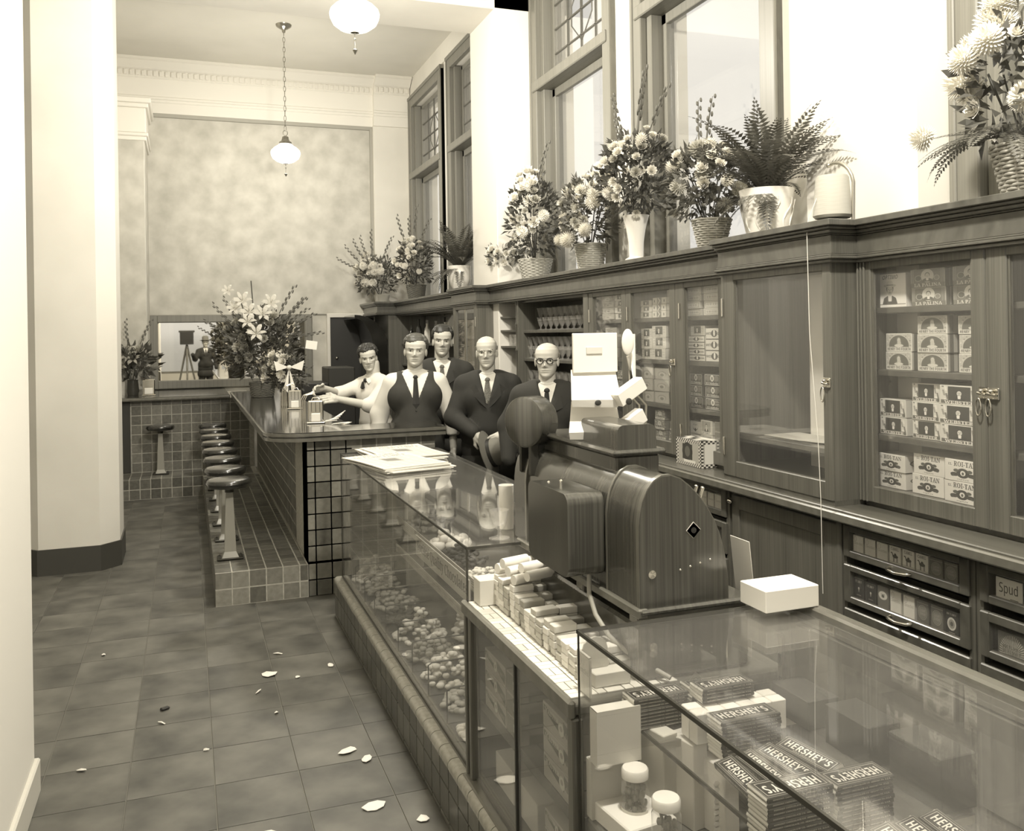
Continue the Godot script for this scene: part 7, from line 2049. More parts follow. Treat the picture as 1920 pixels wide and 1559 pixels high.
# ---------------------------------------------------------------- people
# bones: [from, to, radius, radius]; the smooth union of tapered capsules, meshed as surface nets
func blob(mb: MB, bones: Array, cell: float, kk: float, cuts := [], rough := 0.0) -> void:
	var lo := Vector3(1e9, 1e9, 1e9)
	var hi := -lo
	for b in bones:
		var r := maxf(b[2], b[3]) + 2.5 * cell
		lo = lo.min(b[0] - Vector3(r, r, r)).min(b[1] - Vector3(r, r, r))
		hi = hi.max(b[0] + Vector3(r, r, r)).max(b[1] + Vector3(r, r, r))
	var nx := int(ceil((hi.x - lo.x) / cell)) + 1
	var ny := int(ceil((hi.y - lo.y) / cell)) + 1
	var nz := int(ceil((hi.z - lo.z) / cell)) + 1
	var f := PackedFloat32Array()
	f.resize(nx * ny * nz)
	f.fill(0.5)
	for b in bones:
		var a: Vector3 = b[0] - lo
		var ba: Vector3 = b[1] - b[0]
		var l2 := maxf(ba.length_squared(), 1e-9)
		var ra: float = b[2]
		var dr: float = b[3] - b[2]
		var g := maxf(b[2], b[3]) + kk + 2.0 * cell
		var e: Vector3 = b[1] - lo
		var i0 := maxi(0, int((minf(a.x, e.x) - g) / cell)); var i1 := mini(nx - 1, int((maxf(a.x, e.x) + g) / cell) + 1)
		var j0 := maxi(0, int((minf(a.y, e.y) - g) / cell)); var j1 := mini(ny - 1, int((maxf(a.y, e.y) + g) / cell) + 1)
		var k0 := maxi(0, int((minf(a.z, e.z) - g) / cell)); var k1 := mini(nz - 1, int((maxf(a.z, e.z) + g) / cell) + 1)
		for k in range(k0, k1 + 1):
			var pz := k * cell - a.z
			for j in range(j0, j1 + 1):
				var py := j * cell - a.y
				var c1 := py * ba.y + pz * ba.z
				var at := (k * ny + j) * nx + i0
				for i in range(i0, i1 + 1):
					var px := i * cell - a.x
					var t := clampf((px * ba.x + c1) / l2, 0.0, 1.0)
					var dx := px - ba.x * t
					var dy := py - ba.y * t
					var dz := pz - ba.z * t
					var d := sqrt(dx * dx + dy * dy + dz * dz) - ra - dr * t
					var o := f[at]
					var h := kk - absf(d - o)
					if h > 0.0: f[at] = minf(d, o) - h * h / (4.0 * kk)
					elif d < o: f[at] = d
					at += 1
	if cuts:
		for k in nz:
			for j in ny:
				var y := lo.y + j * cell
				var z := lo.z + k * cell
				var at := (k * ny + j) * nx
				for i in nx:
					var x := lo.x + i * cell
					for c in cuts:
						var w := 0.0
						match c[0]:
							"v": w = maxf((absf(x - c[4]) - (y - c[1]) * c[2]) * c[5], c[3] - z)     # neck opening that widens upwards
							"below": w = y - c[1]
							"above": w = c[1] - y
							"box": w = maxf(maxf(absf(x - c[1]) - c[2], absf(y - c[3]) - c[4]), c[5] - z)
						if -w > f[at]: f[at] = -w
					at += 1
	# surface nets
	var idx := PackedInt32Array()
	idx.resize(nx * ny * nz)
	idx.fill(-1)
	var vs := PackedVector3Array()
	var ns := PackedVector3Array()
	var sx := 1
	var sy := nx
	var sz := nx * ny
	for k in nz - 1:
		for j in ny - 1:
			var at := (k * ny + j) * nx
			for i in nx - 1:
				var a0 := f[at]; var a1 := f[at + 1]; var a2 := f[at + sy]; var a3 := f[at + sy + 1]
				var b0 := f[at + sz]; var b1 := f[at + sz + 1]; var b2 := f[at + sz + sy]; var b3 := f[at + sz + sy + 1]
				var m := int(a0 < 0) + int(a1 < 0) + int(a2 < 0) + int(a3 < 0) + int(b0 < 0) + int(b1 < 0) + int(b2 < 0) + int(b3 < 0)
				if m > 0 and m < 8:
					var p := Vector3.ZERO
					var n := 0
					for e in [[a0, a1, 0, 0, 0, 0], [a2, a3, 0, 0, 1, 0], [b0, b1, 0, 0, 0, 1], [b2, b3, 0, 0, 1, 1], [a0, a2, 1, 0, 0, 0], [a1, a3, 1, 1, 0, 0], [b0, b2, 1, 0, 0, 1], [b1, b3, 1, 1, 0, 1], [a0, b0, 2, 0, 0, 0], [a1, b1, 2, 1, 0, 0], [a2, b2, 2, 0, 1, 0], [a3, b3, 2, 1, 1, 0]]:
						if (e[0] < 0) != (e[1] < 0):
							var q := Vector3(e[3], e[4], e[5])
							q[e[2]] += e[0] / (e[0] - e[1])
							p += q
							n += 1
					idx[at] = vs.size()
					vs.append(lo + (Vector3(i, j, k) + p / n) * cell)
					ns.append(Vector3(a1 + a3 + b1 + b3 - a0 - a2 - b0 - b2, a2 + a3 + b2 + b3 - a0 - a1 - b0 - b1, b0 + b1 + b2 + b3 - a0 - a1 - a2 - a3).normalized())
				at += 1
	for k in range(1, nz - 1):
		for j in range(1, ny - 1):
			var at := (k * ny + j) * nx + 1
			for i in range(1, nx - 1):
				var s := f[at] < 0
				if s != (f[at + 1] < 0): _face(mb, vs, ns, [idx[at - sy - sz], idx[at - sz], idx[at], idx[at - sy]], s)
				if s != (f[at + sy] < 0): _face(mb, vs, ns, [idx[at - sx - sz], idx[at - sx], idx[at], idx[at - sz]], s)
				if s != (f[at + sz] < 0): _face(mb, vs, ns, [idx[at - sx - sy], idx[at - sy], idx[at], idx[at - sx]], s)
				at += 1

func _face(mb: MB, vs: PackedVector3Array, ns: PackedVector3Array, q: Array, s: bool) -> void:
	if q[0] < 0 or q[1] < 0 or q[2] < 0 or q[3] < 0: return
	if s: q = [q[0], q[3], q[2], q[1]]
	for t in [0, 1, 2, 0, 2, 3]: mb.put(vs[q[t]], ns[q[t]])

const HT := [0.0, 0.03, 0.08, 0.15, 0.25, 0.35, 0.45, 0.52, 0.6, 0.7, 0.8, 0.9, 0.96, 0.99, 1.0]
const HW := [0.004, 0.026, 0.040, 0.050, 0.0575, 0.0625, 0.067, 0.070, 0.0735, 0.0755, 0.072, 0.058, 0.038, 0.019, 0.001]
const HF := [0.060, 0.080, 0.088, 0.0885, 0.088, 0.088, 0.087, 0.087, 0.091, 0.090, 0.080, 0.058, 0.034, 0.016, 0.001]
const HB := [0.010, 0.012, 0.018, 0.030, 0.050, 0.066, 0.080, 0.090, 0.098, 0.103, 0.098, 0.078, 0.050, 0.026, 0.001]

func tab(a: Array, t: float) -> float:
	for i in HT.size() - 1:
		if t <= HT[i + 1]:
			var u: float = (t - HT[i]) / (HT[i + 1] - HT[i])
			return lerpf(a[i], a[i + 1], u * u * (3 - 2 * u) * 0.5 + u * 0.5)
	return a[HT.size() - 1]

func bell(x: float, s: float) -> float:
	return exp(-x * x / (2 * s * s))

# a point on the head: t from the chin (0) to the crown (1), ph round from the nose
func head_at(t: float, ph: float, o: Dictionary) -> Vector3:
	var w: float = tab(HW, t) * o.wide
	var c := cos(ph)
	var x: float = w * sin(ph)
	var z := 0.0
	if c > 0: z = tab(HF, t) * pow(c, 0.72)
	else: z = -tab(HB, t) * pow(-c, 0.85)
	if c > 0:
		var ax := absf(x)
		z += 0.023 * o.nose * bell(x, 0.0085) * bell(t - 0.375, 0.035) + 0.014 * o.nose * bell(x, 0.007) * bell(t - 0.45, 0.05)
		z += 0.008 * bell(ax - 0.011, 0.006) * bell(t - 0.345, 0.018)
		z -= 0.011 * bell(ax - 0.031, 0.013) * bell(t - 0.505, 0.028)
		z += 0.0045 * bell(ax - 0.03, 0.018) * bell(t - 0.572, 0.018)
		z += 0.005 * bell(ax - 0.046, 0.014) * bell(t - 0.42, 0.04)
		z += 0.005 * bell(x, 0.02) * bell(t - 0.25, 0.014) + 0.0055 * bell(x, 0.017) * bell(t - 0.205, 0.014)
		z -= 0.005 * bell(x, 0.021) * bell(t - 0.228, 0.007)
		z -= 0.004 * bell(x, 0.02) * bell(t - 0.155, 0.018)
		z += 0.006 * bell(x, 0.018) * bell(t - 0.08, 0.04)
		z -= 0.003 * bell(ax - 0.028, 0.008) * bell(t - 0.28, 0.04)
	return Vector3(x, t * o.tall, z)

func head(mb: MB, o: Dictionary, xf: Transform3D) -> void:
	# skin of the head; eyes, ears, brows and lips belong to it
	var nt := 64
	var np := 72
	var lin := func(l: float) -> Color: return tone(l).srgb_to_linear()
	var skin: float = o.skin
	var P := []
	var Cc := []
	for i in nt + 1:
		var t := float(i) / nt
		t = 0.5 - 0.5 * cos(PI * (0.04 + 0.96 * t)) if false else t
		var row := []
		var cr := []
		for j in np:
			var u := 2.0 * j / np - 1.0
			var ph := PI * (0.35 * u + 0.65 * u * u * u)
			var p := head_at(t, ph, o)
			var l := skin
			var ax := absf(p.x)
			if p.z > 0.03:
				l *= 1.0 - 0.35 * clampf(bell(ax - 0.018, 0.012) * bell(t - 0.226, 0.012) + bell(ax, 0.01) * bell(t - 0.226, 0.012), 0, 1)
				var br := t - 0.576 - 0.25 * (ax - 0.03)
				if ax > 0.012 and ax < 0.050 and absf(br) < 0.016: l = lerpf(l, o.brow, 0.85)
			row.append(p)
			cr.append(lin.call(l))
		P.append(row)
		Cc.append(cr)
	var N := []
	for i in nt + 1:
		var row := []
		for j in np:
			var a: Vector3 = P[mini(i + 1, nt)][j] - P[maxi(i - 1, 0)][j]
			var b: Vector3 = P[i][(j + 1) % np] - P[i][(j + np - 1) % np]
			var nn := a.cross(b)
			if nn.length() < 1e-9: nn = V(0, 1 if i > 2 else -1, 0)
			nn = nn.normalized()
			var q: Vector3 = P[i][j] - V(0, o.tall * 0.5, 0)
			if nn.dot(q) < 0: nn = -nn
			row.append((xf.basis * nn).normalized())
		N.append(row)
	for i in nt:
		for j in np:
			var j2 := (j + 1) % np
			for t in [[i, j], [i + 1, j], [i + 1, j2], [i, j], [i + 1, j2], [i, j2]]:
				mb.col = Cc[t[0]][t[1]]
				mb.put(xf * P[t[0]][t[1]], N[t[0]][t[1]])
	# ears
	mb.col = lin.call(skin * 0.95)
	for s in [-1.0, 1.0]:
		mb.ball(V(s * (0.0745 * o.wide), 0.46 * o.tall, -0.008), V(0.008, 0.030, 0.017), 10, 8, xf * Transform3D(Basis(V(0, 1, 0), -s * 0.35), Vector3.ZERO))
	# eyes: lids, white, iris
	for s in [-1.0, 1.0]:
		var c := V(s * 0.031 * o.wide, 0.503 * o.tall, head_at(0.503, 0.38, o).z - 0.0075)
		mb.col = lin.call(0.5)
		mb.ball(c, V(0.0125, 0.0078, 0.0125), 12, 8, xf)
		mb.col = lin.call(0.03)
		mb.ball(c + V(o.get("gaze", 0.0), 0.0005, 0.0095), V(0.0055, 0.0056, 0.0045), 8, 6, xf)
		mb.col = lin.call(skin * 0.55)
		mb.ball(c + V(0, 0.0068, -0.0005), V(0.0155, 0.0032, 0.0125), 10, 5, xf)

func hair(par: Node, o: Dictionary, xf: Transform3D, m: Material) -> void:
	# a shell over the scalp: style 0 side parted, 1 curly, 2 only a fringe round the sides
	var k := MB.new()
	var f := FastNoiseLite.new()
	f.seed = 9
	f.frequency = 30.0 if o.style != 1 else 55.0
	var nt := 34
	var np := 64
	var grid := []
	for i in nt + 1:
		var t := 0.30 + 0.70 * i / nt
		var row := []
		for j in np:
			var ph := PI * (2.0 * j / np - 1.0)
			var p := head_at(t, ph, o)
			var front := cos(ph)
			var line := 0.80 + 0.03 * sin(ph * 3.0)            # forehead
			if front < 0.55: line = lerpf(0.80, 0.52, clampf((0.55 - front) / 0.35, 0, 1))
			if front < -0.1: line = lerpf(0.52, 0.30, clampf((-0.1 - front) / 0.5, 0, 1))
			var on := t >= line
			if o.style == 2: on = on and front < 0.18 and t < 0.70
			var thick: float = 0.004 + 0.016 * clampf((t - line) * 6.0, 0, 1) * (1.0 if o.style != 2 else 0.35)
			if o.style == 0: thick *= 0.75 + 0.25 * clampf((t - 0.7) * 4, 0, 1)
			thick += f.get_noise_3dv(p) * (0.0022 if o.style == 0 else (0.007 if o.style == 1 else 0.002))
			var nn := (p - V(0, o.tall * 0.55, -0.005)).normalized()
			row.append([xf * (p + nn * thick), on, (xf.basis * nn).normalized(), xf * (p - nn * 0.004)])
		grid.append(row)
	for i in nt:
		for j in np:
			var a: Array = grid[i][j]; var b: Array = grid[i + 1][j]; var c: Array = grid[i + 1][(j + 1) % np]; var d: Array = grid[i][(j + 1) % np]
			if a[1] and b[1] and c[1] and d[1]:
				k.tri(a[0], b[0], c[0]); k.tri(a[0], c[0], d[0])
			elif b[1] and c[1]:
				k.tri(a[3], b[0], c[0]); k.tri(a[3], c[0], d[3])
	mi("hair", k.mesh(), m, par)

func hand_bones(wrist: Vector3, dir: Vector3, palm: Vector3, curl: float, thumb_side: float) -> Array:
	# dir: along the fingers; palm: the way the palm faces
	var d := dir.normalized()
	var n := (palm - d * palm.dot(d)).normalized()
	var s := d.cross(n) * thumb_side
	var b := []
	b.append([wrist, wrist + d * 0.035, 0.024, 0.025])
	for i in 4:
		var o: float = (1.5 - i) * 0.0195
		var base := wrist + d * (0.085 - 0.004 * absf(i - 1)) + s * o
		b.append([wrist + d * 0.02 + s * o * 0.6, base, 0.0155, 0.0105])
		var l: float = [0.040, 0.045, 0.042, 0.033][i]
		var p := base
		var q := d
		for j in 3:
			var turn: float = curl * [0.55, 0.8, 0.5][j] + 0.05 * i
			q = q.rotated(d.cross(n).normalized(), 0.0) if false else (q * cos(turn) + (n - q * n.dot(q)).normalized() * sin(turn)).normalized()
			var e: Vector3 = p + q * l * [1.0, 0.65, 0.5][j]
			b.append([p, e, [0.0095, 0.0088, 0.008][j], [0.0088, 0.008, 0.0068][j]])
			p = e
	var tb := wrist + d * 0.025 + s * 0.026
	var t1 := tb + (d * 0.6 + s * 0.65 + n * 0.35).normalized() * 0.042
	var t2 := t1 + (d * 0.9 + s * 0.15 + n * 0.4).normalized() * 0.032
	b.append([wrist + d * 0.012 + s * 0.012, tb, 0.016, 0.015])
	b.append([tb, t1, 0.0135, 0.0108]); b.append([t1, t2, 0.0105, 0.008])
	return b

# p: at, turn (facing), H (height), clothes and arm joints in the person's own axes (x to the viewer's right, z forward)
func person(p: Dictionary) -> Node3D:
	var t := thing("person", p.label, "person", p.at, p.turn)
	var H: float = p.H
	var s := H / 1.75
	var b: float = p.get("bulk", 1.0)
	var J := func(x: float, y: float, z: float) -> Vector3: return Vector3(x, y, z) * s
	var lean: Vector3 = p.get("lean", Vector3.ZERO)
	var hip: Vector3 = J.call(0, 0.93, 0.0)
	var waist: Vector3 = J.call(0, 1.06, 0.01) + lean * 0.3
	var chest: Vector3 = J.call(0, 1.27, 0.0) + lean * 0.7
	var neck: Vector3 = J.call(0, 1.445, -0.012) + lean
	var sh := [J.call(-0.165, 1.365, -0.01) + lean, J.call(0.165, 1.365, -0.01) + lean]
	var arms: Array = p.arms     # two of [elbow, wrist, finger direction, palm direction, curl]
	var chin: Vector3 = neck + J.call(0, 0.052, 0.03)
	var hx := Transform3D(Basis(V(0, 1, 0), p.get("look", 0.0)) * Basis(V(1, 0, 0), p.get("nod", 0.0)) * Basis(V(0, 0, 1), p.get("tilt", 0.0)), chin + J.call(0, -0.01, 0.005)) * Transform3D(Basis().scaled(Vector3.ONE * s), Vector3(0, 0, -0.02))
	var o: Dictionary = p.head
	o.tall = o.get("tall", 0.232)
	# ---- body: one skin from feet to neck, hands and head joined on
	var mb := MB.new()
	var lin := func(l: float) -> Color: return tone(l).srgb_to_linear()
	mb.col = lin.call(o.skin)
	var bones := [[hip - J.call(0.07, 0, 0), hip + J.call(0.07, 0, 0), 0.105 * s, 0.105 * s], [waist, chest, 0.11 * s, 0.115 * s], [chest - J.call(0.07, 0, 0), chest + J.call(0.07, 0, 0), 0.10 * s, 0.10 * s]]
	for i in 2:
		var sg: float = [-1.0, 1.0][i]
		bones.append([chest + J.call(sg * 0.08, 0.1, 0), sh[i], 0.055 * s, 0.045 * s])
		bones.append([sh[i], arms[i][0], 0.042 * s, 0.034 * s])
		bones.append([arms[i][0], arms[i][1], 0.036 * s, 0.024 * s])
		bones.append([hip + J.call(sg * 0.09, -0.03, 0), J.call(sg * 0.10, 0.50, 0.01), 0.078 * s, 0.05 * s])
		bones.append([J.call(sg * 0.10, 0.50, 0.01), J.call(sg * 0.105, 0.09, -0.02), 0.05 * s, 0.035 * s])
		bones.append([J.call(sg * 0.105, 0.055, -0.03), J.call(sg * 0.12, 0.045, 0.13), 0.035 * s, 0.03 * s])
	bones.append([chest + J.call(0, 0.13, -0.01), neck, 0.07 * s, 0.056 * s])
	blob(mb, bones, 0.024, 0.04)
	blob(mb, [[neck - J.call(0, 0.05, 0.0), neck + J.call(0, 0.10, 0.005) + Vector3(0, 0, 0.0), 0.060 * s, 0.056 * s]], 0.011, 0.02)
	for i in 2:
		if arms[i].size() > 2:
			var hb := hand_bones(arms[i][1], arms[i][2], arms[i][3], arms[i][4], arms[i][5])
			if arms[i].size() > 6: hb.append([arms[i][0], arms[i][1], 0.040 * s, 0.027 * s])
			else: hb.append([arms[i][1].lerp(arms[i][0], 0.25), arms[i][1], 0.030 * s, 0.026 * s])
			blob(mb, hb, 0.0055 if p.get("fine", true) else 0.01, 0.007)
	head(mb, o, hx)
	mi("body", mb.mesh(true), M.skin, t)
	if o.style >= 0: hair(t, o, hx, M[p.hair])
	# ---- trousers
	var k := MB.new()
	var tb := [[hip - J.call(0.07, 0, 0), hip + J.call(0.07, 0, 0), 0.128 * s * b, 0.128 * s * b], [waist - J.call(0.05, 0.02, 0), waist + J.call(0.05, -0.02, 0), 0.112 * s * b, 0.112 * s * b]]
	for sg in [-1.0, 1.0]:
		tb.append([hip + J.call(sg * 0.09, -0.05, 0), J.call(sg * 0.105, 0.50, 0.01), 0.10 * s, 0.082 * s]); tb.append([J.call(sg * 0.105, 0.50, 0.01), J.call(sg * 0.11, 0.05, -0.01), 0.082 * s, 0.078 * s])
	blob(k, tb, 0.024, 0.03, [["above", waist.y + 0.03], ["below", 0.03]])
	mi("trousers", k.mesh(), M[p.trousers], t)
	for sg in [-1.0, 1.0]:
		k = MB.new()
		blob(k, [[J.call(sg * 0.11, 0.045, -0.05), J.call(sg * 0.125, 0.04, 0.16), 0.045 * s, 0.038 * s], [J.call(sg * 0.11, 0.07, -0.03), J.call(sg * 0.11, 0.09, -0.03), 0.045 * s, 0.045 * s]], 0.018, 0.02, [["below", 0.0]])
		mi("shoe", k.mesh(), M.black_gloss, t)
	# ---- shirt
	k = MB.new()
	var g := 0.016
	var ub := [[waist - J.call(0.055, 0.04, 0), waist + J.call(0.055, -0.04, 0), (0.115 * b) * s, (0.115 * b) * s], [waist + J.call(0, 0, 0.02 * b), chest, 0.125 * s * b, 0.118 * s * b], [chest - J.call(0.075, 0, 0), chest + J.call(0.075, 0, 0), 0.115 * s * b, 0.115 * s * b], [chest + J.call(-0.07, 0.09, -0.01), chest + J.call(0.07, 0.09, -0.01), 0.095 * s, 0.095 * s]]
	var sl: float = p.get("sleeve", 1.0)
	for i in 2:
		var sg: float = [-1.0, 1.0][i]
		ub.append([chest + J.call(sg * 0.07, 0.11, -0.01), sh[i], 0.072 * s, 0.064 * s])
	ub.append([neck - J.call(0, 0.09, 0), neck + J.call(0, -0.01, 0), 0.082 * s, 0.064 * s])
	var sb := ub.duplicate()
	for i in 2:
		sb.append([sh[i], arms[i][0], 0.062 * s * p.get("sleeve_fat", 1.0), 0.054 * s * p.get("sleeve_fat", 1.0)])
		if sl >= 1.0: sb.append([arms[i][0], arms[i][0].lerp(arms[i][1], 0.93), 0.056 * s * p.get("sleeve_fat", 1.0), 0.040 * s])
		else: sb.append([arms[i][0], arms[i][0].lerp(arms[i][1], 0.10), 0.058 * s, 0.056 * s])
	blob(k, sb, 0.014, 0.03, [["below", waist.y - 0.09], ["v", neck.y - 0.085 * s, 0.55, 0.0, 0.0, 0.9]] if p.get("open_collar", false) else [["below", waist.y - 0.09]])
	mi("shirt", k.mesh(), M[p.shirt], t)
	# collar points
	k = MB.new()
	var cz := 0.062 * s
	for sg in [-1.0, 1.0]:
		k.tri(neck + J.call(sg * 0.062, 0.022, 0.018), neck + J.call(sg * 0.008, -0.028, 0.088), neck + J.call(sg * 0.058, -0.062, 0.092))
		k.tri(neck + J.call(sg * 0.062, 0.022, 0.018), neck + J.call(sg * 0.058, -0.062, 0.092), neck + J.call(sg * 0.075, -0.02, 0.04))
	k.lathe([Vector2(0.066 * s, -0.03), Vector2(0.064 * s, 0.022), Vector2(0.060 * s, 0.022), Vector2(0.060 * s, -0.03)], 20, Transform3D(Basis(V(1, 0, 0), 0.18), neck + J.call(0, 0.0, 0.004)))
	mi("collar", k.mesh(), M[p.shirt], t)
	# tie
	if p.has("tie"):
		k = MB.new()
		var tl: float = p.get("tie_long", 0.30)
		var front := func(y: float) -> float: return lerpf(0.088, 0.132 * b, clampf((neck.y - y) / 0.2, 0, 1)) * s + (lean.z * clampf((y - hip.y) / (neck.y - hip.y), 0, 1))
		k.ball(neck + J.call(0, -0.035, 0.088), V(0.019, 0.018, 0.012), 8, 6)
		var y0 := neck.y - 0.045
		var prev := []
		for i in 7:
			var y := y0 - tl * i / 6.0
			var w: float = lerpf(0.014, 0.034, i / 5.0) if i < 6 else 0.004
			var zz: float = front.call(y) + 0.010
			var cur := [V(-w + lean.x, y, zz - 0.004), V(lean.x, y, zz + 0.005), V(w + lean.x, y, zz - 0.004)]
			if prev:
				k.quad(prev[0], prev[1], cur[1], cur[0]); k.quad(prev[1], prev[2], cur[2], cur[1])
			prev = cur
		mi("tie", k.mesh(), M[p.tie], t)
	# vest or jacket
	if p.has("vest"):
		k = MB.new()
		var vb := []
		for q in ub: vb.append([q[0], q[1], q[2] + 0.011, q[3] + 0.011])
		for i in 2: vb[4 + i] = [vb[4 + i][0], vb[4 + i][0].lerp(vb[4 + i][1], 0.35), vb[4 + i][2], vb[4 + i][3] * 0.95]
		blob(k, vb, 0.011, 0.025, [["below", waist.y - 0.10], ["v", p.get("v_low", chest.y - 0.06), 0.42, 0.03, lean.x, 0.92], ["above", neck.y + 0.01]])
		mi("vest", k.mesh(), M[p.vest], t)
		for i in 4:
			k = MB.new(); k.ball(V(0.0, chest.y - 0.10 - 0.05 * i, 0.148 * s * b), V(0.006, 0.006, 0.004), 8, 5)
			mi("button", k.mesh(), M.black_gloss, t)
	if p.has("jacket"):
		k = MB.new()
		var jb := []
		for q in ub: jb.append([q[0], q[1], q[2] + 0.022, q[3] + 0.020])
		jb[jb.size() - 1] = [neck - J.call(0, 0.10, 0.01), neck - J.call(0, 0.02, 0.02), 0.10 * s, 0.078 * s]
		jb.append([hip + J.call(-0.07, -0.16, 0), hip + J.call(0.07, -0.16, 0), 0.145 * s * b, 0.145 * s * b])
		jb.append([waist + J.call(-0.06, -0.05, 0), waist + J.call(0.06, -0.05, 0), 0.137 * s * b, 0.137 * s * b])
		for i in 2:
			jb.append([sh[i] + J.call(0, 0.0, 0), arms[i][0], 0.076 * s, 0.066 * s]); jb.append([arms[i][0], arms[i][0].lerp(arms[i][1], 0.90), 0.066 * s, 0.050 * s])
		blob(k, jb, 0.012, 0.028, [["below", hip.y - 0.24 * s], ["v", p.get("v_low", chest.y - 0.02), p.get("v_wide", 0.30), 0.03, lean.x, 0.95], ["above", neck.y + 0.035]])
		mi("jacket", k.mesh(), M[p.jacket], t)
		# lapels: two folded strips beside the opening
		for sg in [-1.0, 1.0]:
			k = MB.new()
			var vl: float = p.get("v_low", chest.y - 0.02)
			var a := [V(sg * 0.006, vl - 0.01, 0.158 * s * b), V(sg * 0.085, neck.y - 0.06, 0.118 * s), V(sg * 0.135, neck.y - 0.10, 0.105 * s), V(sg * 0.10, neck.y - 0.14, 0.135 * s), V(sg * 0.05, vl + 0.03, 0.160 * s * b)]
			if sg > 0: k.tri(a[0], a[4], a[3]); k.tri(a[0], a[3], a[1]); k.tri(a[1], a[3], a[2])
			else: k.tri(a[0], a[3], a[4]); k.tri(a[0], a[1], a[3]); k.tri(a[1], a[2], a[3])
			mi("lapel", k.mesh(), M[p.jacket], t)
	# spectacles
	if o.has("glasses"):
		k = MB.new()
		for sg in [-1.0, 1.0]:
			var c := V(sg * 0.033, 0.50 * o.tall, 0.098)
			var pts := []
			for i in 17: pts.append(hx * (c + V(cos(TAU * i / 16) * 0.021, sin(TAU * i / 16) * 0.019, 0)))
			k.tube(pts, o.glasses, 6, false)
			k.tube([hx * (c + V(sg * 0.021, 0.003, 0)), hx * V(sg * 0.076, 0.52 * o.tall, 0.02), hx * V(sg * 0.078, 0.5 * o.tall, -0.01)], o.glasses * 0.8, 5)
		k.tube([hx * V(-0.012, 0.505 * o.tall, 0.098), hx * V(0, 0.52 * o.tall, 0.104), hx * V(0.012, 0.505 * o.tall, 0.098)], o.glasses, 5)
		mi("spectacles", k.mesh(), M[o.get("rim", "nickel")], t)
	if o.has("hat"):
		k = MB.new()
		k.lathe([Vector2(0.0, 0.02), Vector2(0.15, 0.0), Vector2(0.155, 0.008), Vector2(0.095, 0.022), Vector2(0.09, 0.10), Vector2(0.06, 0.125), Vector2(0.0, 0.11)], 24, hx * Transform3D(Basis(V(1, 0, 0), -0.06), V(0, 0.78 * o.tall, -0.005)), Vector2(0.9, 1.08))
		mi("hat", k.mesh(), M[o.hat], t)
	return t

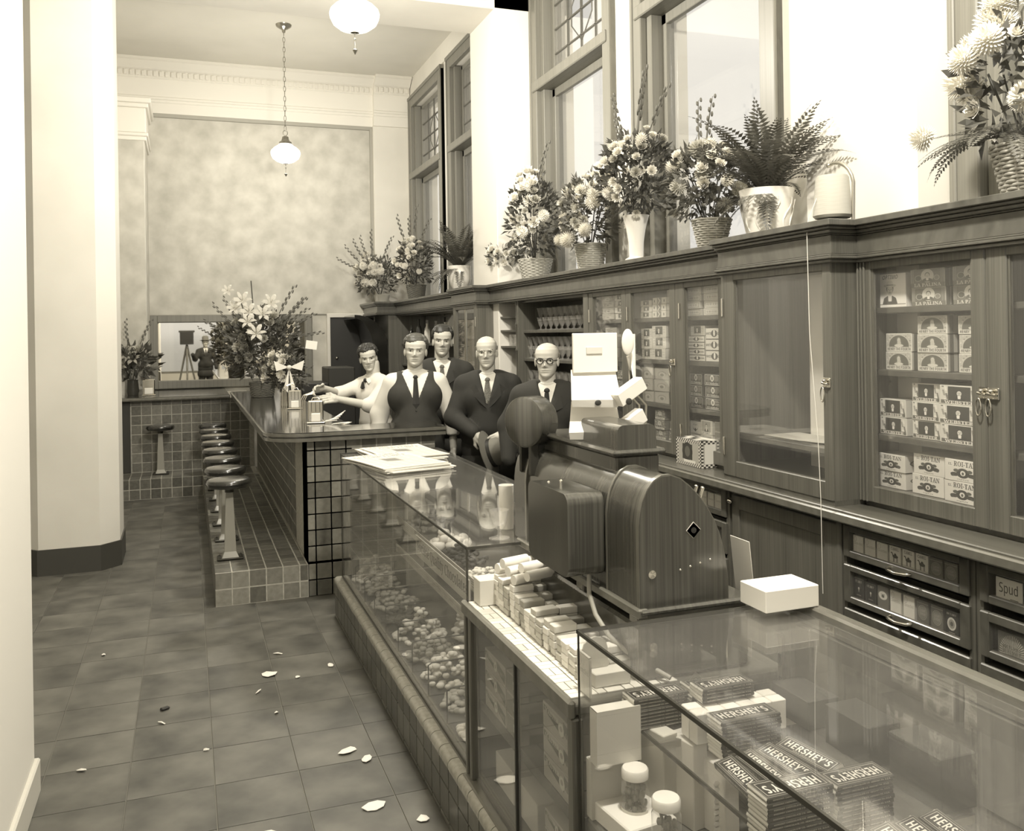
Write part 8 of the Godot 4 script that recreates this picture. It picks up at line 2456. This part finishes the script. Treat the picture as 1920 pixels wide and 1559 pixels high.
func people() -> void:
	mat("skin", 0.45, 0.55, {"vcol": true})
	mat("hair_dark", 0.025, 0.5)
	mat("hair_brown", 0.06, 0.5)
	mat("hair_grey", 0.42, 0.6)
	mat("cloth_white", 0.66, 0.9)
	mat("cloth_cream", 0.56, 0.9)
	mat("suit_black", 0.022, 0.85)
	mat("suit_dark", 0.028, 0.85)
	mat("vest_dark", 0.035, 0.85)
	mat("tie_black", 0.018, 0.6)
	mat("tie_figured", 0.09, 0.7, {"tex": noise_tex(81, 0.12, 0.03, 0.22, 64, 2), "tri": V(14, 14, 14), "world": false})
	mat("hat_grey", 0.16, 0.85)
	# the young man in white, reaching over the counter
	person({"label": "young dark-haired man in white shirt and apron, reaching across the soda counter", "at": V(1.50, 0, -7.42), "turn": -1.15, "H": 1.69, "look": 0.95, "nod": 0.12, "tilt": 0.12, "lean": V(0, -0.01, 0.06), "shirt": "cloth_white", "trousers": "cloth_cream", "tie": "tie_black", "tie_long": 0.06, "sleeve": 0.5, "hair": "hair_dark",
		"head": {"skin": 0.50, "wide": 0.95, "nose": 1.0, "brow": 0.05, "style": 1, "tall": 0.225},
		"arms": [[V(-0.20, 1.24, 0.26), V(-0.10, 1.30, 0.47), V(0.25, 0.0, 1), V(0.7, -0.5, 0.0), 0.55, 1.0, true], [V(0.22, 1.16, 0.24), V(0.10, 1.22, 0.46), V(-0.2, 0.1, 1), V(-0.7, -0.4, 0.0), 0.55, -1.0, true]]})
	# the man in the vest
	person({"label": "smiling man in dark vest, white shirt sleeves and black tie behind the counter", "at": V(1.60, 0, -6.54), "turn": -0.22, "H": 1.745, "look": -0.08, "tilt": -0.04, "bulk": 1.14, "shirt": "cloth_white", "trousers": "suit_dark", "tie": "tie_black", "tie_long": 0.36, "vest": "vest_dark", "hair": "hair_brown", "sleeve_fat": 1.22,
		"head": {"skin": 0.50, "wide": 1.10, "nose": 1.0, "brow": 0.12, "style": 0, "tall": 0.236},
		"arms": [[V(-0.27, 1.13, -0.06), V(-0.28, 0.90, 0.0)], [V(0.27, 1.13, 0.0), V(0.275, 0.88, 0.06), V(0.0, -1, 0.1), V(-1, 0, 0.2), 0.4, 1.0]]})
	# the tall man in a dark suit
	person({"label": "tall man in dark suit and figured tie standing between the two older men", "at": V(1.93, 0, -6.98), "turn": -0.27, "H": 1.815, "look": 0.02, "tilt": -0.05, "shirt": "cloth_white", "trousers": "suit_dark", "tie": "tie_figured", "tie_long": 0.26, "jacket": "suit_dark", "hair": "hair_dark", "v_wide": 0.34,
		"head": {"skin": 0.45, "wide": 0.98, "nose": 1.05, "brow": 0.05, "style": 0, "tall": 0.236},
		"arms": [[V(-0.27, 1.14, -0.04), V(-0.27, 0.89, 0.02)], [V(0.27, 1.14, -0.04), V(0.27, 0.89, 0.02)]]})
	# the bald man with spectacles holding his hat
	person({"label": "bald man with thin spectacles in black three-piece suit, holding a grey hat", "at": V(2.05, 0, -6.18), "turn": -0.34, "H": 1.725, "look": -0.06, "tilt": 0.03, "bulk": 1.04, "shirt": "cloth_white", "trousers": "suit_black", "tie": "tie_figured", "tie_long": 0.16, "vest": "suit_black", "jacket": "suit_black", "hair": "hair_grey", "v_wide": 0.26, "v_low": 1.20,
		"head": {"skin": 0.50, "wide": 1.0, "nose": 1.05, "brow": 0.25, "style": 2, "glasses": 0.0016, "tall": 0.240},
		"arms": [[V(-0.25, 1.12, 0.06), V(-0.085, 1.02, 0.235), V(0.55, -0.6, 0.25), V(0.25, -0.35, -1), 0.45, -1.0], [V(0.25, 1.12, 0.06), V(0.10, 1.015, 0.24), V(-0.75, -0.45, 0.2), V(-0.25, -0.35, -1), 0.45, 1.0]]})
	# the man half hidden by the white rack
	person({"label": "bald man with round black spectacles half hidden behind the white rack", "at": V(2.17, 0, -5.33), "turn": -0.42, "H": 1.68, "look": -0.12, "shirt": "cloth_white", "trousers": "suit_dark", "tie": "tie_black", "jacket": "suit_dark", "hair": "hair_grey", "fine": false,
		"head": {"skin": 0.52, "wide": 1.04, "nose": 1.0, "brow": 0.3, "style": 2, "glasses": 0.0032, "rim": "black", "tall": 0.238},
		"arms": [[V(-0.26, 1.13, -0.02), V(-0.25, 0.90, 0.08)], [V(0.26, 1.13, -0.02), V(0.25, 0.90, 0.08)]]})
	# hat in the bald man's hands
	var h := thing("felt_hat", "grey felt hat held low by the bald man in spectacles", "hat", V(1.955, 0.885, -5.905))
	var k := MB.new()
	var X := Transform3D(Basis(V(0, 1, 0), 0.9) * Basis(V(1, 0, 0), 1.25), Vector3.ZERO)
	k.lathe([Vector2(0.088, 0.012), Vector2(0.15, 0.0), Vector2(0.155, 0.006), Vector2(0.09, 0.022)], 28, X, Vector2(0.9, 1.08))
	mi("brim", k.mesh(), M.hat_grey, h)
	k = MB.new()
	k.lathe([Vector2(0.092, 0.014), Vector2(0.088, 0.09), Vector2(0.06, 0.12), Vector2(0.0, 0.108)], 24, X, Vector2(0.9, 1.08))
	mi("crown", k.mesh(), M.hat_grey, h)
	k = MB.new()
	k.lathe([Vector2(0.0935, 0.02), Vector2(0.0925, 0.048), Vector2(0.0905, 0.048)], 24, X, Vector2(0.9, 1.08))
	mi("hat_band", k.mesh(), M.black, h)
	# behind the lens, seen only in the mirror: the photographer and his camera
	person({"label": "photographer in hat and dark suit, seen only in the back mirror", "at": V(0.47, 0, 0.75), "turn": PI - 0.1, "H": 1.74, "shirt": "cloth_white", "trousers": "suit_dark", "tie": "tie_black", "jacket": "suit_dark", "hair": "hair_dark", "fine": false,
		"head": {"skin": 0.42, "wide": 1.0, "nose": 1.0, "brow": 0.08, "style": 0, "hat": "hat_grey"},
		"arms": [[V(-0.27, 1.13, 0.0), V(-0.26, 0.90, 0.10)], [V(0.28, 1.16, 0.10), V(0.36, 1.30, 0.26)]]})
	var vc := thing("view_camera", "wooden view camera on a tripod, seen only in the back mirror", "camera", V(0, 0, 0.30))
	mi("camera_box", bxm(V(-0.17, 1.56, -0.05), V(0.17, 1.90, 0.25), 0.01), M.black, vc)
	mi("focusing_hood", bxm(V(-0.20, 1.88, 0.0), V(0.20, 1.93, 0.28), 0.01), M.dark, vc)
	for i in 3:
		var a := TAU * i / 3 + PI / 6
		k = MB.new(); k.tube([V(0, 1.55, 0.1), V(cos(a) * 0.36, 0.0, 0.1 + sin(a) * 0.36)], [0.03, 0.018], 8)
		mi("tripod_leg", k.mesh(), M.nosing, vc)
